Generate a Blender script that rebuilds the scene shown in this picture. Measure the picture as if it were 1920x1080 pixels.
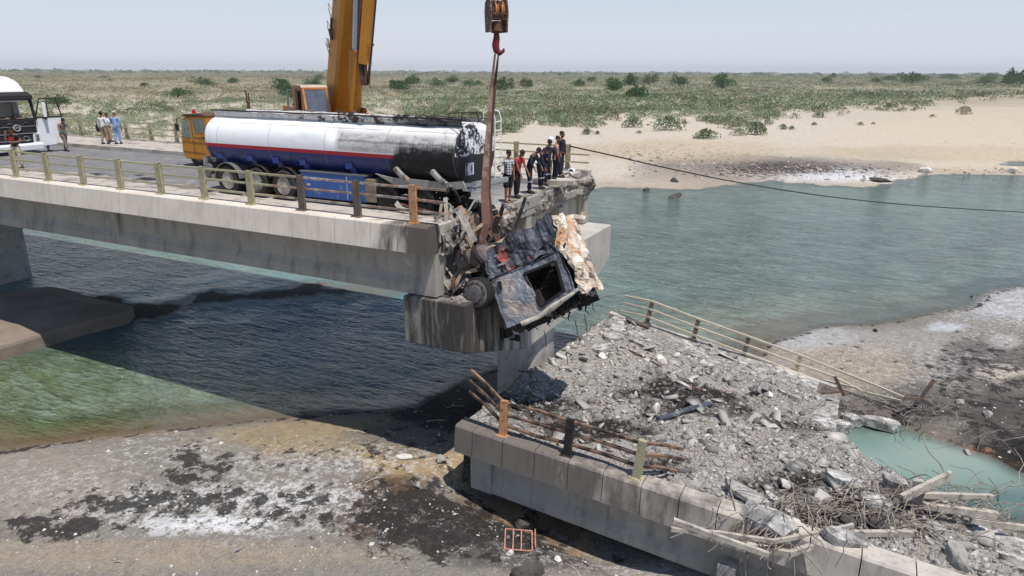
import bpy, math, random
import numpy as np
from mathutils import Vector, Matrix, Euler
random.seed(7); rng = np.random.default_rng(11)
for o in list(bpy.data.objects): bpy.data.objects.remove(o)
SC = bpy.context.scene; COL = SC.collection
R = math.radians
# world axes: X runs along the bridge, Y across it, Z up from the water
# ------------------------------------------------------------ camera
CAMZ = 11.94; FPX = 1320.0; PIT = R(17.15); YAW = R(26.7); ROLL = R(0.24)
cam = bpy.data.objects.new('camera', bpy.data.cameras.new('camera')); COL.objects.link(cam)
CM = Matrix.Rotation(YAW, 3, 'Z') @ Matrix.Rotation(math.pi/2-PIT, 3, 'X') @ Matrix.Rotation(ROLL, 3, 'Z')
cam.matrix_world = Matrix.Translation((0, 0, CAMZ)) @ CM.to_4x4()
cam.data.sensor_width = 36; cam.data.lens = 36*FPX/1920; cam.data.clip_start = .1; cam.data.clip_end = 20000
SC.camera = cam
IR = CM @ Vector((1, 0, 0)); IU = CM @ Vector((0, 1, 0)); IF = CM @ Vector((0, 0, -1))
# ------------------------------------------------------------ sky, sun, exposure
SUNV = Vector((.34, -.17, 1)).normalized()
SEL = math.asin(SUNV.z); SAZ = math.atan2(SUNV.x, SUNV.y)
W = bpy.data.worlds.new('World'); SC.world = W; W.use_nodes = True
wn = W.node_tree.nodes; wl = W.node_tree.links
sky = wn.new('ShaderNodeTexSky'); sky.sky_type = 'NISHITA'; sky.sun_disc = False
sky.sun_elevation = SEL; sky.sun_rotation = SAZ; sky.air_density = 1.0; sky.dust_density = 0.35; sky.ozone_density = 1.0; sky.altitude = 0
bg = wn['Background']; bg.inputs[1].default_value = .112
# dusty white veil of the desert sky over the clear-sky model
mx = wn.new('ShaderNodeMix'); mx.data_type = 'RGBA'; mx.inputs[7].default_value = (6.45, 6.85, 8.1, 1)
tcw = wn.new('ShaderNodeTexCoord'); sxw = wn.new('ShaderNodeSeparateXYZ'); mrw = wn.new('ShaderNodeMapRange')
wl.new(tcw.outputs['Generated'], sxw.inputs[0]); wl.new(sxw.outputs[2], mrw.inputs[0]); wl.new(mrw.outputs[0], mx.inputs[0])
mrw.inputs[1].default_value = 0; mrw.inputs[2].default_value = .24; mrw.inputs[3].default_value = .95; mrw.inputs[4].default_value = .0
wl.new(sky.outputs[0], mx.inputs[6]); wl.new(mx.outputs[2], bg.inputs[0])
sl = bpy.data.lights.new('sun', 'SUN'); sl.energy = 4.7; sl.angle = R(.55); sl.color = (1, .95, .88)
so = bpy.data.objects.new('sun', sl); COL.objects.link(so); so.rotation_euler = SUNV.to_track_quat('Z', 'Y').to_euler()
so.location = (0, 0, 60)
SC.view_settings.view_transform = 'Standard'; SC.view_settings.look = 'None'
SC.view_settings.exposure = -0.04; SC.view_settings.gamma = 1
SC.render.engine = 'CYCLES'
SC.cycles.volume_bounces = 0; SC.cycles.max_bounces = 6; SC.cycles.transparent_max_bounces = 12

# ------------------------------------------------------------ pixel of the survey photo -> a point on a known plane
def at(x, y, z=None, t=None, s=None):
    r = IR*(x-960)+IU*(540-y)+IF*FPX
    if z is not None: k = (z-CAMZ)/r.z
    elif t is not None: k = t/r.y
    else: k = s/r.x
    return Vector((r.x*k, r.y*k, CAMZ+r.z*k))
def A2(x, y, z=0.0): p = at(x, y, z=z); return (p.x, p.y)

# ------------------------------------------------------------ helpers
def lin(c): return tuple((v/12.92 if v <= .04045 else ((v+.055)/1.055)**2.4) for v in c)
def h(r, g, b): return lin((r/255, g/255, b/255))+(1,)
class G:
    def __init__(s, name, rough=.8, metal=0, spec=None):
        s.m = bpy.data.materials.new(name); s.m.use_nodes = True; s.t = s.m.node_tree
        s.b = s.t.nodes['Principled BSDF']; s.b.inputs['Roughness'].default_value = rough; s.b.inputs['Metallic'].default_value = metal
        if spec is not None: s.b.inputs['Specular IOR Level'].default_value = spec
        s._c = None
    def n(s, ty, props={}, **inp):
        nd = s.t.nodes.new(ty)
        for k, v in props.items(): setattr(nd, k, v)
        for k, v in inp.items():
            k = k.replace('_', ' ') if not k.startswith('i') or not k[1:].isdigit() else int(k[1:])
            s.set(nd.inputs[k], v)
        return nd
    def set(s, i, v):
        if isinstance(v, bpy.types.NodeSocket): s.t.links.new(v, i)
        else: i.default_value = v
    def obj(s):
        if not s._c: s._c = s.n('ShaderNodeTexCoord').outputs['Object']
        return s._c
    def geo(s): return s.n('ShaderNodeNewGeometry').outputs['Position']
    def map(s, v, sc=(1, 1, 1), loc=(0, 0, 0), rot=(0, 0, 0)):
        return s.n('ShaderNodeMapping', Vector=v, Scale=sc, Location=loc, Rotation=rot).outputs[0]
    def noise(s, sc, det=4, ro=.55, vec=None, dist=0):
        return s.n('ShaderNodeTexNoise', Scale=sc, Detail=det, Roughness=ro, Distortion=dist, Vector=vec if vec else s.obj()).outputs['Fac']
    def vor(s, sc, vec=None, feat='F1', out='Distance'):
        return s.n('ShaderNodeTexVoronoi', {'feature': feat}, Scale=sc, Vector=vec if vec else s.obj()).outputs[out]
    def mr(s, v, a, b, c=0, d=1): return s.n('ShaderNodeMapRange', i0=v, i1=a, i2=b, i3=c, i4=d).outputs[0]
    def ma(s, op, a, b=0, cl=False): return s.n('ShaderNodeMath', {'operation': op, 'use_clamp': cl}, i0=a, i1=b).outputs[0]
    def mix(s, f, a, b, mode='MIX'):
        nd = s.n('ShaderNodeMix', {'data_type': 'RGBA', 'blend_type': mode}); s.set(nd.inputs[0], f); s.set(nd.inputs[6], a); s.set(nd.inputs[7], b); return nd.outputs[2]
    def sep(s, v): return s.n('ShaderNodeSeparateXYZ', i0=v).outputs
    def att(s, name): return s.n('ShaderNodeAttribute', {'attribute_name': name})
    def bump(s, hgt, st=.3, d=.02, nrm=None):
        nd = s.n('ShaderNodeBump', Height=hgt, Strength=st, Distance=d)
        if nrm: s.set(nd.inputs['Normal'], nrm)
        s.set(s.b.inputs['Normal'], nd.outputs[0]); return nd.outputs[0]
    def col(s, c): s.set(s.b.inputs['Base Color'], c); return s.m
def wm(name, c1, c2, sc=1.5, rough=.8, metal=0, bump=.25, bs=25, over=(), streak=0, coord='geo', sharp=.12, spec=None):
    """weathered surface: two tones, fine grain, then patches over=((colour, amount 0..1, scale),...)"""
    g = G(name, rough, metal, spec); v = g.geo() if coord == 'geo' else g.obj()
    c = g.mix(g.mr(g.noise(sc, 5, .6, v), .3, .7), c1, c2)
    for oc, am, osc in over:
        f = g.mr(g.noise(osc, 6, .65, v), .72-am*.5, .72-am*.5+sharp); c = g.mix(f, c, oc)
    if streak:
        st = g.mr(g.noise(1, 4, .6, g.map(v, (9, 9, .7))), .5, .72, 0, streak); c = g.mix(st, c, tuple(x*.35 for x in c2[:3])+(1,))
    c = g.mix(1.0, c, g.n('ShaderNodeCombineColor', i0=g.mr(g.noise(bs*1.3, 2, .5, v), .25, .75, .82, 1.12), i1=g.mr(g.noise(bs*1.3, 2, .5, v), .25, .75, .82, 1.12), i2=g.mr(g.noise(bs*1.3, 2, .5, v), .25, .75, .82, 1.12)).outputs[0], 'MULTIPLY')
    if bump: g.bump(g.noise(bs, 4, .6, v), bump, .02)
    return g.col(c)
def flat(name, c, rough=.6, metal=0): return wm(name, c, tuple(x*.8 for x in c[:3])+(1,), 3, rough, metal, .08, 40)

class MB:
    """collects shapes for one mesh object"""
    def __init__(s): s.v = []; s.f = []
    def add(s, vs, fs):
        b = len(s.v); s.v += [tuple(v) for v in vs]; s.f += [tuple(i+b for i in f) for f in fs]; return s
    def box(s, c, d, rot=None, taper=1.0):
        M = rot if rot is not None else Matrix.Identity(3); c = Vector(c); vs = []
        for z in (-1, 1):
            k = taper if z > 0 else 1
            for x, y in ((-1, -1), (1, -1), (1, 1), (-1, 1)): vs.append(c+M @ Vector((x*d[0]/2*k, y*d[1]/2*k, z*d[2]/2)))
        return s.add(vs, [(3, 2, 1, 0), (4, 5, 6, 7), (0, 1, 5, 4), (1, 2, 6, 5), (2, 3, 7, 6), (3, 0, 4, 7)])
    def bb(s, a, b): return s.box([(a[i]+b[i])/2 for i in range(3)], [abs(b[i]-a[i]) for i in range(3)])
    def hexa(s, p): return s.add(p, [(3, 2, 1, 0), (4, 5, 6, 7), (0, 1, 5, 4), (1, 2, 6, 5), (2, 3, 7, 6), (3, 0, 4, 7)])
    def tube(s, pts, r, n=8, cap=True):
        pts = [Vector(p) for p in pts]; rs = r if isinstance(r, (list, tuple)) else [r]*len(pts)
        vs = []; fs = []; up = None
        for i, p in enumerate(pts):
            d = (pts[min(i+1, len(pts)-1)]-pts[max(i-1, 0)]).normalized()
            if up is None: up = Vector((0, 0, 1)) if abs(d.z) < .9 else Vector((1, 0, 0))
            a = d.cross(up); a = a.normalized() if a.length > 1e-5 else Vector((1, 0, 0)); b = a.cross(d).normalized(); up = b
            for k in range(n):
                q = 2*math.pi*(k+.5)/n; vs.append(p+(a*math.cos(q)+b*math.sin(q))*rs[i])
        for i in range(len(pts)-1):
            for k in range(n):
                k2 = (k+1) % n; fs.append((i*n+k, i*n+k2, (i+1)*n+k2, (i+1)*n+k))
        if cap: fs.append(tuple(range(n-1, -1, -1))); fs.append(tuple((len(pts)-1)*n+k for k in range(n)))
        return s.add(vs, fs)
    def bar(s, a, b, w, hh, up=(0, 0, 1)):
        a, b = Vector(a), Vector(b); d = b-a; L = d.length; d.normalize(); u = Vector(up); x = d.cross(u)
        if x.length < 1e-4: x = d.cross(Vector((1, 0, 0)))
        x.normalize(); z = x.cross(d).normalized(); M = Matrix((d, x, z)).transposed(); return s.box((a+b)/2, (L, w, hh), M)
    def prism(s, poly, a, b, ax):
        """polygon (u,v) extruded along axis ax from a to b; u,v are the other two axes in order"""
        vs = []
        for q in (a, b):
            for u, v in poly:
                p = [u, v]; p.insert(ax, q); vs.append(p)
        n = len(poly); return s.add(vs, [tuple(range(n-1, -1, -1)), tuple(range(n, 2*n))]+[(i, (i+1) % n, n+(i+1) % n, n+i) for i in range(n)])
    def loft(s, rings, cap=True, closed=True):
        n = len(rings[0]); vs = [p for r_ in rings for p in r_]; fs = []
        for i in range(len(rings)-1):
            for k in range(n if closed else n-1):
                k2 = (k+1) % n; fs.append((i*n+k, i*n+k2, (i+1)*n+k2, (i+1)*n+k))
        if cap and closed: fs.append(tuple(range(n-1, -1, -1))); fs.append(tuple((len(rings)-1)*n+k for k in range(n)))
        return s.add(vs, fs)
    def lathe(s, c, axis, prof, n=20):
        """prof: (distance along axis, radius)"""
        ax = Vector(axis).normalized(); a = ax.orthogonal().normalized(); b = ax.cross(a); c = Vector(c)
        return s.loft([[c+ax*d+(a*math.cos(2*math.pi*k/n)+b*math.sin(2*math.pi*k/n))*r for k in range(n)] for d, r in prof])
    def ell(s, c, r, M=None, nu=10, nv=7):
        M = M or Matrix.Identity(3); c = Vector(c); rings = []
        for i in range(nv+1):
            p = math.pi*(i/nv*.98+.01); rings.append([c+M @ Vector((r[0]*math.sin(p)*math.cos(2*math.pi*k/nu), r[1]*math.sin(p)*math.sin(2*math.pi*k/nu), -r[2]*math.cos(p))) for k in range(nu)])
        return s.loft(rings)
    def xf(s, M): s.v = [tuple(M @ Vector(v)) for v in s.v]; return s
    def build(s, name, m, parent=None, smooth=False, bev=0, jit=0, org=None):
        me = bpy.data.meshes.new(name)
        vs = s.v
        if jit: vs = [tuple(c+random.uniform(-jit, jit) for c in v) for v in vs]
        if org is None and parent is None and vs:
            a = np.array(vs); org = ((a[:, 0].min()+a[:, 0].max())/2, (a[:, 1].min()+a[:, 1].max())/2, a[:, 2].min())
        if org is not None: vs = [(v[0]-org[0], v[1]-org[1], v[2]-org[2]) for v in vs]
        me.from_pydata(vs, [], s.f); me.materials.append(m)
        o = bpy.data.objects.new(name, me); COL.objects.link(o)
        if org is not None: o.location = org
        if parent: o.parent = parent
        import bmesh
        bm = bmesh.new(); bm.from_mesh(me); bmesh.ops.recalc_face_normals(bm, faces=bm.faces); bm.to_mesh(me); bm.free()
        if smooth:
            me.polygons.foreach_set('use_smooth', [True]*len(me.polygons))
            try: me.set_sharp_from_angle(angle=R(40))
            except Exception: pass
        if bev:
            md = o.modifiers.new('bevel', 'BEVEL'); md.width = bev; md.segments = 2; md.limit_method = 'ANGLE'
        return o
def tag(o, label, cat, group=None, kind=None):
    o['label'] = label; o['category'] = cat
    if group: o['group'] = group
    if kind: o['kind'] = kind
    return o
def st(o): o['kind'] = 'structure'; return o
def thing(name, label, cat, loc=(0, 0, 0), rz=0, group=None):
    o = bpy.data.objects.new(name, None); COL.objects.link(o); o.location = loc; o.rotation_euler = (0, 0, rz); o.empty_display_size = .3
    return tag(o, label, cat, group)
def npmesh(name, V, F, m, attr=None, smooth=False):
    """V (n,3), F (k,4) quads or (k,3) tris; attr: dict name->(domain, (n|k) floats or (n,3))"""
    me = bpy.data.meshes.new(name); k = F.shape[1]
    me.vertices.add(len(V)); me.vertices.foreach_set('co', V.astype(np.float32).ravel())
    me.loops.add(F.size); me.loops.foreach_set('vertex_index', F.astype(np.int32).ravel())
    me.polygons.add(len(F)); me.polygons.foreach_set('loop_start', (np.arange(len(F))*k).astype(np.int32)); me.polygons.foreach_set('loop_total', np.full(len(F), k, np.int32))
    if smooth: me.polygons.foreach_set('use_smooth', np.ones(len(F), bool))
    me.update(calc_edges=True)
    for an, (dom, val) in (attr or {}).items():
        val = np.asarray(val, np.float32)
        if val.ndim == 1: a = me.attributes.new(an, 'FLOAT', dom); a.data.foreach_set('value', val)
        else:
            a = me.attributes.new(an, 'FLOAT_COLOR', dom); c = np.ones((len(val), 4), np.float32); c[:, :3] = val[:, :3]; a.data.foreach_set('color', c.ravel())
    me.materials.append(m); o = bpy.data.objects.new(name, me); COL.objects.link(o); return o
# value noise in numpy for terrain
_gr = rng.random((256, 256))
def vn(x, y):
    xi = np.floor(x).astype(int); yi = np.floor(y).astype(int); fx = x-xi; fy = y-yi; fx = fx*fx*(3-2*fx); fy = fy*fy*(3-2*fy)
    g = lambda a, b: _gr[a % 256, b % 256]
    return (g(xi, yi)*(1-fx)+g(xi+1, yi)*fx)*(1-fy)+(g(xi, yi+1)*(1-fx)+g(xi+1, yi+1)*fx)*fy
def fbm(x, y, sc, o=4):
    r = 0; a = 1; t = 0
    for i in range(o): r = r+a*(vn(x*sc+17*i, y*sc+31*i)-.5); t += a*.5; a *= .55; sc *= 2.03
    return r/t

# ------------------------------------------------------------ ground and water
LAND = [(-70, 7), (-70, -60), (70, -60), (90, 40), (40, 66)]+[A2(*p) for p in [(1920, 537), (1870, 543), (1845, 553), (1830, 571), (1795, 581), (1740, 590), (1700, 600), (1660, 607), (1600, 612), (1530, 616), (1480, 626), (1455, 640), (1440, 655), (1425, 668)]]+[(-4.5, 28.6), (-7, 27), (-9, 25.5), (-11.2, 25)]+[A2(*p) for p in [(935, 692), (900, 703), (860, 718), (830, 737), (790, 760), (730, 772), (640, 777), (560, 785), (440, 793), (300, 806), (150, 828), (0, 840)]]+[(-34, 8.6)]
POOL = [A2(*p) for p in [(1500, 797), (1560, 794), (1640, 795), (1700, 800), (1740, 815), (1800, 832), (1850, 850), (1905, 880), (1960, 905), (2080, 950), (2300, 1030), (2200, 1120), (1990, 1005), (1900, 985), (1800, 965), (1700, 940), (1590, 880), (1500, 830)]]
BANK = [(-900, 40), (-2600, 700), (-9000, 3000), (-9000, 9000), (9000, 9000), (9000, 60), (600, 110)]+[A2(*p) for p in [(2300, 326), (1920, 328), (1800, 326), (1720, 330), (1690, 337), (1650, 347), (1620, 351), (1560, 347), (1480, 343), (1450, 339), (1400, 344), (1330, 351), (1270, 356), (1210, 353), (1150, 349), (1085, 356), (1000, 362), (800, 376), (400, 396), (0, 420)]]+[(-120, 55), (-300, 48)]
RIB = [A2(*p) for p in [(150, 560), (200, 566), (245, 577), (300, 569), (380, 555), (470, 544), (560, 541), (640, 541), (700, 548), (640, 552), (555, 556), (460, 563), (370, 577), (300, 588), (240, 592), (150, 600)]]
INLET = [A2(*p) for p in [(1865, 309), (1920, 301), (2300, 296), (2300, 312), (1920, 314)]]
def sdist(X, Y, poly):
    d = np.full(X.shape, 1e9); ins = np.zeros(X.shape, bool); n = len(poly)
    for i in range(n):
        ax, ay = poly[i]; bx, by = poly[(i+1) % n]; ex, ey = bx-ax, by-ay
        t = np.clip(((X-ax)*ex+(Y-ay)*ey)/(ex*ex+ey*ey+1e-12), 0, 1)
        d = np.minimum(d, np.hypot(X-ax-t*ex, Y-ay-t*ey))
        c = ((ay > Y) != (by > Y)) & (X < (bx-ax)*(Y-ay)/((by-ay) if abs(by-ay) > 1e-9 else 1e-9)+ax); ins ^= c
    return np.where(ins, d, -d)
def shore(X, Y):
    a = sdist(X, Y, LAND); p = sdist(X, Y, POOL); b = sdist(X, Y, BANK); r = sdist(X, Y, RIB); q = sdist(X, Y, INLET)
    return np.maximum(np.maximum(np.minimum(a, -p), np.minimum(b, -q)), r*.35), a, b
def height(X, Y):
    wob = fbm(X, Y, .5, 4)
    D, a, b = shore(X, Y)
    dist = np.hypot(X, Y)
    D = D+wob*np.clip(dist/60, .25, 2.0)
    nr = a > -3
    z = np.where(D > 0, np.where(nr, .34*(1-np.exp(-D/2.2)), np.where(b > -3, 1.1*(1-np.exp(-D/22)), .16*(1-np.exp(-np.maximum(D, 0)/.4)))), np.maximum(D*.10, -1.2))
    z = z+np.where(D > .3, fbm(X, Y, 1.1, 4)*.06*np.clip(D, 0, 1), 0)+np.where(b > 12, fbm(X, Y, .035, 3)*.5*np.clip((b-12)/30, 0, 1), 0)
    # hollow under the fallen beam, heaped grey rubble at the front edge of the beach
    g = lambda cx, cy, rx, ry: np.exp(-((X-cx)/rx)**2-((Y-cy)/ry)**2)
    z = np.where(D > .5, z-.72*np.exp(-((X+6.2)/3.4)**4-((Y-16.3-(-.10)*(X+9.5))/1.75)**4)*np.clip((D-.5)/.8, 0, 1), z)+.42*g(-1.0, 13.6, 2.0, .75)
    return z, D, a, b
def blobw(X, Y, cx, cy, rx, ry, seed=0, soft=.5):
    c = np.array(A2(cx, cy)); u = np.array(A2(cx+rx, cy))-c; v = np.array(A2(cx, cy-ry))-c; v2 = c-np.array(A2(cx, cy+ry)); v = (v+v2)/2
    M = np.linalg.inv(np.array([u, v]).T); px = X-c[0]; py = Y-c[1]
    d = np.hypot(M[0, 0]*px+M[0, 1]*py, M[1, 0]*px+M[1, 1]*py); sc = 2.2/np.hypot(*u)
    d = d+fbm(X+seed*7.3, Y-seed*3.1, sc, 4)*.45
    return np.clip((1+soft*.5-d)/soft, 0, 1)
def srgb(*c): return np.array(lin((c[0]/255, c[1]/255, c[2]/255)))
def polar(nfine, half, rmin, rmax, nr, ncoarse=40):
    a = np.concatenate([np.linspace(-half, half, nfine), np.linspace(half, 2*math.pi-half, ncoarse)[1:-1]])
    r = np.concatenate([[0.05], rmin*np.exp(np.linspace(0, math.log(rmax/rmin), nr))])
    RR, AA = np.meshgrid(r, a, indexing='ij'); th = math.pi/2+YAW-AA
    X = RR*np.cos(th); Y = RR*np.sin(th); nr_, na = X.shape
    i = np.arange(nr_-1)[:, None]*na; k = np.arange(na)[None]; k2 = (k+1) % na
    F = np.stack([i+k, i+k2, i+na+k2, i+na+k], -1).reshape(-1, 4)[:, ::-1]
    return X.ravel(), Y.ravel(), F
X, Y, F = polar(640, R(41), 7, 9000, 760)
Z, D, NA, NB = height(X, Y)
Z = np.where(np.hypot(X, Y) > 3000, .3, Z)
C = np.tile(srgb(150, 145, 137), (len(X), 1)); ash = np.zeros(len(X)); soot = np.zeros(len(X)); peb = np.zeros(len(X))
def paint(w, col):
    global C
    C = C*(1-w[:, None])+np.array(col)*w[:, None]
far = NB > -4
n1 = fbm(X, Y, .06, 4)
paint(far*1.0, srgb(216, 205, 188))
paint(far*np.clip((6-NB)/5, 0, 1)*.55, srgb(168, 152, 136))
dd = np.hypot(X, Y)
paint(far*np.clip((dd-170)/250, 0, 1)*np.clip(.75+n1*.6, 0, 1), srgb(152, 142, 118))
paint(far*np.clip((dd-500)/900, 0, 1)*.8, srgb(128, 128, 106))
# (px x, px y, rx, ry, colour, amount)
for i, (cx, cy, rx, ry, c, a) in enumerate([
    (600, 830, 190, 40, (176, 156, 122), .75), (800, 870, 110, 50, (188, 162, 122), .8), (700, 815, 150, 30, (168, 150, 122), .6), (930, 960, 110, 45, (186, 152, 106), .8), (1000, 985, 120, 40, (186, 154, 110), .8), (60, 900, 190, 75, (166, 157, 148), .9),
    (300, 1060, 500, 28, (170, 158, 142), .95), (760, 838, 120, 36, (118, 118, 114), .7), (840, 770, 110, 45, (74, 66, 58), .9), (730, 965, 95, 62, (98, 74, 54), .92), (860, 1000, 200, 62, (84, 78, 74), .9), (1100, 1065, 200, 30, (150, 140, 132), .9), (1000, 1060, 160, 26, (96, 92, 88), .8),  # dark mud blob by the pier has the slab's shadow in its colour
    (1330, 1060, 200, 34, (176, 170, 162), .9), (40, 815, 300, 14, (170, 138, 96), .5),
    (1560, 690, 130, 45, (176, 160, 142), .8), (1540, 640, 85, 22, (196, 196, 198), .7), (1680, 650, 130, 26, (176, 172, 167), .6), (1900, 570, 90, 32, (186, 187, 190), .7), (1770, 620, 35, 10, (206, 210, 216), .9), (1880, 690, 110, 60, (104, 99, 96), .85), (1880, 650, 30, 14, (190, 186, 180), .7), (1870, 712, 45, 14, (214, 204, 190), .8),
    (1740, 770, 160, 35, (104, 99, 95), .85), (1910, 800, 110, 60, (84, 80, 77), .85), (1905, 862, 50, 26, (30, 28, 27), .95), (1815, 848, 46, 6, (205, 130, 70), .9), (1600, 775, 110, 20, (120, 112, 106), .7), (1480, 745, 60, 30, (150, 132, 112), .8),
    (1400, 318, 230, 20, (142, 134, 128), .9), (1570, 318, 160, 12, (130, 124, 120), .8), (1580, 333, 70, 10, (190, 190, 196), .7), (1330, 335, 120, 14, (178, 164, 152), .7), (1750, 292, 260, 12, (194, 176, 152), .7), (1850, 240, 200, 40, (222, 204, 178), .5), (1250, 288, 200, 18, (206, 186, 158), .6)]):
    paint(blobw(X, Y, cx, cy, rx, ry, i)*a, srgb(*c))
for i, (cx, cy, rx, ry, a) in enumerate([(380, 965, 330, 50, .66), (560, 950, 150, 45, .74), (600, 880, 280, 45, .5), (130, 920, 190, 50, .35), (400, 1000, 180, 22, .9), (900, 1010, 200, 60, .35), (1530, 650, 120, 40, .35), (1890, 580, 110, 60, .55), (1700, 690, 240, 60, .35), (1580, 332, 150, 14, .85), (1100, 1060, 200, 30, .5), (330, 860, 150, 50, .4)]):
    ash = np.maximum(ash, blobw(X, Y, cx, cy, rx, ry, 50+i, 1.3)*a)
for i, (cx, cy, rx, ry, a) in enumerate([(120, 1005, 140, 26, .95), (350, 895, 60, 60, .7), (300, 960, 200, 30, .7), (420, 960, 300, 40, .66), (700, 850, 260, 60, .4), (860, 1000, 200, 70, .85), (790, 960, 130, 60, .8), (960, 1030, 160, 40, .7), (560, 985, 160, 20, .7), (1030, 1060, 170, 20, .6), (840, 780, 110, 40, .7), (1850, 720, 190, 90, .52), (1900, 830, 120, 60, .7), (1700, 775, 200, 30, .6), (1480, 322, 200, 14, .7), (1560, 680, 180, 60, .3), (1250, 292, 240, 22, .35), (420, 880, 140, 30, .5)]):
    soot = np.maximum(soot, blobw(X, Y, cx, cy, rx, ry, 90+i, 1.3)*a)
# dark wrack line along the water and wet margin
near = (NA > -3)
wr = np.exp(-((D-.12)/.16)**2)*near; soot = np.maximum(soot, wr*.75)
paint(np.clip(1-np.abs(D)/.5, 0, 1)*.45*near, srgb(120, 98, 74))
paint(((D > 0) & ~near & ~far)*.9, srgb(96, 84, 74))
C = C*.80
g = G('ground_earth', .95, 0, .2); v = g.geo()
ac = g.att('gc').outputs['Color']; mk = g.sep(g.att('mk').outputs['Vector'])
big = g.noise(.8, 6, .6, v); fine = g.noise(14, 4, .65, v); mid = g.noise(3.5, 5, .65, v)
c = g.mix(1.0, ac, g.n('ShaderNodeCombineColor', i0=g.mr(mid, .3, .7, .84, 1.13), i1=g.mr(mid, .3, .7, .84, 1.12), i2=g.mr(mid, .3, .7, .84, 1.10)).outputs[0], 'MULTIPLY')
am = g.ma('MULTIPLY', mk[0], g.mr(g.ma('ADD', g.noise(4.2, 8, .8, v), g.ma('MULTIPLY', mk[0], .13)), .55, .61))
c = g.mix(am, c, h(224, 224, 226))
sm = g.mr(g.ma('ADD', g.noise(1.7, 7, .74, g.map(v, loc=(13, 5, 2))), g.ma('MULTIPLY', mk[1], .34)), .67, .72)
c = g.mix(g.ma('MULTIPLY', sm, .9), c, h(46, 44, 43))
grit = g.vor(9, v); c = g.mix(g.mr(grit, .06, .14, g.ma('ADD', .18, mk[2]), 0), c, h(205, 200, 192))
c = g.mix(g.mr(g.vor(5.3, g.map(v, loc=(3, 8, 1))), .05, .10, .65, 0), c, h(72, 64, 56)); c = g.mix(g.mr(g.noise(1.1, 7, .72, g.map(v, (1, 1, 1), (7, 7, 7))), .54, .70, 0, .5), c, h(104, 96, 88))
c = g.mix(1, c, g.n('ShaderNodeCombineColor', i0=g.mr(fine, .25, .75, .78, 1.18), i1=g.mr(fine, .25, .75, .78, 1.18), i2=g.mr(fine, .25, .75, .78, 1.18)).outputs[0], 'MULTIPLY')
g.bump(g.ma('ADD', g.ma('MULTIPLY', mid, 1.0), g.ma('MULTIPLY', fine, .5)), .8, .12)
M_ground = g.col(c)
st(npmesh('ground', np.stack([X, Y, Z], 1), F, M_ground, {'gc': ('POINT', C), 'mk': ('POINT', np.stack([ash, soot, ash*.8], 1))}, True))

XW, YW, FW = polar(360, R(41), 7, 700, 420)
DW, NAW, NBW = shore(XW, YW); DW = DW+fbm(XW, YW, .5, 4)*np.clip(np.hypot(XW, YW)/60, .25, 2.0)
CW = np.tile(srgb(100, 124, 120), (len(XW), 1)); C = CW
for cx, cy, rx, ry, c, a in [(300, 510, 600, 50, (150, 188, 186), .9), (620, 555, 300, 30, (124, 172, 172), .7), (680, 645, 330, 70, (84, 146, 192), 1), (60, 740, 360, 80, (116, 132, 72), .98), (400, 755, 250, 55, (126, 132, 98), .85), (230, 690, 200, 40, (108, 130, 88), .7), (1400, 620, 260, 40, (148, 142, 126), .85), (1500, 690, 120, 60, (150, 132, 108), .8), (1700, 570, 260, 24, (140, 140, 124), .6), (1750, 380, 500, 30, (128, 160, 148), .6), (1700, 870, 300, 90, (158, 188, 176), 1), (1790, 850, 110, 40, (186, 202, 190), .8), (1800, 935, 160, 16, (84, 110, 112), .5), (150, 480, 300, 30, (96, 146, 126), .7), (620, 545, 140, 12, (150, 140, 116), .7)]:  # blue and pale-teal blobs under the bridge imitate shaded, sky-reflecting water
    w = blobw(XW, YW, cx, cy, rx, ry, cx % 17, 1.4)*a; C = C*(1-w[:, None])+srgb(*c)*w[:, None]  # dim strip on the pool's near rim paints the rubble edge's shadow
w = np.clip(1+DW/1.6, 0, 1)*(NAW > -4)*(XW < -8); C = C*(1-w[:, None])+srgb(160, 138, 106)*w[:, None]
w = np.clip(1+DW/3.5, 0, 1)*.5*(NBW > -8); C = C*(1-w[:, None])+srgb(150, 160, 150)*w[:, None]
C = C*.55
al = np.clip(.25-DW*1.1, .0, 1)
g = G('river_water', .12, 0, .5); v = g.geo()
vv = g.map(v, (.9, 3.0, 1), rot=(0, 0, -.30))
w1 = g.noise(1.15, 3, .55, vv, .9); w2 = g.noise(3.4, 3, .5, g.map(v, (.8, 2.0, 1), rot=(0, 0, -.05), loc=(4, 2, 0)), .4); w3 = g.noise(.22, 2, .5, v)
w4 = g.noise(.5, 3, .5, g.map(v, (.8, 3.0, 1), rot=(0, 0, -.45), loc=(9, 1, 0)), .6); hh = g.ma('ADD', g.ma('ADD', g.ma('MULTIPLY', w1, .9), g.ma('MULTIPLY', w4, .9)), g.ma('MULTIPLY', w2, .30))
amp = g.att('amp').outputs['Fac']
g.bump(g.ma('MULTIPLY', g.ma('MULTIPLY', hh, g.mr(w3, .35, .65, .7, 1.3)), amp), 1.0, .55)
c = g.mix(g.mr(g.ma('MULTIPLY', hh, amp), .8, 1.35, .0, .45), g.att('gc').outputs['Color'], h(158, 178, 168))  # crests lightened in the base colour, painting bright ripple highlights
g.set(g.b.inputs['Base Color'], c); g.set(g.b.inputs['Alpha'], g.att('al').outputs['Fac']); g.b.inputs['IOR'].default_value = 1.33
amp_ = np.clip(-DW*.45, .12, 1)*np.where(sdist(XW, YW, POOL) > -2, .05, 1)
st(npmesh('water', np.stack([XW, YW, XW*0], 1), FW, g.m, {'gc': ('POINT', C), 'al': ('POINT', al), 'amp': ('POINT', amp_)}, True))

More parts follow.
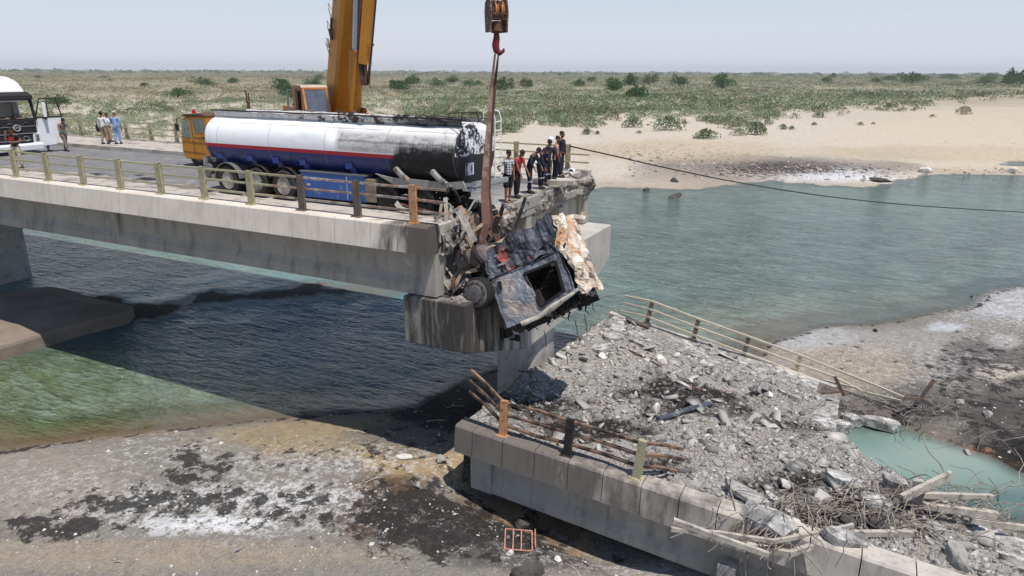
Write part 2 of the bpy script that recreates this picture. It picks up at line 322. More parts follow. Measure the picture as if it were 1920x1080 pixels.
# ------------------------------------------------------------ materials
K = {}
K['conc'] = wm('pale_concrete', h(205, 196, 184), h(182, 174, 163), 1.2, .85, 0, .2, 22, [(h(150, 142, 132), .5, 2.2)], .35)
K['girder'] = wm('grey_concrete', h(160, 158, 154), h(140, 138, 134), .8, .85, 0, .15, 18, [(h(120, 118, 112), .55, .9), (h(196, 192, 184), .14, 1.1)], .45)
def girderm():
    g = G('girder_concrete', .88); v = g.geo(); s = g.sep(v)
    c = g.mix(g.mr(g.noise(.8, 5, .6, v), .3, .7), h(176, 169, 158), h(152, 146, 136))
    c = g.mix(g.mr(g.noise(1, 5, .65, g.map(v, (2.2, 2.2, .5))), .5, .68, 0, .55), c, h(104, 101, 96)); c = g.mix(g.mr(g.noise(1, 5, .65, g.map(v, (1.1, 1.1, 1.4), (5, 5, 5))), .62, .68, 0, .5), c, h(192, 188, 180))
    c = g.mix(g.mr(g.ma('ABSOLUTE', g.ma('SUBTRACT', g.ma('FRACT', g.ma('MULTIPLY', s[0], .31)), .5)), 0, .004, .45, 0), c, h(84, 80, 76)); c = g.mix(g.mr(g.noise(1, 3, .5, g.map(v, (8, 8, .4), (2, 2, 2))), .66, .74, 0, .5), c, h(128, 98, 74))
    g.bump(g.noise(18, 4, .6, v), .2, .02); return g.col(c)
K['girder'] = girderm()
K['cap'] = wm('cap_concrete', h(190, 186, 180), h(172, 168, 162), 1, .85, 0, .2, 22, [(h(140, 136, 130), .4, 1.5)], .3)
K['walk'] = wm('sidewalk_concrete', h(190, 182, 172), h(172, 164, 155), 1.6, .9, 0, .25, 25, [(h(130, 124, 118), .4, 1.5)])
K['rubble'] = wm('crushed_concrete', h(172, 169, 165), h(142, 139, 136), 1.6, .95, 0, 1.0, 13, [(h(108, 105, 102), .5, 2.4), (h(200, 198, 194), .45, 3.2)])
K['tan'] = wm('olive_yellow_paint', h(182, 174, 142), h(160, 153, 124), 2, .55, 0, .08, 30, [(h(132, 126, 96), .35, 5)])
K['burnt'] = wm('burnt_grey_steel', h(112, 104, 96), h(84, 78, 74), 3, .7, .2, .15, 30, [(h(150, 110, 84), .4, 4)])
K['rust'] = wm('orange_rust', h(200, 152, 112), h(174, 124, 86), 4, .85, 0, .2, 30, [(h(120, 78, 54), .35, 6)])
K['dkrust'] = wm('dark_rust', h(110, 78, 62), h(70, 54, 46), 4, .9, .1, .3, 30, [(h(150, 104, 76), .35, 5)])
K['brownrail'] = wm('scorched_brown_steel', h(150, 122, 100), h(96, 78, 66), 3, .8, .1, .2, 30, [(h(52, 46, 42), .5, 3)])
K['char'] = wm('charred_metal', h(44, 41, 40), h(24, 22, 22), 3, .85, .1, .4, 20, [(h(96, 78, 66), .32, 5)])
K['ashmetal'] = wm('ash_grey_metal', h(170, 164, 158), h(120, 116, 112), 4, .75, .2, .3, 22, [(h(60, 56, 54), .42, 4), (h(170, 130, 100), .3, 5)])
K['rock'] = wm('grey_rock', h(176, 172, 166), h(140, 136, 132), 2, .95, 0, .8, 14, [], coord='obj')
K['whrock'] = wm('white_plaster_rock', h(225, 220, 212), h(196, 190, 182), 2, .95, 0, .6, 14, [], coord='obj')
K['dkrock'] = wm('dark_rock', h(92, 88, 84), h(60, 57, 55), 2, .95, 0, .8, 14, [], coord='obj')
K['rebar'] = wm('grey_rebar', h(176, 166, 156), h(120, 108, 98), 6, .7, .2, .1, 40)
K['black'] = flat('black_rubber', h(30, 30, 31), .7)
K['tyre'] = wm('dusty_tyre', h(58, 55, 52), h(34, 33, 33), 4, .9, 0, .3, 30)
K['white'] = wm('white_truck_paint', h(236, 236, 238), h(224, 224, 226), 1, .35, 0, .02, 20, [(h(190, 184, 174), .22, 3)])
K['orange'] = wm('yellow_orange_paint', h(206, 138, 34), h(190, 124, 32), .8, .45, 0, .03, 20, [(h(160, 96, 34), .25, 2.5)])
K['dkorange'] = wm('faded_orange_paint', h(206, 140, 80), h(180, 116, 62), 1.5, .6, 0, .05, 20, [(h(140, 90, 56), .35, 3)])
K['rod'] = flat('chrome_rod', h(200, 204, 212), .25, .8)
K['glass'] = G('window_glass', .08, 0, .6).col(h(70, 78, 88))
K['inside'] = flat('dark_interior', h(20, 19, 19), .95)
K['grey'] = flat('mid_grey_metal', h(130, 130, 130), .5, .4)
K['silver'] = flat('silver_metal', h(205, 205, 208), .35, .6)
K['blue'] = wm('blue_box_paint', h(62, 100, 168), h(48, 82, 146), 2, .5, 0, .05, 20, [(h(150, 160, 180), .25, 4)])
K['red'] = flat('red_lamp', h(196, 36, 30), .4)
K['hookred'] = flat('dark_red_hook', h(120, 34, 46), .5, .2)

# soot-darkened concrete: darkest close to the burnt end of the bridge
def sooty(name, c1, c2, x0, x1, joints=None, streak=.6, amt=.9):
    g = G(name, .88); v = g.geo(); s = g.sep(v)
    c = g.mix(g.mr(g.noise(1.1, 5, .6, v), .3, .7), c1, c2)
    st_ = g.mr(g.noise(1, 5, .65, g.map(v, (6, 6, .5))), .5, .7, 0, streak); c = g.mix(st_, c, tuple(x*.45 for x in c2[:3])+(1,))
    near_ = g.mr(s[0], x0, x1, 0, 1)
    f = g.mr(g.ma('ADD', g.ma('MULTIPLY', near_, .72), g.noise(1.3, 6, .62, g.map(v, (1.6, 1.6, .5)))), .72, 1.02, 0, amt)
    c = g.mix(f, c, h(58, 50, 45)); g.bump(g.noise(22, 4, .6, v), .22, .02); return g.col(c)
K['fascia'] = sooty('edge_beam_concrete', h(222, 212, 200), h(204, 194, 181), -13.6, -10.2, streak=.3)
def capm():
    g = G('burnt_cap_concrete', .9); v = g.geo(); s = g.sep(v)
    c = g.mix(g.mr(g.noise(1.1, 5, .6, v), .3, .7), h(200, 195, 188), h(176, 171, 164))
    n_ = g.noise(1, 6, .68, g.map(v, (2.6, 2.6, .45))); nb_ = g.noise(1.2, 5, .6, v)
    k = g.ma('ADD', g.ma('ADD', g.mr(s[1], 16, 23, .42, -.35), g.ma('MULTIPLY', n_, 1.45)), g.mr(s[0], -11.6, -9.6, -.10, .10))
    c = g.mix(g.mr(k, .72, 1.18, .12, .95), c, h(50, 44, 41)); c = g.mix(g.mr(g.noise(1, 4, .6, g.map(v, (7, 7, .5), (3, 3, 3))), .58, .68, 0, .6), c, h(150, 140, 130))
    g.bump(g.noise(16, 5, .65, v), .5, .03); return g.col(c)
K['capsoot'] = capm()
K['endwall'] = sooty('end_wall_concrete', h(192, 184, 172), h(168, 160, 150), -12, -8, amt=.6)
K['fallfascia'] = sooty('fallen_edge_concrete', h(198, 190, 180), h(176, 168, 160), 4, -9, amt=.75, streak=.5)
def roadmat():
    g = G('asphalt', .9); v = g.geo(); s = g.sep(v)
    c = g.mix(g.mr(g.noise(1.2, 5, .6, v), .3, .7), h(128, 126, 126), h(108, 106, 106))
    d = g.ma('ADD', g.noise(.9, 6, .65, v), g.mr(s[1], 17.6, 19.4, .30, 0)); c = g.mix(g.mr(d, .6, .78), c, h(182, 174, 166))
    k = g.ma('ADD', g.noise(.8, 6, .65, g.map(v, loc=(3, 9, 0))), g.mr(s[0], -16, -11.5, 0, .24)); k = g.ma('ADD', k, g.mr(s[1], 19.5, 22, .03, -.22))
    c = g.mix(g.mr(k, .60, .66), c, h(30, 28, 28)); o = g.noise(.5, 6, .7, g.map(v, (.5, 2, 1), (7, 1, 0))); c = g.mix(g.mr(o, .60, .68, 0, .75), c, h(70, 64, 60))
    c = g.mix(g.mr(s[0], -12.5, -11.4, 0, .55), c, h(176, 170, 162))
    g.bump(g.noise(60, 3, .6, v), .3, .01); return g.col(c)
K['road'] = roadmat(); K['brokenc'] = wm('broken_concrete_face', h(176, 168, 158), h(128, 120, 113), 2.2, .95, 0, 1.0, 12, [(h(84, 78, 73), .55, 2.4)])

# ------------------------------------------------------------ standing bridge
SE = -10.5; S0 = -128
br = thing('bridge_span', 'standing end of the concrete road bridge under the tanker, its broken right end scorched black', 'bridge', (SE-14, 22, 5.7))
def part(mb, name, m, root, **k):
    mb.v = [tuple(Vector(v)-root.location) for v in mb.v]; return mb.build(name, m, root, **k)
m = MB(); m.bb((S0, 17.3, 7.3), (SE, 25.2, 7.66)); m.bb((S0, 16.4, 7.06), (SE-.02, 28.1, 7.297)); part(m, 'road_slab', K['road'], br)
m = MB(); m.bb((S0, 16.303, 7.3), (SE+.03, 17.297, 7.80)); part(m, 'sidewalk', K['walk'], br)
m = MB(); m.bb((S0, 25.203, 7.3), (SE-.3, 25.5, 7.86)); m.bb((S0, 25.503, 7.3), (SE-.4, 28.15, 7.85)); part(m, 'sidewalk', K['walk'], br)
m = MB(); x = SE
wid = [1.0, .95, .55, .75, 1.02, .6, .95, .9, 1.05, 1.0, 1.05]; i = 0
while x > S0:
    w = wid[i] if i < len(wid) else 1.03; x2 = x-w; q = .004*math.sin(i*7.3)
    m.prism([(15.68+q, 7.08), (15.77+q, 7.80), (15.82+q, 7.845), (16.30, 7.85), (16.30, 7.08)], x2+.011, x-.011, 0); x = x2; i += 1
m.bb((S0, 15.79, 7.11), (SE-.05, 16.29, 7.80)); part(m, 'edge_beam', K['fascia'], br)
m = MB(); m.bb((S0, 28.153, 7.1), (SE-.1, 28.6, 7.9)); part(m, 'edge_beam', K['conc'], br)
for k, t in enumerate((16.5, 19.4, 22.3, 25.2, 28.0)):
    m = MB(); P_ = [(t-.33, 5.72), (t-.33, 5.98), (t-.2, 6.22), (t-.2, 7.055), (t+.2, 7.055), (t+.2, 6.22), (t+.33, 5.98), (t+.33, 5.72)]
    m.prism(P_, -44.8, SE-.05, 0); m.prism(P_, -73, -45.0, 0)
    if k == 0:
        m.prism([(t-.345, 5.73), (t-.345, 7.05), (t, 7.05), (t, 5.73)], -44.75, -33.3, 0)
        for sx in (-24.55,): m.prism([(t-.335, 5.76), (t-.28, 7.05), (t, 7.05), (t, 5.76)], sx-.16, sx+.16, 0)
        m.prism([(t-.345, 5.73), (t-.345, 7.05), (t, 7.05), (t, 5.73)], SE-.55, SE-.04, 0)
    part(m, 'girder', K['girder'], br)
m = MB(); m.bb((SE-.75, 16.9, 5.74), (SE-.35, 27.6, 7.04)); m.bb((SE-.7, 27.6, 5.9), (SE-.2, 28.4, 7.06)); part(m, 'end_wall', K['endwall'], br)
# ragged broken slab edge at the end
m = MB()
tt = np.linspace(16.35, 28.55, 90); zz = [7.668, 7.60, 7.5, 7.4, 7.3, 7.2, 7.1, 7.0, 6.9]; ra = []
for a in tt:
    row = [(SE-.5, a, 7.67)]
    for k_, z in enumerate(zz):
        e = .34*float(fbm(np.array([a]), np.array([3.]), .8, 4)[0])+.22*float(fbm(np.array([a*1.3]), np.array([z*3.]), 1.6, 4)[0]); row.append((SE+.05+e-(.08 if k_ == 0 else 0)-.10*(k_ > 6), a, z+.03*math.sin(a*5+k_)*(k_ > 0)))
    row.append((SE-.6, a, 6.9)); ra.append(row)
m.loft(ra, cap=False, closed=False)
part(m, 'broken_edge', K['brokenc'], br, jit=.012)
def pier(s, label, mcap, broken=False):
    p = thing('bridge_pier', label, 'bridge pier', (s, 22.2, -.4))
    m = MB()
    if broken: poly = [(16.0, 4.25), (16.0, 5.68), (28.3, 5.68), (28.3, 4.25), (24.6, 2.95), (20.0, 2.95)]
    else: poly = [(16.0, 4.25), (16.0, 5.68), (28.3, 5.68), (28.3, 4.25), (24.6, 2.95), (20.0, 2.95)]
    m.prism(poly, s-1.05, s+1.05, 0); c = part(m, 'pier_cap', mcap, p, bev=.03)
    if broken:
        m = MB()
        for i in range(46):
            m.box((s+.95-abs(random.gauss(0, .45)), random.uniform(16.1, 18.0), 5.64+random.uniform(-.12, .06)-.25*random.random()**3), [random.uniform(.06, .3) for _ in range(3)], Euler([random.uniform(-.6, .6) for _ in range(3)]).to_matrix(), .7)
        part(m, 'broken_corner', K['brokenc'], p, jit=.03)['kind'] = 'stuff'
    m = MB()
    m.loft([[(s+(.80 if broken else 1.0)*math.copysign(abs(math.cos(q))**.6, math.cos(q)), 22.2+1.35*math.copysign(abs(math.sin(q))**.6, math.sin(q)), z) for q in [2*math.pi*k/28 for k in range(28)]] for z in (-.6, 1.2, 1.22, 2.96)])
    part(m, 'column', K['cap'], p, smooth=True)
    return p
pier(-10.55, 'burnt bridge pier with soot-streaked cap, standing under the hanging truck cab', K['capsoot'], True)
pier(-44.9, 'intact grey bridge pier at the left edge, standing on the paved islet', K['cap'])
m = MB(); tp = [A2(*p, .62) for p in [(-260, 575), (0, 553), (60, 538), (100, 537), (130, 543), (180, 560), (249, 573), (235, 585), (160, 603), (60, 632), (0, 650), (-260, 735)]]
n = len(tp); cx = sum(p[0] for p in tp)/n; cy = sum(p[1] for p in tp)/n
m.loft([[(cx+(x-cx)*1.02, cy+(y-cy)*1.02, -.6) for x, y in tp], [(cx+(x-cx)*1.0, cy+(y-cy)*1.0, .5) for x, y in tp], [(cx+(x-cx)*.985, cy+(y-cy)*.985, .62) for x, y in tp], [(cx+(x-cx)*.6, cy+(y-cy)*.6, .85) for x, y in tp]])
st(m.build('islet_apron', wm('muddy_concrete', h(146, 132, 118), h(114, 102, 91), .7, .9, 0, .3, 12, []), smooth=False))

def railing(name, label, posts, rails, cat='railing', group=None, pm=None, rm=None, pw=(.20, .09), rr=.07):
    b0 = Vector(posts[0][0]); t = thing(name, label, cat, b0, 0, group)
    for i, (b, tp_) in enumerate(posts):
        b = Vector(b); tp_ = Vector(tp_); u = (tp_-b).normalized(); mt = pm(i) if callable(pm) else pm
        m = MB(); ax = Vector((1, 0, 0)); ax = (ax-u*ax.dot(u)).normalized(); ay = u.cross(ax); M = Matrix((ax, ay, u)).transposed(); L = (tp_-b).length
        m.box(b+u*L/2-ay*0, (pw[0], .02, L), M); m.box(b+u*L/2+ax*(pw[0]/2-.01)+ay*.06, (.02, .12, L), M); m.box(b+u*L/2-ax*(pw[0]/2-.01)+ay*.06, (.02, .12, L), M)
        m.box(b+u*.012+ay*.05, (.34, .26, .024), M); m.box(b+u*(L-.012)+ay*.05, (pw[0], .11, .02), M)
        for k in (-1, 1): m.tube([b+ax*.13*k-ay*.03, b+ax*.13*k-ay*.03+u*.06], .015, 6)
        part(m, 'post', mt, t)
    for i, r_ in enumerate(rails):
        pts = [Vector(p) for p in r_]; mt = rm(i) if callable(rm) else rm; m = MB()
        m.tube(pts, rr*.7, 4); part(m, 'rail', mt, t)
    return t
HS = (.33, .66, .985)
# near railing of the standing bridge
ps = [-11.17-2.08*i for i in range(24)]
psx = [-11.17, -13.13]+[-13.13-2.11*k for k in range(1, 46)]
def pmn(i): return K['rust'] if i == 0 else (K['burnt'] if i < 3 else K['tan'])
posts = [((x, 16.02, 7.85), (x, 16.02, 8.92)) for x in psx]
def shade_rail():
    g = G('railing_paint_burnt_to_the_right', .6); v = g.geo(); s = g.sep(v)
    c = g.mix(g.mr(g.noise(2, 4, .6, v), .3, .7), h(184, 176, 144), h(162, 155, 126))
    f = g.mr(g.ma('ADD', s[0], g.mr(g.noise(1.5, 5, .6, v), .3, .7, -1.5, 1.5)), -17, -15.5); b = g.mix(g.mr(g.noise(5, 5, .7, v), .45, .6), h(118, 110, 102), h(176, 128, 100)); b = g.mix(g.mr(g.noise(3, 5, .7, g.map(v, loc=(9, 2, 2))), .52, .6), b, h(176, 172, 160))
    return g.col(g.mix(f, c, b))
K['railmix'] = shade_rail()
def wavy(x0, x1, y, z, n=14, a=.012): return [(x0+(x1-x0)*i/n, y+random.uniform(-a, a), z+random.uniform(-a, a)) for i in range(n+1)]
railing('bridge_railing', 'olive railing on the near edge of the standing bridge, scorched orange at its right end', posts, [wavy(-106, -10.15, 16.13, 7.85+q, 48, .008) for q in HS], pm=pmn, rm=K['railmix'], rr=.062)
fx = [-11.62, -14.1]+[-14.1-2.2*k for k in range(1, 26)]
railing('bridge_railing', 'olive railing on the far edge of the standing bridge, behind the people', [((x, 28.35, 7.9), (x, 28.35, 8.95)) for x in fx], [[(-70, 28.25, 7.9+HS[0]), (-10.6, 28.25, 7.9+HS[0])], [(-70, 28.25, 7.9+HS[1]), (-10.6, 28.25, 7.9+HS[1])], [(-70, 28.25, 7.9+HS[2]), (-11.55, 28.25, 7.9+HS[2])]], pm=K['tan'], rm=K['tan'], rr=.062)

# ------------------------------------------------------------ fallen span
def zf(s, t):
    k = (t-TNE(s))/12.95; return 2.33*(1-k)+(1.5-.125*(s+8.8))*k
def TNE(s): return 15.28-.10*(s+9.5)
fs = thing('fallen_bridge_span', 'collapsed bridge span lying tilted on the beach under a heap of rubble', 'bridge', (-4, 21, 0))
m = MB()
def slabquad(m, s0, s1, t0, t1, d0, d1):
    m.hexa([(s0, t0, zf(s0, t0)-d1), (s1, t0, zf(s1, t0)-d1), (s1, t1, zf(s1, t1)-d1), (s0, t1, zf(s0, t1)-d1), (s0, t0, zf(s0, t0)-d0), (s1, t0, zf(s1, t0)-d0), (s1, t1, zf(s1, t1)-d0), (s0, t1, zf(s0, t1)-d0)])

def sq(m, s0, s1, o0, o1, d0, d1):
    P = lambda s, o, d: (s, TNE(s)+o, zf(s, TNE(s)+o)-d)
    m.hexa([P(s0, o0, d1), P(s1, o0, d1), P(s1, o1, d1), P(s0, o1, d1), P(s0, o0, d0), P(s1, o0, d0), P(s1, o1, d0), P(s0, o1, d0)])
sq(m, -9.5, 0.2, .6, 12.8, .12, .45); sq(m, .2, 6, .6, 4.2, .12, .45); part(m, 'deck_slab', K['rubble'], fs)
x = -9.5; m = MB(); w_ = [.62, 1.0, 1.0, 1.0, .98, 1.02, .95, .9, 1, 1, 1, 1, 1, 1, 1, 1, 1, 1]; i = 0
while x < 8 and i < len(w_):
    x2 = x+w_[i]*1.0; q = .012*math.sin(i*5.1); a, b = x+.012, x2-.012
    def P4(s, q=q): t0 = TNE(s)+q; z0 = zf(s, TNE(s)); return [(s, t0-.05, z0-.80), (s, t0+.03, z0-.05), (s, t0+.08, z0), (s, t0+.6, z0-.01), (s, t0+.6, z0-.80)]
    m.loft([P4(a), P4(b)]); x = x2; i += 1
part(m, 'edge_beam', K['fallfascia'], fs)
m = MB()
def P5(s, q=.62): t0 = TNE(s)+q; z0 = zf(s, TNE(s)); return [(s, t0-.33, z0-2.0), (s, t0-.33, z0-1.8), (s, t0-.2, z0-1.5), (s, t0-.2, z0-.81), (s, t0+.2, z0-.81), (s, t0+.2, z0-1.5), (s, t0+.33, z0-1.8), (s, t0+.33, z0-2.0)]
m.loft([P5(-9.1), P5(7)]); part(m, 'girder', K['girder'], fs)
m = MB(); sx = -9.12; t0 = TNE(sx)+.27; m.hexa([(sx, t0, .3), (sx+.7, t0-.07, .3), (sx+.7, t0+.7, .3), (sx, t0+.75, .3), (sx, t0, 1.5), (sx+.7, t0-.07, 1.5), (sx+.7, t0+.7, 1.5), (sx, t0+.75, 1.5)]); part(m, 'end_block', K['girder'], fs)
m = MB(); sx = -1.9; t0 = TNE(sx)+.02; m.hexa([(sx, t0, .3), (sx+.42, t0-.04, .3), (sx+.42, t0+.5, .3), (sx, t0+.5, .3), (sx, t0, .95), (sx+.42, t0-.04, .95), (sx+.42, t0+.5, .95), (sx, t0+.5, .95)]); part(m, 'bearing_block', K['conc'], fs)
for o_ in (3.9, 6.8, 9.7):
    m = MB(); sq(m, -9.3, -.5, o_, o_+.45, .46, 1.6); part(m, 'girder', K['girder'], fs)
m = MB(); sq(m, -9.1, -.6, 11.1, 12.95, -.13, .5); part(m, 'sidewalk', K['rubble'], fs, jit=.015)
m = MB(); sq(m, -9.4, 0, 12.97, 13.3, -.14, .5); part(m, 'edge_beam', K['conc'], fs, jit=.01)
RP = [(-9.45, 14.6), (-9.5, 19), (-9.35, 22.5), (-9.4, 26), (-9.1, 28.1), (-5, 28.35), (-1.6, 28.5), A2(1500, 722, .5), A2(1540, 760, .5), A2(1500, 786, .6), A2(1500, 798, .8), A2(1600, 845, 1.05), A2(1715, 903, 1.2), A2(1765, 950, 1.35), A2(1925, 992, 1.2), (12, 17.5), (12, 12.4), (5, 13.2), (0, 13.7), (-5, 14.2)]
def rubz(S_, T_):
    S_ = np.asarray(S_, float); T_ = np.asarray(T_, float)
    d = sdist(S_, T_, RP)+fbm(S_, T_, .8, 3)*.25
    tn = 15.28-.10*(S_+9.5); k = (T_-tn)/12.95; base = 2.33*(1-k)+(1.5-.125*(S_+8.8))*k
    base = base-np.clip((S_-.5)/4, 0, 1)*np.clip((T_-tn-1)/3, 0, 1)*.55
    hump = .30*np.exp(-((S_+6.0)/2.6)**2-((T_-22.5)/3.2)**2)+.25*np.exp(-((S_+1.5)/2.2)**2-((T_-19.5)/2.2)**2)+.55*np.exp(-((S_-2.0)/1.8)**2-((T_-18.0)/1.7)**2)+.35*np.exp(-((S_+1.8)/1.1)**2-((T_-25.0)/1.5)**2)
    z = base+hump*.8+.04+.16*fbm(S_, T_, .7, 5)+.09*fbm(S_, T_, 2.6, 4)
    near = np.clip((T_-tn-.55)/1.0, 0, 1); z = z-.12*(1-near)
    walk = np.clip((T_-tn-11.1)/.25, 0, 1)*(S_ < -1); z = z*(1-walk)+(base+.125+.05*fbm(S_, T_, 1.8, 4))*walk
    return np.where(d > 0, np.maximum(z, .16+.2*np.clip(d, 0, 1)), z*np.clip(1+d/.25, 0, 1)-.9*np.clip(-d/.3, 0, 1)), d
gs, gt = np.meshgrid(np.arange(-9.9, 12.2, .05), np.arange(13.3, 28.9, .055), indexing='ij'); gz, gd = rubz(gs, gt)
ns_, nt_ = gs.shape; ii = np.arange(ns_-1)[:, None]*nt_; kk = np.arange(nt_-1)[None]
FR = np.stack([ii+kk, ii+nt_+kk, ii+nt_+kk+1, ii+kk+1], -1).reshape(-1, 4)
keep = (gd.ravel()[FR].max(1) > -.35) & ((gt-(15.28-.10*(gs+9.5))).ravel()[FR].min(1) > .54); FR = FR[keep]
dark = np.zeros(gs.size)
for cx, cy, rx, ry, a in [(1290, 745, 130, 45, 1.0), (1000, 790, 100, 30, .8), (1130, 830, 140, 26, .8), (1230, 890, 60, 20, .7), (1480, 930, 120, 40, .8), (1600, 960, 160, 30, 1.0), (930, 770, 60, 30, .6), (1700, 900, 60, 30, .5), (1480, 780, 100, 26, .7), (1550, 1000, 200, 40, .8)]:
    c_ = at(cx, cy, z=1.8); u_ = at(cx+rx, cy, z=1.8)-c_; v_ = at(cx, cy-ry, z=1.8)-c_; Mi = np.linalg.inv(np.array([[u_.x, v_.x], [u_.y, v_.y]]))
    px = gs.ravel()-c_.x; py = gt.ravel()-c_.y; dd_ = np.hypot(Mi[0, 0]*px+Mi[0, 1]*py, Mi[1, 0]*px+Mi[1, 1]*py)+fbm(gs.ravel(), gt.ravel(), 1.2, 4)*.6
    dark = np.maximum(dark, np.clip(1.4-dd_, 0, 1)*a)
g = G('rubble_heap', .95, 0, .2); v = g.geo(); n_ = g.noise(5, 6, .7, v); vo = g.vor(7, v); vo2 = g.vor(17, v)
c = g.mix(g.mr(n_, .3, .7), h(200, 196, 191), h(150, 146, 142)); c = g.mix(g.mr(g.noise(1.1, 4, .6, v), .45, .65, 0, .35), c, h(164, 146, 126))
c = g.mix(g.mr(vo, .0, .25, .5, 0), c, h(214, 211, 205)); c = g.mix(g.mr(g.vor(7, v, 'DISTANCE_TO_EDGE'), 0, .05, .5, 0), c, h(84, 80, 76))
c = g.mix(g.mr(g.ma('ADD', g.att('dark').outputs['Fac'], g.noise(4, 6, .7, v)), .85, 1.25), c, h(52, 48, 45))
g.bump(g.ma('ADD', g.ma('MULTIPLY', vo, -.8), g.ma('ADD', n_, g.ma('MULTIPLY', vo2, -.4))), 1.0, .16); K['heap'] = g.col(c)
o = npmesh('rubble_heap', np.stack([gs.ravel(), gt.ravel(), gz.ravel()], 1), FR, K['heap'], {'dark': ('POINT', dark)}, True)
tag(o, 'grey heap of crushed concrete covering the collapsed span', 'rubble', kind='stuff')
def rz(s, t): return float(rubz(np.array([s]), np.array([t]))[0][0])
def onrub(x, y):
    p = at(x, y, z=1.8)
    for _ in range(8): p = at(x, y, z=max(rz(p.x, p.y), .1))
    return p
def ongr(x, y, z0=.3):
    p = at(x, y, z=z0)
    for _ in range(3): p = at(x, y, z=float(height(np.array([p.x]), np.array([p.y]))[0][0]))
    return p

# ------------------------------------------------------------ railings of the fallen span
def zr(p): return Vector((p.x, p.y, zf(p.x, 15.3)-.02))
nb = [at(941, 818, z=2.32), at(1062, 855, z=2.32), at(1192, 898, z=2.32)]; lean = Vector((.05, .04, 1.0))
posts = [(p, p+Vector(l)) for p, l in zip(nb, [(.03, .05, 1.05), (.05, .05, 1.05), (.1, .02, 1.06)])]
rails = []
for k, q in enumerate((.95, .62, .30)):
    L0 = at(*[(883, 694), (880, 714), (880, 733)][k], z=[3.95, 3.65, 3.35][k]); a, b, c_ = [p+Vector((0, .12, q)) for p in nb]
    e = at(*[(1280, 842), (1282, 862), (1268, 884)][k], z=[2.95, 2.65, 2.4][k])
    if k == 2: rails.append([L0, L0.lerp(a, .5)+Vector((0, 0, .06)), a])
    else: rails.append([L0, L0.lerp(a, .5)+Vector((0, 0, .05)), a])
    rails.append([a, a.lerp(b, .5)+Vector((0, .1, -.06*k)), b, b.lerp(c_, .5)+Vector((0, .12, -.05)), c_, c_.lerp(e, .6)+Vector((0, 0, .04)), e])
railing('bridge_railing', 'scorched brown railing on the near edge of the fallen span, its left bars bent upward', posts, rails, pm=lambda i: [K['rust'], K['char'], K['tan']][i], rm=K['brownrail'], rr=.075)
fb = [at(1212, 608, z=1.55), at(1298, 642, z=1.2), at(1391, 676, z=.78), at(1487, 712, z=.30)]
fu = Vector((.16, .06, 1.04))
posts = [(p, p+fu) for p in fb]; rails = []
for k, q in enumerate((1.0, .66, .32)):
    l0 = at(*[(1172, 555), (1169, 568), (1165, 583)][k], t=28.4); pp = [l0]+[p+fu*q for p in fb]
    e = [[at(1560, 690, t=28.1), at(1640, 722, t=27.6), at(1697, 746, t=27.2)], [at(1560, 705, t=28), at(1620, 735, t=27.6), at(1690, 752, t=27.0)], [at(1540, 712, t=28), at(1600, 726, t=27.6)]][k]
    rails.append(pp+e)
railing('bridge_railing', 'pale railing leaning along the far edge of the fallen span above the water', posts, rails, pm=lambda i: K['burnt'] if i < 3 else K['tan'], rm=wm('pale_steel', h(214, 204, 184), h(188, 176, 156), 3, .6, .1, .05, 30), rr=.075, pw=(.16, .07))
# wrecked railing at the broken right end
t_ = thing('broken_railing', 'snapped grey railing post and bars over the edge beam at the lower right', 'railing', at(1712, 985, z=1.75))
def barpx(pts, w=.05, m_=K['tan'], name='rail', root=None, hh=None):
    P_ = [at(x, y, z=z) for x, y, z in pts]; m = MB()
    for a, b in zip(P_[:-1], P_[1:]): m.bar(a, b, w, hh or w*1.3)
    return part(m, name, m_, root) if root else m.build(name, m_)
K['dusty'] = wm('dust_grey_steel', h(196, 188, 176), h(150, 143, 134), 4, .85, 0, .2, 30, [(h(110, 102, 94), .35, 5)])
m = MB(); m.bar(at(1716, 980, z=1.70), at(1722, 900, z=2.85), .22, .14, (0, 1, 0)); part(m, 'post', K['dusty'], t_, bev=.01)
m = MB(); m.bar(at(1690, 935, z=2.65), at(1782, 890, z=2.85), .1, .2); part(m, 'rail', K['dusty'], t_)
barpx([(1730, 928, 2.55), (1860, 932, 2.35)], .1, K['dusty'], 'rail', t_)
barpx([(1730, 948, 2.35), (1870, 966, 1.95), (1840, 960, 1.95)], .12, K['dusty'], 'rail', t_)
barpx([(1400, 1022, 2.05), (1480, 1038, 2.10), (1600, 1000, 2.35), (1716, 1000, 2.25)], .1, K['dusty'], 'rail', t_)
barpx([(1258, 992, 2.65), (1350, 1000, 2.50), (1450, 1015, 2.35), (1530, 1000, 2.35), (1600, 985, 2.45)], .07, K['dusty'], 'rail', t_)
barpx([(1262, 976, 2.80), (1340, 1005, 2.55), (1440, 1040, 2.20)], .09, K['dusty'], 'rail', t_)
barpx([(1510, 1030, 2.15), (1518, 1078, 1.45)], .14, K['dusty'], 'post', t_)
barpx([(1820, 975, 1.95), (1925, 990, 1.65)], .1, K['dusty'], 'rail', t_)
# twisted rail pieces beyond the far side
t_ = thing('broken_railing', 'bent rail pieces with one standing arm on the dark mud beyond the pool', 'railing', at(1560, 745, z=.4))
barpx([(1697, 746, .9), (1725, 748, .55), (1752, 712, 1.3)], .09, K['burnt'], 'rail', t_)
barpx([(1565, 706, 1.1), (1583, 742, .4)], .09, K['burnt'], 'rail', t_)
barpx([(1525, 737, .75), (1572, 733, .85)], .2, K['burnt'], 'post', t_, .08)

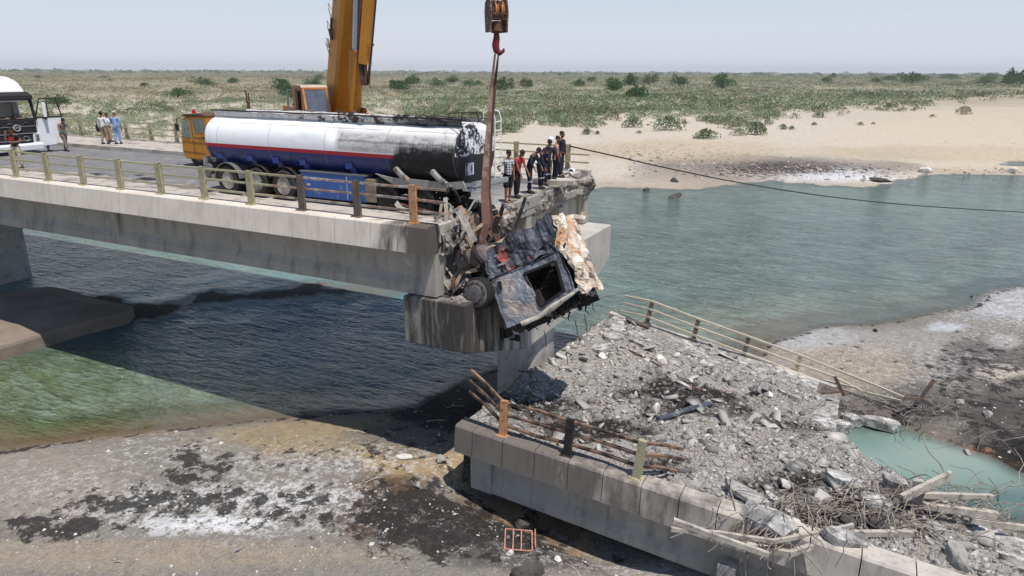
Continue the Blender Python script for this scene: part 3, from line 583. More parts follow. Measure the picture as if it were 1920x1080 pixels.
# ------------------------------------------------------------ tanker trailer
def tankmat():
    g = G('tank_paint_white_red_navy_burnt', .35, 0); v = g.geo(); s = g.sep(v); x, z = s[0], s[2]
    navy = g.mix(g.mr(g.noise(3, 4, .6, v), .35, .7), h(36, 48, 116), h(24, 32, 92))
    white = g.mix(g.mr(g.noise(1.3, 6, .7, g.map(v, (1, 1, .6))), .56, .72, 0, .55), h(240, 240, 242), h(202, 192, 178))
    zz = g.ma('ADD', z, g.ma('MULTIPLY', g.ma('ADD', x, 21), .0))
    c = g.mix(g.mr(zz, 9.44, 9.445), g.mix(g.mr(zz, 9.315, 9.32), navy, h(178, 34, 50)), white)
    # bare heat-dulled metal over the front half, upper side
    n = g.noise(1.4, 5, .6, v); n2 = g.noise(2.2, 6, .7, g.map(v, (1, 1, 3)))
    bare = g.mr(g.ma('ADD', x, g.ma('MULTIPLY', n, .5)), -15.2, -14.95)
    up = g.mr(z, 9.44, 9.5); c = g.mix(g.ma('MULTIPLY', bare, up), c, g.mix(g.mr(n2, .4, .65), h(206, 203, 200), h(158, 154, 150)))
    top = g.ma('MULTIPLY', g.mr(g.ma('ADD', z, g.ma('MULTIPLY', n2, .25)), 10.12, 10.24), bare); c = g.mix(top, c, h(226, 224, 222))
    sc = g.ma('MULTIPLY', bare, g.mr(g.ma('ABSOLUTE', g.ma('SUBTRACT', g.ma('ADD', z, g.ma('MULTIPLY', g.noise(5, 3, .6, v), .12)), 9.86)), .0, .05, .8, 0)); c = g.mix(sc, c, h(118, 112, 108))
    # soot: everything low towards the front
    lim = g.mr(x, -13.9, -12.9, 8.2, 9.72); so_ = g.mr(g.ma('SUBTRACT', g.ma('ADD', lim, g.ma('ADD', g.ma('MULTIPLY', g.ma('SUBTRACT', n2, .5), .5), g.ma('MULTIPLY', g.ma('SUBTRACT', g.noise(1, 6, .7, g.map(v, (14, 14, 1.2))), .5), .5))), z), -.22, .12)
    c = g.mix(so_, c, h(30, 28, 29))
    seam = g.ma('MAXIMUM', g.mr(g.ma('ABSOLUTE', g.ma('SUBTRACT', g.ma('FRACT', g.ma('MULTIPLY', x, .41)), .5)), .0, .012, .5, 0), g.ma('MULTIPLY', g.mr(g.ma('ABSOLUTE', g.ma('SUBTRACT', z, 10.16)), .0, .02, .6, 0), g.mr(g.noise(3, 4, .6, v), .4, .5)))
    c = g.mix(seam, c, h(120, 116, 114)); c = g.mix(g.mr(g.noise(9, 5, .7, g.map(v, loc=(8, 8, 8))), .68, .71, 0, .6), c, h(92, 84, 78))
    sm = g.ma('MULTIPLY', g.mr(g.noise(2.0, 6, .7, g.map(v, (1, 1, 1.6), (4, 4, 4))), .55, .72, 0, .8), g.mr(x, -14.2, -12.6)); c = g.mix(sm, c, h(88, 84, 82))
    g.set(g.b.inputs['Roughness'], g.mr(so_, 0, 1, .38, .75)); g.bump(g.noise(3, 4, .6, v), .15, .03); return g.col(c)
K['tank'] = tankmat()
def tankend():
    g = G('tank_end_blistered_paint', .6); v = g.geo(); s = g.sep(v); z = s[2]; y = s[1]
    b = g.mr(g.noise(7, 7, .72, v), .49, .53); side = g.mr(y, 19.0, 19.7, 0, -.12)
    b = g.mr(g.ma('ADD', g.noise(7, 7, .72, v), g.ma('ADD', side, g.mr(g.noise(1.6, 2, .5, v), .3, .7, -.08, .12))), .49, .53)
    c = g.mix(b, h(232, 232, 234), h(34, 32, 33)); c = g.mix(g.mr(g.ma('ADD', z, g.ma('MULTIPLY', g.noise(9, 4, .6, v), .05)), 9.50, 9.53), h(36, 35, 38), c)
    return g.col(c)
K['tankend'] = tankend()
TT = thing('tanker_trailer', 'large tanker trailer in white, red and navy with a fire-blackened end, parked on the bridge', 'tanker trailer', (-16, 19.15, 7.66))
TY, TZ = 19.15, 9.54
def tsec(x, ky=1, kz=1, n=44):
    r_ = []
    for k in range(n):
        q = 2*math.pi*k/n; cy = math.copysign(abs(math.cos(q))**.80, math.cos(q)); cz = math.copysign(abs(math.sin(q))**.86, math.sin(q))
        r_.append(Vector((x, TY+1.22*ky*cy, TZ+(.88 if cz > 0 else .97)*kz*cz)))
    return r_
m = MB(); xs = [-21.45, -21.40, -21.25]+list(np.linspace(-21.0, -11.0, 60))+[-10.93]
ks = [.86, .95, .992]+[1]*60+[.985]
dent = [0]*len(xs)
rings = []
for x, k in zip(xs, ks):
    rg = tsec(x, k, k)
    if x > -17.5:
        for p in rg:   # crumpled upper shoulder
            if p.z > 9.8 and p.y < 19.4:
                d_ = .05*float(fbm(np.array([p.x]), np.array([p.z*2.5+p.y]), 1.3, 3)[0]); p.y += d_*1.6; p.z -= abs(d_)*1.2
    rings.append(rg)
m.loft(rings); tank = part(m, 'tank', K['tank'], TT, smooth=True)
m = MB(); m.loft([tsec(-10.95, .985, .985), tsec(-10.925, .985, .985), tsec(-10.86, .93, .93), tsec(-10.80, .7, .7), tsec(-10.78, .3, .3)]); part(m, 'tank_end', K['tankend'], TT, smooth=True)
for x in (-21.2, -17.4, -15.2): m = MB(); m.loft([tsec(x-.02, 1.004, 1.004), tsec(x-.01, 1.01, 1.01), tsec(x+.01, 1.01, 1.01), tsec(x+.02, 1.004, 1.004)], cap=False); part(m, 'weld_band', K['tank'], TT, smooth=True)
def coam():
    g = G('coaming_peeling_paint', .6); v = g.geo(); s = g.sep(v)
    c = g.mix(g.mr(g.noise(5, 6, .7, v), .4, .7), h(224, 220, 216), h(182, 174, 168))
    k = g.ma('ADD', g.noise(2.2, 6, .72, g.map(v, (1.2, 1, 1.8))), g.mr(s[0], -19, -16.5, -.08, .06)); c = g.mix(g.mr(k, .56, .6), c, g.mix(g.mr(g.noise(4, 2, .5, v), .4, .6), h(70, 52, 42), h(44, 40, 38)))
    c = g.mix(g.mr(g.ma('ADD', s[0], g.noise(4, 4, .6, v)), -12.9, -12.5, 0, .85), c, h(40, 37, 36)); return g.col(c)
K['coam'] = coam()
m = MB()
for y0, lo in ((18.55, 1), (19.75, -1)):
    n = 44; a_ = []
    for i in range(n+1):
        x = -21.25+(10.3)*i/n; w = .02*math.sin(i*1.3)+random.uniform(-.015, .015); k = 1+.25*math.exp(-((i-5)/3)**2)
        a_.append([(x, y0+w*lo, 10.22), (x, y0+(.10+w)*-lo*k, 10.40), (x, y0+.13*-lo*k, 10.52+w*.6), (x, y0+.17*-lo*k, 10.52+w*.6), (x, y0+.14*-lo*k, 10.40), (x, y0+.06, 10.22)])
    m.loft(a_)
part(m, 'coaming', K['coam'], TT)
m = MB(); m.tube([(-21.4+i*.7, 18.36+random.uniform(-.02, .02), 10.555+random.uniform(-.015, .015)) for i in range(16)], .024, 6); m.tube([(-21.3+i*.7, 19.93, 10.50) for i in range(16)], .028, 6); part(m, 'top_rail', K['char'], TT)
m = MB(); m.bb((-21.1, 18.75, 10.36), (-11.1, 19.55, 10.40)); part(m, 'catwalk', K['char'], TT)
for x in (-19.6, -17.3, -14.8, -12.6): m = MB(); m.lathe((x, 19.2, 10.38), (0, 0, 1), [(0, .3), (.07, .3), (.1, .25), (.12, .1)]); part(m, 'hatch', K['ashmetal'], TT)
# underframe
m = MB(); m.bb((-21.5, 18.55, 8.5), (-11.0, 18.75, 8.72)); m.bb((-21.5, 19.6, 8.5), (-11.0, 19.8, 8.72))
for x in (-21.3, -19.6, -18.2, -16, -14, -12, -11): m.bb((x, 18.5, 8.45), (x+.12, 19.85, 8.6))
part(m, 'chassis', K['char'], TT)
m = MB(); m.prism([(-13.9, 8.82), (-13.4, 8.74), (-11.2, 8.72), (-10.7, 8.8), (-10.6, 8.6), (-11.4, 8.45), (-13.2, 8.52)], 17.98, 18.05, 1); part(m, 'side_skirt', wm('bare_grey_panel', h(176, 170, 164), h(146, 140, 134), 2, .6, .2, .05, 20), TT)
m = MB(); m.bar((-11.15, 18.0, 8.62), (-10.4, 18.3, 8.7), .09, .12); m.bar((-10.45, 18.2, 8.72), (-10.35, 20.2, 8.62), .09, .12); m.bb((-10.75, 18.05, 8.50), (-10.4, 20.35, 8.56)); part(m, 'bumper', K['silver'], TT)
for i, x in enumerate((-20.75, -19.3, -18.1, -16.9, -14.95)):
    m = MB(); m.bar((x, 18.12, 9.12), (x+.1, 18.22, 8.62), .22, .07, (0, 1, 0)); m.bar((x, 18.0, 9.1), (x+.02, 17.99, 8.9), .26, .02, (0, 1, 0)); part(m, 'bracket', flat('navy_bracket', h(44, 62, 130), .4), TT)
for x in (-13.05, -11.7):
    m = MB(); m.tube([(x, 17.98, 8.98), (x+.16, 18.02, 8.82), (x+.42, 18.06, 8.64), (x+.6, 18.08, 8.58)], [.1, .1, .09, .08], 8); m.lathe((x-.02, 17.9, 9.0), (0, 1, 0), [(0, .07), (.1, .1), (.2, .1)]); part(m, 'support_pipe', K['ashmetal'], TT, smooth=True)
# white frame with two oval holes on the end
m = MB()
def framed(m, y0, y1, z0, z1, x, n=10):
    cy, cz, ry, rz_ = (y0+y1)/2, (z0+z1)/2, (y1-y0)*.27, (z1-z0)*.38
    o_ = []; i_ = []
    for k in range(24):
        q = 2*math.pi*k/24; a, b = math.cos(q), math.sin(q); mx_ = max(abs(a)/1, abs(b)/1); o_.append((x, cy+(y1-y0)/2*a/mx_, cz+(z1-z0)/2*b/mx_)); i_.append((x, cy+ry*a, cz+rz_*b))
    m.loft([o_, i_, [(p[0]-.06, p[1], p[2]) for p in i_]], cap=False); m.loft([o_, [(p[0]-.1, p[1], p[2]) for p in o_]], cap=False)
framed(m, 18.42, 18.66, 8.93, 9.28, -10.70); 
n0 = len(m.v); framed(m, 0, .2, 8.93, 9.28, 0)
m.v[n0:] = [(-10.80+v[1]*.5, 18.42-(.2-v[1])*.0+v[0]*1.0, v[2]) for v in m.v[n0:]]
part(m, 'lamp_frame', K['white'], TT)
m = MB(); m.bb((-10.80, 18.43, 8.96), (-10.75, 18.65, 9.25)); part(m, 'lamp', K['char'], TT)
# ladder on the end
m = MB()
for y in (19.75, 20.15): m.tube([(-10.55, y, 8.62), (-10.55, y, 10.5), (-10.62, y, 10.72), (-10.8, y, 10.76), (-10.95, y, 10.66), (-10.98, y, 10.45)], .022, 6)
for k in range(7): m.tube([(-10.55, 19.75, 8.8+k*.27), (-10.55, 20.15, 8.8+k*.27)], .018, 6)
part(m, 'ladder', K['white'], TT)
m = MB(); m.tube([(-11.6, 18.7, 10.5), (-11.55, 18.7, 10.7), (-11.2, 19.2, 10.72), (-10.95, 19.6, 10.70), (-10.95, 19.7, 10.5)], .018, 6); m.tube([(-11.1, 18.6, 10.5), (-11.05, 18.62, 10.7), (-10.75, 19.0, 10.7), (-10.72, 19.05, 10.45)], .018, 6); part(m, 'handrail', K['char'], TT)
m = MB(); m.bb((-16.95, 17.92, 7.86), (-14.3, 18.35, 8.72)); bx = part(m, 'storage_box', K['blue'], TT, bev=.02)
m = MB(); m.bb((-16.99, 17.90, 8.70), (-14.25, 18.38, 8.74)); m.v = [tuple(Vector(v)-TT.location) for v in m.v]; m.build('lid', K['grey'], bx)
m = MB(); m.bb((-15.02, 17.905, 7.9), (-14.99, 17.925, 8.66)); m.bb((-16.7, 17.9, 8.25), (-16.55, 17.92, 8.32)); m.v = [tuple(Vector(v)-TT.location) for v in m.v]; m.build('door_seam', K['silver'], bx)
m = MB(); m.bb((-14.29, 17.93, 7.9), (-13.9, 18.35, 8.62)); part(m, 'side_panel', wm('beige_scorched_panel', h(176, 156, 124), h(110, 96, 82), 2, .8), TT)
def wheel(root, x, y, z, r=.5, w=.28, side=-1, burnt=False, rimc=None, dual=True, name='wheel', axis=None):
    """side -1 faces -Y"""
    rot = axis or Vector((0, side, 0)); rot = rot.normalized(); c = Vector((x, y, z))
    m = MB(); m.lathe(c-rot*w/2, rot, [(0, r*.6), (0, r*.93), (.03, r), (w-.03, r), (w, r*.93), (w, r*.62), (w-.05, r*.6), (.05, r*.58)], 26); W_ = part(m, name, K['char'] if burnt else K['tyre'], root, smooth=True)
    loc = root.location
    m = MB(); m.lathe(c-rot*w/2, rot, [(w*.9, r*.62), (w*.95, r*.6), (w*.5, r*.5), (w*.35, r*.28), (w*.8, r*.24), (w*.95, r*.12)], 22); m.v = [tuple(Vector(v)-loc) for v in m.v]; m.build('rim', rimc or K['grey'], W_, smooth=True)
    m = MB(); a = rot.orthogonal().normalized(); b = rot.cross(a)
    for k in range(10):
        q = 2*math.pi*k/10; pp = c+rot*(w*.0)+(a*math.cos(q)+b*math.sin(q))*r*.38; m.tube([pp, pp+rot*.07], .02, 6)
    m.v = [tuple(Vector(v)-loc) for v in m.v]; m.build('nut', K['char'], W_)
    return W_
rimw = wm('pale_dusty_rim', h(196, 188, 178), h(90, 84, 78), 3, .7)
for x in (-20.35, -19.0, -17.72):
    for y, sd in ((18.02, -1), (20.28, 1)): wheel(TT, x, y, 8.17, .51, .30, sd, rimc=rimw)
    for y, sd in ((18.36, -1), (19.94, 1)): wheel(TT, x, y, 8.17, .50, .28, sd)
    m = MB(); m.tube([(x, 18.1, 8.17), (x, 20.2, 8.17)], .07, 8); part(m, 'axle', K['char'], TT)
m = MB(); n = 12
for x0 in (-20.35,): m.loft([[(x0+r_*math.cos(q), y, 8.17+r_*math.sin(q)) for y, r_ in ((17.86, .60), (18.5, .60), (18.5, .62), (17.84, .63))] for q in np.linspace(.15, 3.0, n)])
part(m, 'mudguard', K['grey'], TT, smooth=True)
for x0 in (-19.0, -17.72):
    m = MB(); m.loft([[(x0+r_*math.cos(q), y, 8.17+r_*math.sin(q)) for y, r_ in ((17.95, .60), (18.5, .60), (18.5, .62), (17.93, .63))] for q in np.linspace(.35, 2.7, n)]); part(m, 'mudguard', K['char'], TT, smooth=True)
m = MB(); m.lathe((-21.45, 17.95, 8.5), (0, 1, 0), [(0, .05), (.05, .2), (.5, .2), (.55, .05)]); part(m, 'air_tank', K['grey'], TT, smooth=True)
m = MB(); m.bb((-21.7, 18.0, 8.05), (-21.2, 20.2, 8.3)); m.bb((-21.65, 18.0, 8.3), (-21.5, 18.2, 8.9)); m.bb((-21.6, 18.1, 8.75), (-21.1, 18.5, 8.92)); part(m, 'rear_beam', K['ashmetal'], TT)
# legs and burnt running gear below the blackened end
for x in (-13.55, -12.2):
    for y, sd in ((18.1, -1), (20.2, 1)):
        W_ = wheel(TT, x, y, 8.12, .46, .22, sd, True, K['char'])
    m = MB(); m.tube([(x, 18.1, 8.12), (x, 20.2, 8.12)], .08, 8); part(m, 'axle', K['char'], TT)

# ------------------------------------------------------------ mobile crane behind the tanker
CR = thing('mobile_crane', 'yellow-orange mobile crane with its tall boom raised, behind the tanker on the bridge', 'crane', (-23, 23.9, 7.66))
def cp(mb, name, mm, **k): return part(mb, name, mm, CR, **k)
m = MB(); m.bb((-28.6, 22.9, 8.25), (-15.5, 24.9, 8.85)); cp(m, 'carrier', K['orange'], bev=.03)
for x in (-27.6, -26.0, -20.0, -18.4):
    for y, sd in ((22.85, -1), (24.95, 1)): wheel(CR, x, y, 8.22, .56, .34, sd)
# driver cab
def cab_outline(x0=-28.35):   # x,z profile seen from the side
    return [(x0+.12, 8.0), (x0-.05, 8.3), (x0-.02, 9.0), (x0+.18, 9.78), (x0+.35, 9.9), (x0+1.75, 9.95), (x0+1.8, 8.1), (x0+1.3, 8.0)]
m = MB(); prof = cab_outline(); m.prism(prof, 22.55, 23.85, 1); cabo = cp(m, 'driver_cab', K['orange'], bev=.05)
def kid(mb, name, mm, parent, root, **k): mb.v = [tuple(Vector(v)-root.location) for v in mb.v]; return mb.build(name, mm, parent, **k)
m = MB(); m.prism([(-28.22, 9.90), (-28.0, 10.02), (-26.9, 10.06), (-26.55, 9.95)], 22.52, 23.88, 1); kid(m, 'roof', K['dkrust'], cabo, CR, bev=.03)
m = MB(); m.prism([(-27.42, 9.22), (-27.50, 9.80), (-26.75, 9.82), (-26.72, 9.22)], 22.535, 22.56, 1); kid(m, 'window', wm('side_window_glass', h(132, 140, 126), h(104, 112, 102), 4, .1), cabo, CR)
m = MB(); m.prism([(-28.3, 9.05), (-28.12, 9.72), (-27.72, 9.80), (-27.70, 9.0), (-27.9, 8.92)], 22.533, 22.56, 1); kid(m, 'window', wm('front_side_glass', h(150, 156, 146), h(112, 118, 110), 4, .1), cabo, CR)
for a, b in (((-27.56, 8.2), (-27.60, 9.86)), ((-27.5, 9.0), (-26.66, 8.98)), ((-28.3, 8.80), (-26.66, 8.76)), ((-28.3, 8.35), (-26.9, 8.3))):
    m = MB(); m.bar((a[0], 22.54, a[1]), (b[0], 22.54, b[1]), .012, .018); kid(m, 'door_seam', K['dkrust'], cabo, CR)
m = MB(); m.bb((-27.0, 22.52, 9.0), (-26.8, 22.54, 9.04)); kid(m, 'handle', K['char'], cabo, CR)
m = MB(); m.tube([(-28.25, 22.55, 9.85), (-28.42, 22.48, 9.8), (-28.44, 22.46, 9.5)], .02, 6); m.box((-28.44, 22.45, 9.42), (.06, .16, .32)); kid(m, 'mirror', K['char'], cabo, CR)
m = MB(); m.lathe((-27.75, 22.9, 10.03), (0, 0, 1), [(0, .09), (.16, .08), (.18, .03)]); kid(m, 'beacon', K['red'], cabo, CR)
# slewing upper works, turned towards the hook
SLW = Vector((-19.8, 23.85, 0)); AZ = math.atan2(-.505, .862); LM = Matrix.Translation(SLW) @ Matrix.Rotation(AZ, 4, 'Z'); LR = Matrix.Rotation(AZ, 3, 'Z')
def lp(mb, name, mm, parent=None, **k):
    mb.v = [tuple(LM @ Vector(v)-CR.location) for v in mb.v]; return mb.build(name, mm, parent or CR, **k)
m = MB(); m.bb((-3.2, -1.1, 8.86), (1.4, 1.1, 9.75)); lp(m, 'upper_house', K['dkorange'], bev=.04)
m = MB(); m.bb((-4.0, -1.2, 9.3), (-2.2, 1.2, 10.3)); m.bb((-3.1, -1.0, 10.3), (-2.3, .2, 10.6)); m.bb((-3.8, -1.1, 10.3), (-3.3, -.3, 10.5)); lp(m, 'engine_deck', K['dkrust'])
m = MB(); m.bb((-3.9, -1.5, 10.2), (-2.1, -1.25, 10.42)); lp(m, 'counterweight_beam', K['dkorange'], bev=.02)
m = MB(); m.prism([(.3, 9.7), (.45, 10.5), (1.3, 10.45), (2.1, 9.7)], .35, .45, 1); m.prism([(.3, 9.7), (.45, 10.4), (1.2, 10.35), (1.9, 9.7)], -.6, -.5, 1); lp(m, 'side_plate', K['dkorange'])
m = MB(); m.tube([(1.1, -.7, 10.0), (1.4, -.2, 10.35), (1.0, .3, 10.2)], .07, 8); m.box((.9, -.8, 10.1), (.5, .3, .25)); lp(m, 'hoist_gear', K['dkrust'])
m = MB(); m.tube([(-25.25, 23.8, 8.9), (-25.25, 23.8, 10.55)], .07, 8); m.tube([(-25.32, 23.8, 10.5), (-25.34, 23.8, 11.0), (-25.4, 23.8, 11.08)], .035, 8); m.tube([(-25.18, 23.8, 10.5), (-25.2, 23.8, 10.95)], .035, 8); cp(m, 'exhaust', K['dkrust'], smooth=True)
# operator cab: hollow shell with door hole on its outer side
cx1 = .42; cx0 = -1.35; ya, yb = -1.75, -.70; zb, zt = 9.75, 11.28
m = MB()
def wallp(m, pts, th=.05, ax=1, o=0): m.prism(pts, o, o+th, ax)
m.prism([(cx0, zb), (cx0, zt), (cx1-.55, zt), (cx1-.5, zt-.06), (cx1-.45, zt-.06), (cx1, zb)][::1], yb-.05, yb, 1)          # inner side
m.prism([(cx0, zb), (cx0, zt), (cx0+.55, zt), (cx0+.55, zb)], ya, ya+.05, 1); m.prism([(cx1-.62, zb), (cx1-.62, zt), (cx1-.45, zt-.06), (cx1, zb)], ya, ya+.05, 1); m.prism([(cx0+.5, zt-.16), (cx0+.5, zt), (cx1-.55, zt), (cx1-.55, zt-.16)], ya, ya+.05, 1)
m.bb((cx0, ya, zb), (cx0+.05, yb, zt)); m.bb((cx0, ya, zb), (cx1, yb, zb+.12))
for y in (ya, yb-.09): m.bar((cx1, y+.045, zb), (cx1-.47, y+.045, zt-.05), .09, .09)
m.bar((cx1-.47, ya, zt-.06), (cx1-.47, yb, zt-.06), .1, .1); m.bar((cx1-.02, ya, zb+.05), (cx1-.02, yb, zb+.05), .1, .14)
oc = lp(m, 'operator_cab', K['dkorange'], bev=.012)
m = MB(); m.prism([(cx0-.02, zt), (cx0+.1, zt+.07), (cx1-.6, zt+.07), (cx1-.42, zt-.03), (cx1-.5, zt)], ya-.02, yb+.02, 1); lp(m, 'roof', wm('faded_cab_roof', h(196, 182, 168), h(168, 150, 134), 2, .7), oc)
m = MB(); m.hexa([(cx1-.03, ya+.09, zb+.1), (cx1, ya+.09, zb+.1), (cx1, yb-.09, zb+.1), (cx1-.03, yb-.09, zb+.1), (cx1-.47, ya+.09, zt-.1), (cx1-.44, ya+.09, zt-.1), (cx1-.44, yb-.09, zt-.1), (cx1-.47, yb-.09, zt-.1)]); lp(m, 'windscreen', wm('hazy_windscreen', h(108, 112, 126), h(84, 88, 102), 3, .15, 0, 0), oc)
m = MB(); m.bb((cx0+.55, ya+.3, zb+.1), (cx0+1.0, yb-.3, zb+.75)); m.bb((cx0+.35, ya+.3, zb+.4), (cx0+.5, yb-.3, zb+1.1)); lp(m, 'seat', K['inside'], oc)
m = MB()
for a in ((0, 0), (0, 1)): pass
dx, dy = cx0+.5, ya
m.box((dx-.12, dy-.32, (zb+zt)/2+.05), (.05, .06, 1.25), None); m.box((dx-.02, dy-.02, (zb+zt)/2+.05), (.05, .06, 1.25)); m.bar((dx-.12, dy-.32, zt-.12), (dx-.02, dy-.02, zt-.12), .05, .06); m.bar((dx-.12, dy-.32, zb+.2), (dx-.02, dy-.02, zb+.2), .05, .1); m.bar((dx-.12, dy-.32, zb+.7), (dx-.02, dy-.02, zb+.7), .03, .05); lp(m, 'door', K['grey'], oc)
# boom
Bp = Vector((-.95, 0, 10.25)); BD = Vector((12.9, 0, 28.6)).normalized(); BU = Vector((-BD.z, 0, BD.x))   # back of the boom
def boomsec(m, a, b, w, d, w2=None, d2=None):
    w2 = w2 or w; d2 = d2 or d; r_ = []
    for q, ww, dp in ((a, w, d), (b, w2, d2)):
        c = Bp+BD*q; e = .12*dp
        r_.append([c+BU*u+Vector((0, v, 0)) for u, v in ((dp/2, -ww/2), (-dp/2+e, -ww/2), (-dp/2, -ww/2+e), (-dp/2, ww/2-e), (-dp/2+e, ww/2), (dp/2, ww/2))])
    m.loft(r_)
m = MB(); boomsec(m, -.6, 10.5, .80, 1.02, .80, .96); boom = lp(m, 'boom', K['orange'], bev=.012)
for a, b, w, d in ((10.3, 20, .70, .84), (19.8, 26.5, .60, .72), (26.3, 31.2, .5, .62)):
    m = MB(); boomsec(m, a, b, w, d); lp(m, 'boom_section', K['orange'], boom)
m = MB(); tip = Bp+BD*31.3; m.box(tip+Vector((.1, 0, -.1)), (.9, .5, .9)); m.lathe(tip+Vector((.35, -.3, 0)), (0, 1, 0), [(0, .1), (.02, .32), (.58, .32), (.6, .1)]); lp(m, 'boom_head', K['dkrust'], boom)
K['whline'] = flat('white_wire', h(228, 222, 206), .5)
for i, q in enumerate((2.75, 3.45, 4.15, 4.9)):       # climbing brackets on the back edge
    c = Bp+BD*q+BU*.5; m = MB(); y = -.42
    m.tube([c+Vector((0, y, 0))+BU*.0, c+BU*.35+Vector((0, y, .12)), c+BU*.32+Vector((0, y, -.12)), c+BD*-.45+BU*-.28+Vector((0, y-.02, 0))], .022, 5); lp(m, 'step_bracket', K['whline'], boom)
m = MB(); q = 4.85; c = Bp+BD*q+Vector((0, -.412, 0))
m.loft([[c+BD*(.24*math.cos(a_))+BU*(.18*math.sin(a_)+.12) for a_ in np.linspace(-2.6, -.3, 12)], [c+BD*(.17*math.cos(a_)-.02)+BU*(.12*math.sin(a_)+.17) for a_ in np.linspace(-2.6, -.3, 12)]], cap=False, closed=False); lp(m, 'boom_mark', K['white'], boom)
for q, u in ((1.1, .15), (2.0, .25)):
    m = MB(); c = Bp+BD*q+Vector((0, -.41, 0)); m.bar(c+BU*u, c+BU*(u-.18)-BD*.22, .012, .02); lp(m, 'boom_mark', K['whline'], boom)
m = MB(); c = Bp+BD*3.3+BU*.1+Vector((0, -.5, 0)); m.box(c, (.14, .10, .42), Matrix.Rotation(-.4, 3, 'Y')); m.tube([c, c+BD*.6+BU*.1], .05, 6); lp(m, 'valve_block', K['dkrust'], boom)
m = MB(); m.ell(Bp+BD*2.75+BU*.55+Vector((0, -.45, 0)), (.09, .09, .2)); lp(m, 'work_lamp', K['white'], boom, smooth=True)
b0 = at(664, 222, t=23.55); b1 = at(668, 95, t=23.35); b2 = at(671, -120, t=23.05)
m = MB(); m.tube([b0-(b1-b0)*.15, b1], .275, 24); cy_ = cp(m, 'lift_cylinder', K['orange'], smooth=True)
m = MB(); m.tube([b1-(b1-b0)*.02, b1+(b1-b0)*.012], .30, 24); kid(m, 'collar', K['dkorange'], cy_, CR, smooth=True)
m = MB(); m.tube([b1, b2], .175, 20); kid(m, 'piston_rod', K['rod'], cy_, CR, smooth=True)
j0 = at(700, -90, t=22.95); j1 = at(684, 120, t=23.1); j2 = at(686, 160, t=23.1)
m = MB(); m.bar(j0, j1, .34, .42, (0, 1, 0)); jb = cp(m, 'folding_jib', K['orange'], bev=.02)
m = MB(); m.bar(at(680, -90, t=23.2), at(675, 120, t=23.2), .10, .2, (0, 1, 0)); kid(m, 'jib_flange', K['dkrust'], jb, CR)
m = MB(); m.bar(j1+Vector((-.12, 0, .2)), j2+Vector((-.05, 0, 0)), .16, .3, (0, 1, 0)); m.bar(j1+Vector((.14, -.1, .1)), j2+Vector((.06, -.1, .05)), .05, .12, (0, 1, 0)); m.bar(j1+Vector((.14, .15, .1)), j2+Vector((.06, .1, .05)), .05, .12, (0, 1, 0)); kid(m, 'jib_fork', K['dkrust'], jb, CR)
m = MB(); m.bar(at(676, 82, t=23), at(700, 84, t=23), .12, .09); m.bar(at(678, 118, t=23), at(696, 120, t=23), .1, .08); kid(m, 'clamp', K['dkorange'], jb, CR)
m = MB(); m.tube([at(711, -90, t=22.8), at(705, 0, t=22.85), at(699, 70, t=22.9), at(694, 120, t=22.9)], .035, 6); kid(m, 'hose', K['black'], jb, CR)

# ------------------------------------------------------------ hook block and slings
hb = at(931, 30, t=17.6); ha = at(931, 62, t=17.6); ht = at(931, 98, t=17.6); px1 = (at(932, 30, t=17.6)-hb).length
HB = thing('hook_block', 'rusty multi-sheave crane hook block with a dark red hook, hanging over the wreck', 'crane hook', ht)
HM = Matrix.Rotation(R(-38), 3, 'Z')
def hpz(mb, name, mm, parent=None, **k): mb.v = [tuple(HM @ Vector(v)+hb-HB.location) for v in mb.v]; return mb.build(name, mm, parent or HB, **k)
u = px1*.86
K['blk'] = wm('rusty_striped_steel', h(128, 96, 82), h(92, 66, 56), 8, .8, .1, .2, 30, [(h(170, 150, 138), .38, 9)])
pl = [(-13*u, 24*u), (-16*u, 8*u), (-12*u, -30*u), (12*u, -30*u), (16*u, 8*u), (11*u, 28*u), (0, 34*u)]
for y0 in (-.26, .21): m = MB(); m.prism(pl, y0, y0+.05, 1); hpz(m, 'cheek_plate', K['blk'], bev=.01)
for i in range(5): m = MB(); m.lathe((0, -.205+i*.085, 10*u), (0, 1, 0), [(0, .25), (.014, .25), (.025, .21), (.045, .21), (.058, .25), (.072, .25)], 26); hpz(m, 'sheave', K['dkorange'] if i % 2 else K['dkrust'], smooth=True)
m = MB(); m.bb((-.2, -.21, -7*u), (.2, .21, 1*u)); m.bb((-.16, -.21, 2*u), (.24, .21, 5*u)); m.lathe((0, 0, -31*u), (0, 0, 1), [(0, .13), (.05, .17), (.28, .17), (.3, .08)], 16); hpz(m, 'crosshead', K['dkrust'])
m = MB(); m.bb((-10*u, -.268, -15*u), (2*u, -.262, -5*u)); pn = hpz(m, 'number_plate', flat('dusty_plate', h(176, 168, 150)))
m = MB()
def seg(m, x, z, w, hh): m.bb((x, -.274, z), (x+w, -.269, z+hh))
x0, z0, s_ = -8.6*u, -13.5*u, 1*u
for a in ((0, 6, 4, .8), (0, 3.2, .8, 2.8), (0, 3, 4, .8), (3.2, .5, .8, 2.6), (0, 0, 4, .8), (5, 6, 3.6, .8), (5, 0, 3.6, .8), (5, 0, .8, 6.5), (7.8, 0, .8, 6.5)): seg(m, x0+a[0]*s_, z0+a[1]*s_, a[2]*s_, a[3]*s_)
m.v = [tuple(HM @ Vector(v)+hb-HB.location) for v in m.v]; m.build('number', K['char'], pn)
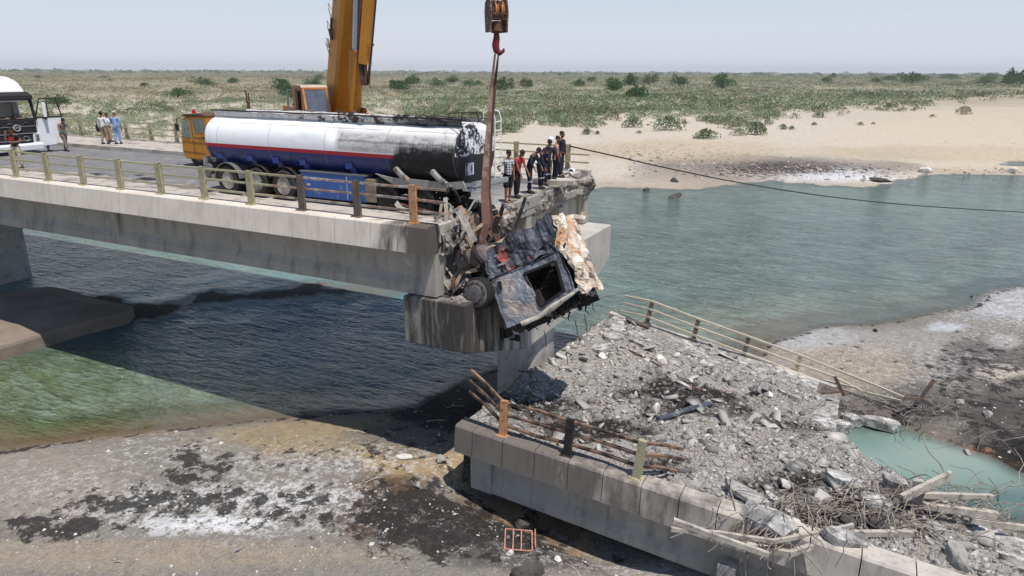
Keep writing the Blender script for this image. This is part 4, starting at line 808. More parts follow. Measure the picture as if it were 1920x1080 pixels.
m = MB(); m.tube([hb+Vector((0, 0, -28*u)), hb+Vector((0, 0, -36*u))], .07, 12); m.tube([ha+Vector((0, 0, .0)), ha+Vector((.0, 0, -10*u)), ha+Vector((-.03, 0, -22*u)), ha+Vector((.0, 0, -32*u)), ha+Vector((.09, .03, -37*u)), ha+Vector((.18, .06, -33*u)), ha+Vector((.19, .06, -28*u))], [.07, .09, .10, .095, .07, .045, .02], 14); m.v = [tuple(Vector(v)-HB.location) for v in m.v]; m.build('hook', K['hookred'], HB, smooth=True)
for dx in (-.16, -.05, .06, .17):
    m = MB(); tp_ = LM @ (tip+Vector((.6, dx, -.2))); m.tube([hb+HM @ Vector((.2, dx, 20*u)), tp_], .016, 6); m.v = [tuple(Vector(v)-HB.location) for v in m.v]; m.build('hoist_rope', K['char'], HB)
def strap(m, pts, w=.16, th=.012, side=(1, 0, 0)):
    rr_ = []
    for i, (p, ww) in enumerate(pts):
        p = Vector(p); sd = Vector(side).normalized(); nn = Vector((0, -1, 0)); rr_.append([p-sd*ww/2, p+sd*ww/2, p+sd*ww/2+nn*th, p-sd*ww/2+nn*th])
    m.loft(rr_)
SL = thing('lifting_sling', 'long dusty brown textile slings hanging from the crane hook to the wreck', 'sling', at(931, 100, t=17.6))
K['sling'] = wm('dusty_sling', h(150, 112, 98), h(116, 86, 76), 3, .95, 0, .3, 40, [(h(184, 150, 132), .45, 3)])
K['sling2'] = wm('dark_sling', h(112, 84, 74), h(84, 64, 58), 3, .95, 0, .3, 40)
iR = (IR.x, IR.y, 0)
m = MB(); strap(m, [(at(x, y, t=17.55), w) for x, y, w in ((931, 88, .03), (928, 105, .05), (922, 160, .08), (917, 230, .12), (912, 300, .17), (909, 360, .22), (912, 420, .24), (905, 450, .2), (898, 485, .15), (893, 500, .05))], side=iR); part(m, 'strap', K['sling'], SL)
m = MB(); strap(m, [(at(x, y, t=17.75), w) for x, y, w in ((932, 88, .03), (935, 100, .04), (929, 150, .08), (922, 220, .12), (917, 300, .14), (915, 360, .15), (918, 400, .18), (927, 430, .2), (938, 455, .2))], side=iR); part(m, 'strap', K['sling2'], SL)
m = MB(); strap(m, [(at(x, y, t=17.5), w) for x, y, w in ((898, 478, .14), (901, 494, .16), (912, 490, .14), (926, 496, .1), (930, 505, .05))], side=iR); part(m, 'strap_end', K['sling'], SL)

# ------------------------------------------------------------ wrecked truck hanging over the pier
WT = thing('wrecked_truck', 'burnt-out truck wreck with crumpled rusty cab hanging over the broken bridge end', 'truck', at(1000, 510, t=19))
def wp(mb, name, mm, parent=None, **k): mb.v = [tuple(Vector(v)-WT.location) for v in mb.v]; return mb.build(name, mm, parent or WT, **k)
U3 = IU; 
cz = (math.cos(R(24))*IR+math.sin(R(24))*IU).normalized()       # cab roof direction
cxv = (math.cos(R(-66))*IR+math.sin(R(-66))*IU).normalized()    # cab front direction
RT = Matrix.Rotation(R(14), 3, cxv) @ Matrix.Rotation(R(-10), 3, cz)
cz = RT @ cz; cxv = RT @ cxv; cyv = cz.cross(cxv).normalized()
if cyv.dot(IF) > 0: cyv = -cyv                                  # towards the camera
cc = at(1018, 515, t=18.2); 
def CL(a, b, c): return cc+(cxv*a+cyv*b+cz*c)*.88     # front, towards us, up
def crump(m, amp, sc=1.6):
    out = []
    for v in m.v:
        p = np.array(v); d_ = [float(fbm(np.array([p[0]*1.3+k*9+p[1]]), np.array([p[2]*1.3+k*5-p[1]]), sc, 3)[0]) for k in range(3)]
        out.append(tuple(p+amp*np.array(d_)))
    m.v = out; return m
def sheet(m, f, nu=14, nv=14):
    """grid surface f(u,v)"""
    rr_ = [[f(u_/nu, v_/nv) for v_ in range(nv+1)] for u_ in range(nu+1)]; m.loft(rr_, cap=False, closed=False)
HW = 1.12
LZ0, LZ1, LX0, LX1 = -1.58, 1.55, -1.42, 1.42
def cabmat(kind):
    g = G('burnt_cab_'+kind, .5, .15); v = g.geo(); n = g.noise(1.7, 6, .68, v); n2 = g.noise(3.2, 7, .72, g.map(v, loc=(5, 1, 7)))
    c = g.mix(g.mr(g.noise(1.0, 5, .6, v), .35, .65), h(108, 112, 122), h(66, 69, 78)); c = g.mix(g.mr(n2, .56, .70, 0, .5), c, h(150, 152, 158)); c = g.mix(g.mr(n, .56, .64, 0, .7), c, h(40, 40, 44))
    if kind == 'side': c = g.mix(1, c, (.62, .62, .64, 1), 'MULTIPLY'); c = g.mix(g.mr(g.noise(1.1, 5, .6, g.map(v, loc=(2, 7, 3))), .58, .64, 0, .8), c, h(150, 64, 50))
    if kind == 'door': c = g.mix(g.mr(g.noise(1.0, 5, .6, v), .50, .62), h(120, 124, 134), h(166, 154, 146)); c = g.mix(g.mr(g.noise(1, 5, .6, g.map(v, (4, 4, 1))), .52, .66, 0, .6), c, h(84, 80, 84))
    if kind == 'roof': c = g.mix(g.mr(n, .42, .52), h(228, 218, 204), h(196, 180, 160)); c = g.mix(g.mr(g.noise(1.2, 5, .6, g.map(v, loc=(3, 1, 2))), .52, .62, 0, .85), c, h(178, 126, 82)); c = g.mix(g.mr(g.noise(1.5, 6, .68, g.map(v, loc=(1, 1, 9))), .57, .63), c, h(92, 84, 82))
    g.bump(g.ma('ADD', g.noise(3.5, 5, .6, v, 1.5), g.ma('MULTIPLY', g.vor(1.6, v, 'DISTANCE_TO_EDGE'), .5)), .7, .10); return g.col(c)
K['cside'] = cabmat('side'); K['cdoor'] = cabmat('door'); K['cdoor2'] = cabmat('frame'); K['croof'] = cabmat('roof')
# near side with the sleeper part, door, cut-out window and torn panels; everything slightly crushed and rounded
def pt(a, c, b=HW):
    inn = .20*max(0, (c-.75)/.8)**2+.16*max(0, (-1.05-a)/.4)**2   # skin curves inwards at the roof and at the back
    return CL(a, b-inn-.05*math.sin(a*2.3+1)*math.sin(c*2.1), c)
m = MB(); sheet(m, lambda u_, v_: pt(LX0+u_*1.06, -.84+v_*2.15, HW+.05*math.sin(u_*9)*math.sin(v_*7)), 22, 34); crump(m, .20, 2.0); crump(m, .06, 5)
cabs = wp(m, 'cab_side', K['cside'])
m = MB(); sheet(m, lambda u_, v_: pt(LX0+.05+u_*.98, LZ0+.1+v_*.52, HW+.02), 12, 8); crump(m, .10, 3); wp(m, 'side_locker', K['cdoor2'])
m = MB(); m.hexa([pt(LX0+.15, -.99, HW-.10), pt(LX0+1.0, -.99, HW-.10), pt(LX0+1.0, -.80, HW-.10), pt(LX0+.15, -.80, HW-.10), pt(LX0+.15, -.99, HW+.05), pt(LX0+1.0, -.99, HW+.05), pt(LX0+1.0, -.80, HW+.05), pt(LX0+.15, -.80, HW+.05)]); wp(m, 'vent_slot', K['inside'])
for a in (.42, .75): m = MB(); m.bar(pt(LX0+a, -1.02, HW+.08), pt(LX0+a+.02, -.78, HW+.08), .05, .05); wp(m, 'hinge', K['silver'])
m = MB(); sheet(m, lambda u_, v_: pt(-.33+u_*1.66, -1.50+v_*(1.22+.08*u_), HW+.08-.06*abs(u_-.5)-.02*math.sin(u_*8)), 22, 16); crump(m, .045, 2.0); crump(m, .02, 6); door = wp(m, 'door', K['cdoor'])
# door frame round the window as crushed sheet strips
win = [(-.08, -.30), (1.12, -.24), (.94, .70), (.0, .78)]; outr = [(-.34, -.30), (1.36, -.24), (1.12, .98), (-.30, 1.02)]
m = MB()
for k in range(4):
    a0, a1, b0_, b1_ = win[k], win[(k+1) % 4], outr[k], outr[(k+1) % 4]
    def ff(u_, v_, a0=a0, a1=a1, b0_=b0_, b1_=b1_):
        p = (a0[0]*(1-u_)+a1[0]*u_, a0[1]*(1-u_)+a1[1]*u_); q = (b0_[0]*(1-u_)+b1_[0]*u_, b0_[1]*(1-u_)+b1_[1]*u_); return pt(p[0]*(1-v_)+q[0]*v_, p[1]*(1-v_)+q[1]*v_, HW+.07-.03*v_)
    sheet(m, ff, 10, 4)
crump(m, .07, 3); wp(m, 'window_frame', K['cdoor2'], door)
m = MB()
for k in range(4): a, b = win[k], win[(k+1) % 4]; m.bar(pt(a[0], a[1], HW+.06), pt(b[0], b[1], HW+.06), .07, .06, cyv)
crump(m, .05, 3); wp(m, 'window_seal', K['inside'], door)
m = MB(); m.bar(pt(-.16, -1.16, HW+.12), pt(.10, -1.20, HW+.12), .09, .05, cyv); wp(m, 'handle', K['inside'], door)
m = MB(); m.tube([pt(-.33, -1.46, HW+.10), pt(-.33, -.3, HW+.10), pt(-.28, .95, HW+.05)], .018, 6); m.tube([pt(-.3, .98, HW+.05), pt(.5, 1.0, HW+.04), pt(1.1, .92, HW+.02)], .02, 6); wp(m, 'door_gap', K['inside'], door)
m = MB(); m.tube([pt(1.40, -1.0, HW+.08), pt(1.42, -.4, HW+.10), pt(1.30, .1, HW+.12), pt(1.14, .8, HW+.06), pt(1.05, 1.2, HW)], [.08, .07, .09, .06, .05], 8); crump(m, .05, 4); wp(m, 'pillar', K['dusty'], None)
# crushed roof, pale with rust
m = MB()
def rooff(u_, v_):
    a = LX0-.02+u_*2.62; q = v_*math.pi*.78; rr_ = .42+.10*math.sin(a*2.0)
    if v_ < .45: q = v_/.45*math.pi/2; return CL(a, HW-.36+.36*math.cos(q)*1.0, 1.10+.42*math.sin(q)+.05*math.sin(a*4))
    k = (v_-.45)/.55; return CL(a+.05*math.sin(k*6), HW-.36-k*1.75, 1.52+.10*math.sin(k*math.pi)-.12*math.sin(k*9)*.3)
sheet(m, rooff, 34, 34); crump(m, .20, 1.8); crump(m, .09, 4.5); crump(m, .03, 9); wp(m, 'roof', K['croof'])
m = MB(); sheet(m, lambda u_, v_: CL(LX0-.02+.10*math.sin(v_*5), HW-.15-v_*2.0, LZ0+.15+u_*2.75), 18, 14); crump(m, .22, 2); wp(m, 'back_panel', K['ashmetal'])
m = MB(); sheet(m, lambda u_, v_: CL(LX0+u_*2.8, -HW, LZ0+.1+v_*2.8), 10, 10); crump(m, .15); wp(m, 'far_side', K['char'])
m = MB(); sheet(m, lambda u_, v_: CL(LX0+.1+u_*2.6, HW-.15-v_*2.0, LZ0+.08), 8, 8); crump(m, .15); wp(m, 'cab_floor', K['char'])
m = MB(); m.bar(CL(1.30, HW-.1, -.30), CL(1.34, -HW, -.3), .10, .14); m.bar(CL(1.12, HW-.1, 1.15), CL(1.12, -HW, 1.15), .14, .16); m.bar(CL(1.34, -HW+.1, -.3), CL(1.12, -HW+.1, 1.15), .1, .1); crump(m, .08, 3); wp(m, 'windscreen_frame', K['ashmetal'])
m = MB(); sheet(m, lambda u_, v_: CL(1.36+.06*math.sin(v_*6), HW-.05-v_*2.1, -.28-u_*1.2), 12, 14); crump(m, .16, 2.5); wp(m, 'front_panel', K['char'])
m = MB(); m.box(CL(.80, 0, -.45), (.5, 1.7, .5), Matrix((cxv, cyv, cz)).transposed()); m.tube([CL(.5, .5+.2*math.cos(q), .0+.2*math.sin(q)) for q in np.linspace(0, 6.28, 14)], .018, 6); crump(m, .06); wp(m, 'dashboard', K['char'])
m = MB(); m.box(CL(-.3, .35, -.6), (.5, .5, .6), Matrix((cxv, cyv, cz)).transposed()); m.box(CL(-.5, .35, -.1), (.12, .5, .8), Matrix((cxv, cyv, cz)).transposed()); crump(m, .08, 3); wp(m, 'seat', K['char'])
m = MB()
for i in range(70):
    v_ = random.random(); p = CL(random.uniform(1.1, 1.5), HW-.15-2.0*v_, random.uniform(-1.4, 1.3)); L = random.uniform(.05, .30)
    if random.random() < .4: m.box(p, (random.uniform(.05, .3), random.uniform(.03, .12), random.uniform(.03, .2)), Euler([random.uniform(0, 3) for _ in range(3)]).to_matrix())
    else: m.tube([p, p+Vector((random.uniform(-.1, .1), random.uniform(-.1, .1), -L*.6)), p+Vector((random.uniform(-.15, .15), random.uniform(-.1, .1), -L))], [.03, .025, .008], 5)
for px_, py_, ly in ((1096, 590, 40), (1078, 600, 28), (1060, 655, 30), (1020, 620, 30), (1108, 560, 22)):
    m.tube([at(px_, py_, t=18.6), at(px_+3, py_+ly*.5, t=18.6), at(px_+5, py_+ly, t=18.6)], .012, 5)
wp(m, 'hanging_shreds', K['char'])['kind'] = 'stuff'
m = MB(); m.tube([at(x, y, t=18.5) for x, y in ((918, 590), (928, 606), (942, 622), (962, 632))], [.10, .12, .12, .05], 8); crump(m, .08); wp(m, 'bent_bumper', K['ashmetal'])
# chassis rails and running gear between deck end and cab
m = MB()
m.bar(at(700, 392, t=18.9), at(905, 470, t=18.9), .09, .26); m.bar(at(905, 470, t=18.9), at(985, 560, t=18.8), .09, .24); m.bar(at(740, 372, t=20.2), at(940, 450, t=20.2), .09, .26); m.bar(at(860, 470, t=18.3), at(945, 600, t=18.3), .1, .2)
wp(m, 'chassis_rail', K['char'], jit=.01)
hub = at(898, 550, t=16.75); hd = (cyv*.9+Vector((-.25, -.3, -.1))).normalized()
wheel(WT, *hub, r=.47, w=.34, burnt=True, rimc=K['grey'], axis=hd)
m = MB(); m.tube([hub, hub-hd*2.2], .1, 8); wp(m, 'axle', K['char'])
m = MB(); m.lathe(hub+hd*.02, hd, [(0, .42), (.16, .40), (.2, .31), (.18, .27), (.26, .25), (.30, .1)], 22)
for k in range(12):
    q = 2*math.pi*k/12; a = hd.orthogonal().normalized(); b = hd.cross(a); pp = hub+hd*.19+(a*math.cos(q)+b*math.sin(q))*.34; m.tube([pp, pp+hd*.05], .03, 6)
wp(m, 'hub', wm('burnt_hub', h(120, 114, 113), h(84, 80, 80), 5, .6, .4), None)
fa = (at(900, 478, t=16.9)-at(864, 497, t=16.9)).normalized(); fc = at(880, 486, t=16.9)
m = MB(); m.lathe(fc-fa*.42, (fa*1+Vector((0, .25, 0))), [(0, .05), (.02, .2), (.08, .27), (.42, .28), (.44, .29), (.46, .28), (.8, .27), (.86, .2), (.88, .05)], 24); wp(m, 'fuel_tank', wm('scorched_tank', h(150, 144, 142), h(104, 94, 92), 2.5, .6, .2, .1, 20, [(h(86, 74, 72), .5, 2)]), None, smooth=True)
m = MB(); m.lathe(fc-fa*.02, (fa*1+Vector((0, .25, 0))), [(0, .288), (.03, .292), (.06, .288)], 24); m.lathe(fc+fa*.3, (fa*1+Vector((0, .25, 0))), [(0, .284), (.03, .288), (.06, .28)], 24); wp(m, 'tank_band', K['char'])
# torn frames and sheets
def ribbon(pts, w, mt, name='torn_strip', th=.015):
    m = MB(); P_ = [at(x, y, t=t) for x, y, t in pts]
    rr_ = []
    for i, p in enumerate(P_):
        d = (P_[min(i+1, len(P_)-1)]-P_[max(i-1, 0)]).normalized(); sd = d.cross(Vector((random.uniform(-.3, .3), -1, .4))).normalized(); nn = d.cross(sd).normalized()
        rr_.append([p-sd*w/2, p+sd*w/2, p+sd*w/2+nn*th, p-sd*w/2+nn*th])
    m.loft(rr_); wp(m, name, mt)
strips = [([(818, 425, 17.3), (838, 405, 17.2), (862, 388, 17.3), (884, 400, 17.5)], .09, 'ashmetal'), ([(820, 455, 17.0), (850, 440, 17), (880, 410, 17.2)], .12, 'ashmetal'), ([(828, 470, 17), (848, 440, 17.2), (880, 405, 17.4)], .08, 'dusty'),
    ([(838, 480, 16.9), (858, 452, 17.0), (890, 432, 17.3)], .10, 'ashmetal'), ([(852, 492, 17), (862, 470, 17), (886, 440, 17.2)], .09, 'dusty'), ([(872, 470, 17), (856, 450, 17), (880, 440, 17.2), (905, 420, 17.4)], .10, 'tanp'),
    ([(862, 388, 17.6), (870, 400, 17.5), (862, 420, 17.4)], .16, 'rust'), ([(882, 405, 17.7), (895, 425, 17.6), (898, 440, 17.6), (905, 460, 17.6)], .34, 'tanp'), ([(905, 405, 18.0), (920, 430, 18), (948, 465, 18)], .3, 'brownrail'),
    ([(928, 415, 18.1), (942, 440, 18.2), (955, 458, 18.3)], .05, 'tanp'), ([(935, 412, 18.1), (950, 438, 18.2), (963, 452, 18.3)], .05, 'tanp'), ([(942, 410, 18.1), (957, 434, 18.2), (970, 447, 18.3)], .05, 'dusty'), ([(950, 408, 18.3), (962, 430, 18.3), (975, 442, 18.4)], .05, 'brownrail'),
    ([(922, 372, 18.6), (932, 382, 18.6), (946, 400, 18.4), (952, 408, 18.3)], .2, 'white2'), ([(915, 412, 18.0), (935, 404, 18), (952, 398, 18)], .08, 'rust'), ([(820, 480, 16.8), (830, 520, 16.6), (846, 540, 16.6)], .2, 'dusty'), ([(822, 500, 16.8), (822, 540, 16.5), (835, 560, 16.4)], .1, 'ashmetal'),
    ([(905, 470, 17.3), (925, 460, 17.4), (960, 440, 17.8), (1000, 425, 18.2)], .09, 'tanp'), ([(912, 480, 17.4), (940, 470, 17.5), (975, 448, 18.0)], .06, 'rust'), ([(985, 432, 18.3), (1030, 415, 18.6), (1075, 405, 19), (1098, 408, 19)], .12, 'croof'), ([(700, 370, 18.2), (760, 385, 18), (820, 400, 17.8), (870, 395, 17.8)], .08, 'dkrust'),
    ([(742, 380, 17.8), (752, 392, 17.6), (768, 396, 17.6), (772, 385, 17.6)], .16, 'white2'), ([(780, 370, 18), (830, 385, 18), (880, 400, 18)], .05, 'brownrail'), ([(958, 450, 19), (972, 410, 19.4), (985, 370, 19.8)], .13, 'char'), ([(860, 600, 17.8), (900, 590, 17.9), (950, 620, 18)], .05, 'dkrust'), ([(935, 560, 18), (950, 590, 18), (965, 620, 18)], .05, 'ashmetal'), ([(920, 520, 18), (940, 540, 18), (960, 590, 18)], .06, 'dkrust')]
for i in range(34):
    x0_, y0_ = random.uniform(818, 892), random.uniform(410, 560); t0_ = 16.3+random.random()*1.0; a_ = random.uniform(-2.4, -.6); L_ = random.uniform(25, 70); b_ = a_+random.gauss(0, .5)
    strips.append(([(x0_, y0_, t0_), (x0_+L_*.5*math.cos(a_), y0_+L_*.5*math.sin(a_), t0_+.1), (x0_+L_*.5*math.cos(a_)+L_*.5*math.cos(b_), y0_+L_*.5*math.sin(a_)+L_*.5*math.sin(b_), t0_+.25)], random.choice((.05, .08, .12, .18)), random.choice(('ashmetal', 'dusty', 'char', 'tanp', 'ashmetal', 'dkrust'))))
K['tanp'] = wm('tan_scorched_metal', h(182, 160, 136), h(126, 104, 86), 4, .8, .1, .2, 30, [(h(60, 52, 46), .35, 4)]); K['white2'] = wm('ash_white_sheet', h(214, 208, 200), h(170, 162, 156), 3, .8)
for p_, w_2, k_ in strips: ribbon(p_, w_2, K[k_])
m = MB()
for i in range(130):
    fx_ = random.random(); x = 835+fx_*125; y = 400+fx_*95+random.gauss(0, 38); a = at(x, y, t=random.uniform(17.6, 18.8)); d = Vector((random.gauss(0, 1), random.gauss(0, .5), random.gauss(0, 1))).normalized(); L = random.uniform(.12, .55)
    b = a+d*L; c_ = b+Vector((random.gauss(0, .3), random.gauss(0, .2), random.gauss(0, .3)))*L
    if random.random() < .4: m.box(a, (random.uniform(.08, .3), random.uniform(.05, .15), random.uniform(.05, .3)), Euler([random.uniform(0, 3) for _ in range(3)]).to_matrix())
    else: m.tube([a, b, c_], random.choice((.015, .025, .04)), 5)
wp(m, 'tangled_wreckage', K['char'], jit=.01)['kind'] = 'stuff'
m = MB()
for i in range(80):
    fx_ = random.random(); x = 905+fx_*70; y = 500+fx_*80+random.gauss(0, 35); a = at(x, y, t=random.uniform(18.0, 19.4)); d = Vector((random.gauss(0, 1), random.gauss(0, .5), random.gauss(0, 1))).normalized(); L = random.uniform(.12, .5)
    if random.random() < .5: m.box(a, (random.uniform(.08, .4), random.uniform(.08, .3), random.uniform(.08, .35)), Euler([random.uniform(0, 3) for _ in range(3)]).to_matrix())
    else: m.tube([a, a+d*L, a+d*L+Vector((random.gauss(0, .15), 0, random.gauss(0, .15)))], random.choice((.015, .03, .045)), 5)
wp(m, 'engine_wreckage', K['char'], jit=.01)['kind'] = 'stuff'
m = MB()
for i in range(70):
    x = random.uniform(600, 900); y = 352+(x-600)*.12+random.gauss(0, 14); a = at(x, y, t=random.uniform(18.3, 20)); 
    if a.z < 7.72: a.z = 7.72+random.random()*.1
    m.box(a, (random.uniform(.1, .6), random.uniform(.08, .3), random.uniform(.04, .2)), Euler([random.uniform(-.5, .5), random.uniform(-.5, .5), random.uniform(0, 3)]).to_matrix())
wp(m, 'scorched_debris', K['char'], jit=.01)['kind'] = 'stuff'

# ------------------------------------------------------------ white truck with an open door
WH = thing('white_truck', 'white damaged truck with its door open and cloth over the dashboard', 'truck', (-41, 21.5, 7.66))
def hp(mb, name, mm, parent=None, **k): mb.v = [tuple(Vector(v)-WH.location) for v in mb.v]; return mb.build(name, mm, parent or WH, **k)
XF = -39.5; TL, TR = 20.25, 22.75; TM = 21.5
m = MB(); m.prism([(XF-2.2, 8.2), (XF-2.2, 10.75), (XF-.45, 10.75), (XF-.30, 10.35), (XF-.4, 10.3), (XF-2.1, 10.3), (XF-2.1, 8.2)], TL, TR, 1)
m.bb((XF-2.2, TL, 8.3), (XF-2.15, TR, 10.75))
for y in (TL, TR-.06): m.prism([(XF-2.2, 8.2), (XF-2.2, 10.5), (XF-1.45, 10.5), (XF-1.45, 8.2)], y, y+.06, 1); m.prism([(XF-.10, 8.2), (XF-.08, 9.5), (XF-.32, 10.4), (XF-.42, 10.4), (XF-.24, 9.4), (XF-.3, 8.2)], y, y+.06, 1)
m.bb((XF-2.1, TL, 8.3), (XF-.1, TR, 8.5)); cabw = hp(m, 'cab', K['white'], bev=.02)
m = MB(); m.loft([[(XF-2.2, TM+1.22*a, 10.75+.0) for a in (-1, 1)]+[(XF-.45, TM+1.2, 10.75), (XF-.45, TM-1.2, 10.75)], [(XF-2.2, TM+1.18*a, 11.3) for a in (-1, 1)]+[(XF-.85, TM+1.1, 11.3), (XF-.85, TM-1.1, 11.3)], [(XF-2.2, TM+1.0*a, 11.55) for a in (-1, 1)]+[(XF-1.3, TM+.85, 11.55), (XF-1.3, TM-.85, 11.55)]]); hp(m, 'roof_deflector', K['white'], cabw, bev=.12)
m = MB(); m.prism([(XF-.45, 10.80), (XF-.05, 10.62), (XF-.02, 10.42), (XF-.3, 10.38), (XF-.42, 10.6)], TL+.02, TR-.02, 1); hp(m, 'sun_visor', K['black'], cabw, bev=.02)
m = MB()
for y in (TL, TR-.1): m.bar((XF-.08, y+.05, 9.42), (XF-.30, y+.05, 10.45), .10, .12, (0, 1, 0))
m.bar((XF-.06, TL, 9.42), (XF-.06, TR, 9.42), .08, .1); m.bar((XF-.3, TL, 10.42), (XF-.3, TR, 10.42), .08, .1); hp(m, 'windscreen_frame', K['black'], cabw)
m = MB(); m.bb((XF-.08, TL+.12, 8.62), (XF+.02, TR-.14, 9.40)); m.bb((XF-.08, TL+.35, 8.1), (XF+.02, TR-.42, 8.62)); gr_ = hp(m, 'grille', K['black'], cabw, bev=.02)
m = MB()
for z in (8.72, 9.08): m.bb((XF+.02, TL+.2, z-.012), (XF+.045, TR-.2, z+.012))
m.bb((XF+.02, TL+.4, 8.36), (XF+.04, TR-.5, 8.385)); m.bb((XF+.02, TL+.5, 8.2), (XF+.04, TR-.6, 8.22)); hp(m, 'trim_bar', K['silver'], gr_)
m = MB(); bc = Vector((XF+.045, 21.62, 9.02)); m.tube([bc+Vector((.02, .17*math.cos(q), .15*math.sin(q))) for q in np.linspace(0, 2*math.pi, 26)], .028, 6); m.bar(bc+Vector((.0, -.16, 0)), bc+Vector((.0, .16, 0)), .03, .04); hp(m, 'badge', K['silver'], gr_)
m = MB(); m.prism([(XF-.2, 7.85), (XF+.1, 7.85), (XF+.12, 8.12), (XF+.04, 8.22), (XF-.2, 8.22)], TL-.02, TR+.02, 1)
for y0 in (TL, TR-.38): m.bb((XF-.15, y0, 8.2), (XF+.03, y0+.38, 8.72)); 
hp(m, 'bumper', K['white'], cabw, bev=.03)
for y0 in (TL+.08, TR-.30): m = MB(); m.bb((XF+.0, y0, 8.28), (XF+.045, y0+.22, 8.66)); hl = hp(m, 'headlight', K['silver'], cabw, bev=.02); m = MB(); m.bb((XF+.02, y0+.05, 8.32), (XF+.052, y0+.17, 8.44)); m.bb((XF+.02, y0+.05, 8.47), (XF+.052, y0+.17, 8.6)); hp(m, 'lamp', K['glass'], hl)
m = MB(); m.tube([(XF+.04, TR-.75+.14*math.cos(q), 8.45+.12*math.sin(q)) for q in np.linspace(0, 6.29, 16)], .012, 5); hp(m, 'fog_lamp', K['silver'], cabw)
m = MB(); sheet(m, lambda u_, v_: (XF-.7+u_*.78, TL+.2+v_*2.05, 9.45+.12*math.sin(u_*5)-.14*u_+.06*math.sin(v_*17)+.04*math.sin(v_*31+u_*9)), 10, 30); hp(m, 'draped_cloth', wm('brown_cloth', h(120, 98, 86), h(82, 66, 58), 6, .95, 0, .4, 20, [(h(170, 150, 136), .3, 7)]), cabw)
m = MB(); m.bb((XF-1.9, TL+.15, 8.5), (XF-.6, TR-.15, 8.7)); m.bb((XF-1.7, 20.5, 8.7), (XF-1.2, 21.1, 9.3)); m.bb((XF-1.8, 20.5, 9.2), (XF-1.65, 21.1, 10.1)); m.bb((XF-.5, TL+.1, 8.6), (XF-.12, TR-.1, 9.42)); hp(m, 'interior', K['inside'], cabw)
m = MB(); m.tube([(XF-.75+.12*math.sin(q), 22.15+.24*math.cos(q), 9.52+.16*math.sin(q)) for q in np.linspace(0, 6.29, 20)], .02, 6); hp(m, 'steering_wheel', K['black'], cabw)
m = MB(); m.bb((XF-2.0, TR-.9, 8.7), (XF-1.9, TR-.12, 10.2)); hp(m, 'back_window', K['walk'], cabw)
# open door, hinged at the right front corner and swung outwards
DM = Matrix.Translation((XF-.18, TR+.02, 0)) @ Matrix.Rotation(R(64), 4, 'Z')   # local x along the door
def dp(mb, name, mm, parent, **k): mb.v = [tuple(DM @ Vector(v)) for v in mb.v]; return hp(mb, name, mm, parent, **k)
m = MB(); m.prism([(0, 8.55), (0, 9.48), (1.22, 9.50), (1.25, 8.75), (.9, 8.55), (.75, 8.05), (.1, 8.0)], -.04, .04, 1); dr = dp(m, 'door', K['white'], cabw, bev=.015)
m = MB(); q_ = [(0, 9.48), (1.2, 9.5), (1.02, 10.45), (.28, 10.42)]
for i in range(4): a, b = q_[i], q_[(i+1) % 4]; m.bar((a[0], 0, a[1]), (b[0], 0, b[1]), .06, .11, (0, 1, 0))
m.bar((.58, 0, 9.5), (.62, 0, 10.42), .05, .07, (0, 1, 0)); dp(m, 'window_frame', K['black'], dr)
m = MB(); m.bb((.98, -.06, 8.85), (1.2, -.035, 9.02)); dp(m, 'door_recess', K['black'], dr)
m = MB(); m.bb((.35, -.36, 9.5), (.5, -.22, 10.25)); mi = dp(m, 'mirror', K['white'], dr, bev=.03); m = MB(); m.tube([(.3, -.04, 9.45), (.42, -.3, 9.42), (.42, -.3, 9.6)], .03, 6); m.bb((.36, -.32, 9.38), (.5, -.2, 9.5)); dp(m, 'mirror_arm', K['black'], mi)
m = MB(); m.bb((XF-9, 20.9, 8.1), (XF-.3, 22.1, 8.4)); hp(m, 'chassis', K['char'])
m = MB(); m.bb((XF-9, 20.2, 8.6), (XF-2.7, 22.8, 10.9)); hp(m, 'cargo_body', K['white'], bev=.03)
for x in (XF-1.3, XF-6.5, XF-7.8):
    for y, sd in ((20.45, -1), (22.55, 1)): wheel(WH, x, y, 8.16, .5, .3, sd)

# ------------------------------------------------------------ people
def skin_mesh(name, V, E_, Rr, m_, parent, root=0):
    me = bpy.data.meshes.new(name); me.from_pydata(V, E_, []); me.materials.append(m_)
    o = bpy.data.objects.new(name, me); COL.objects.link(o)
    md = o.modifiers.new('skin', 'SKIN'); md.branch_smoothing = .6
    sv = me.skin_vertices[0].data if me.skin_vertices else None
    if sv is None:
        import bmesh
        bm = bmesh.new(); bm.from_mesh(me); bm.verts.layers.skin.verify(); bm.to_mesh(me); bm.free(); sv = me.skin_vertices[0].data
    for i, r in enumerate(Rr): sv[i].radius = (r, r) if not isinstance(r, tuple) else r; sv[i].use_root = (i == root)
    sb = o.modifiers.new('sub', 'SUBSURF'); sb.levels = 1; sb.render_levels = 1
    dg = bpy.context.evaluated_depsgraph_get(); ev = o.evaluated_get(dg); nm = bpy.data.meshes.new_from_object(ev); nm.materials.clear(); nm.materials.append(m_)
    nm.polygons.foreach_set('use_smooth', [True]*len(nm.polygons)); bpy.data.objects.remove(o)
    o = bpy.data.objects.new(name, nm); COL.objects.link(o); o.parent = parent; return o
SKIN = wm('tanned_skin', h(150, 104, 80), h(132, 90, 68), 4, .6, 0, .02, 30)
HAIR = flat('dark_hair', h(26, 22, 20), .7); SHOE = flat('dark_shoe', h(40, 36, 34), .7); EYE = flat('eye_dark', h(20, 16, 14), .3)
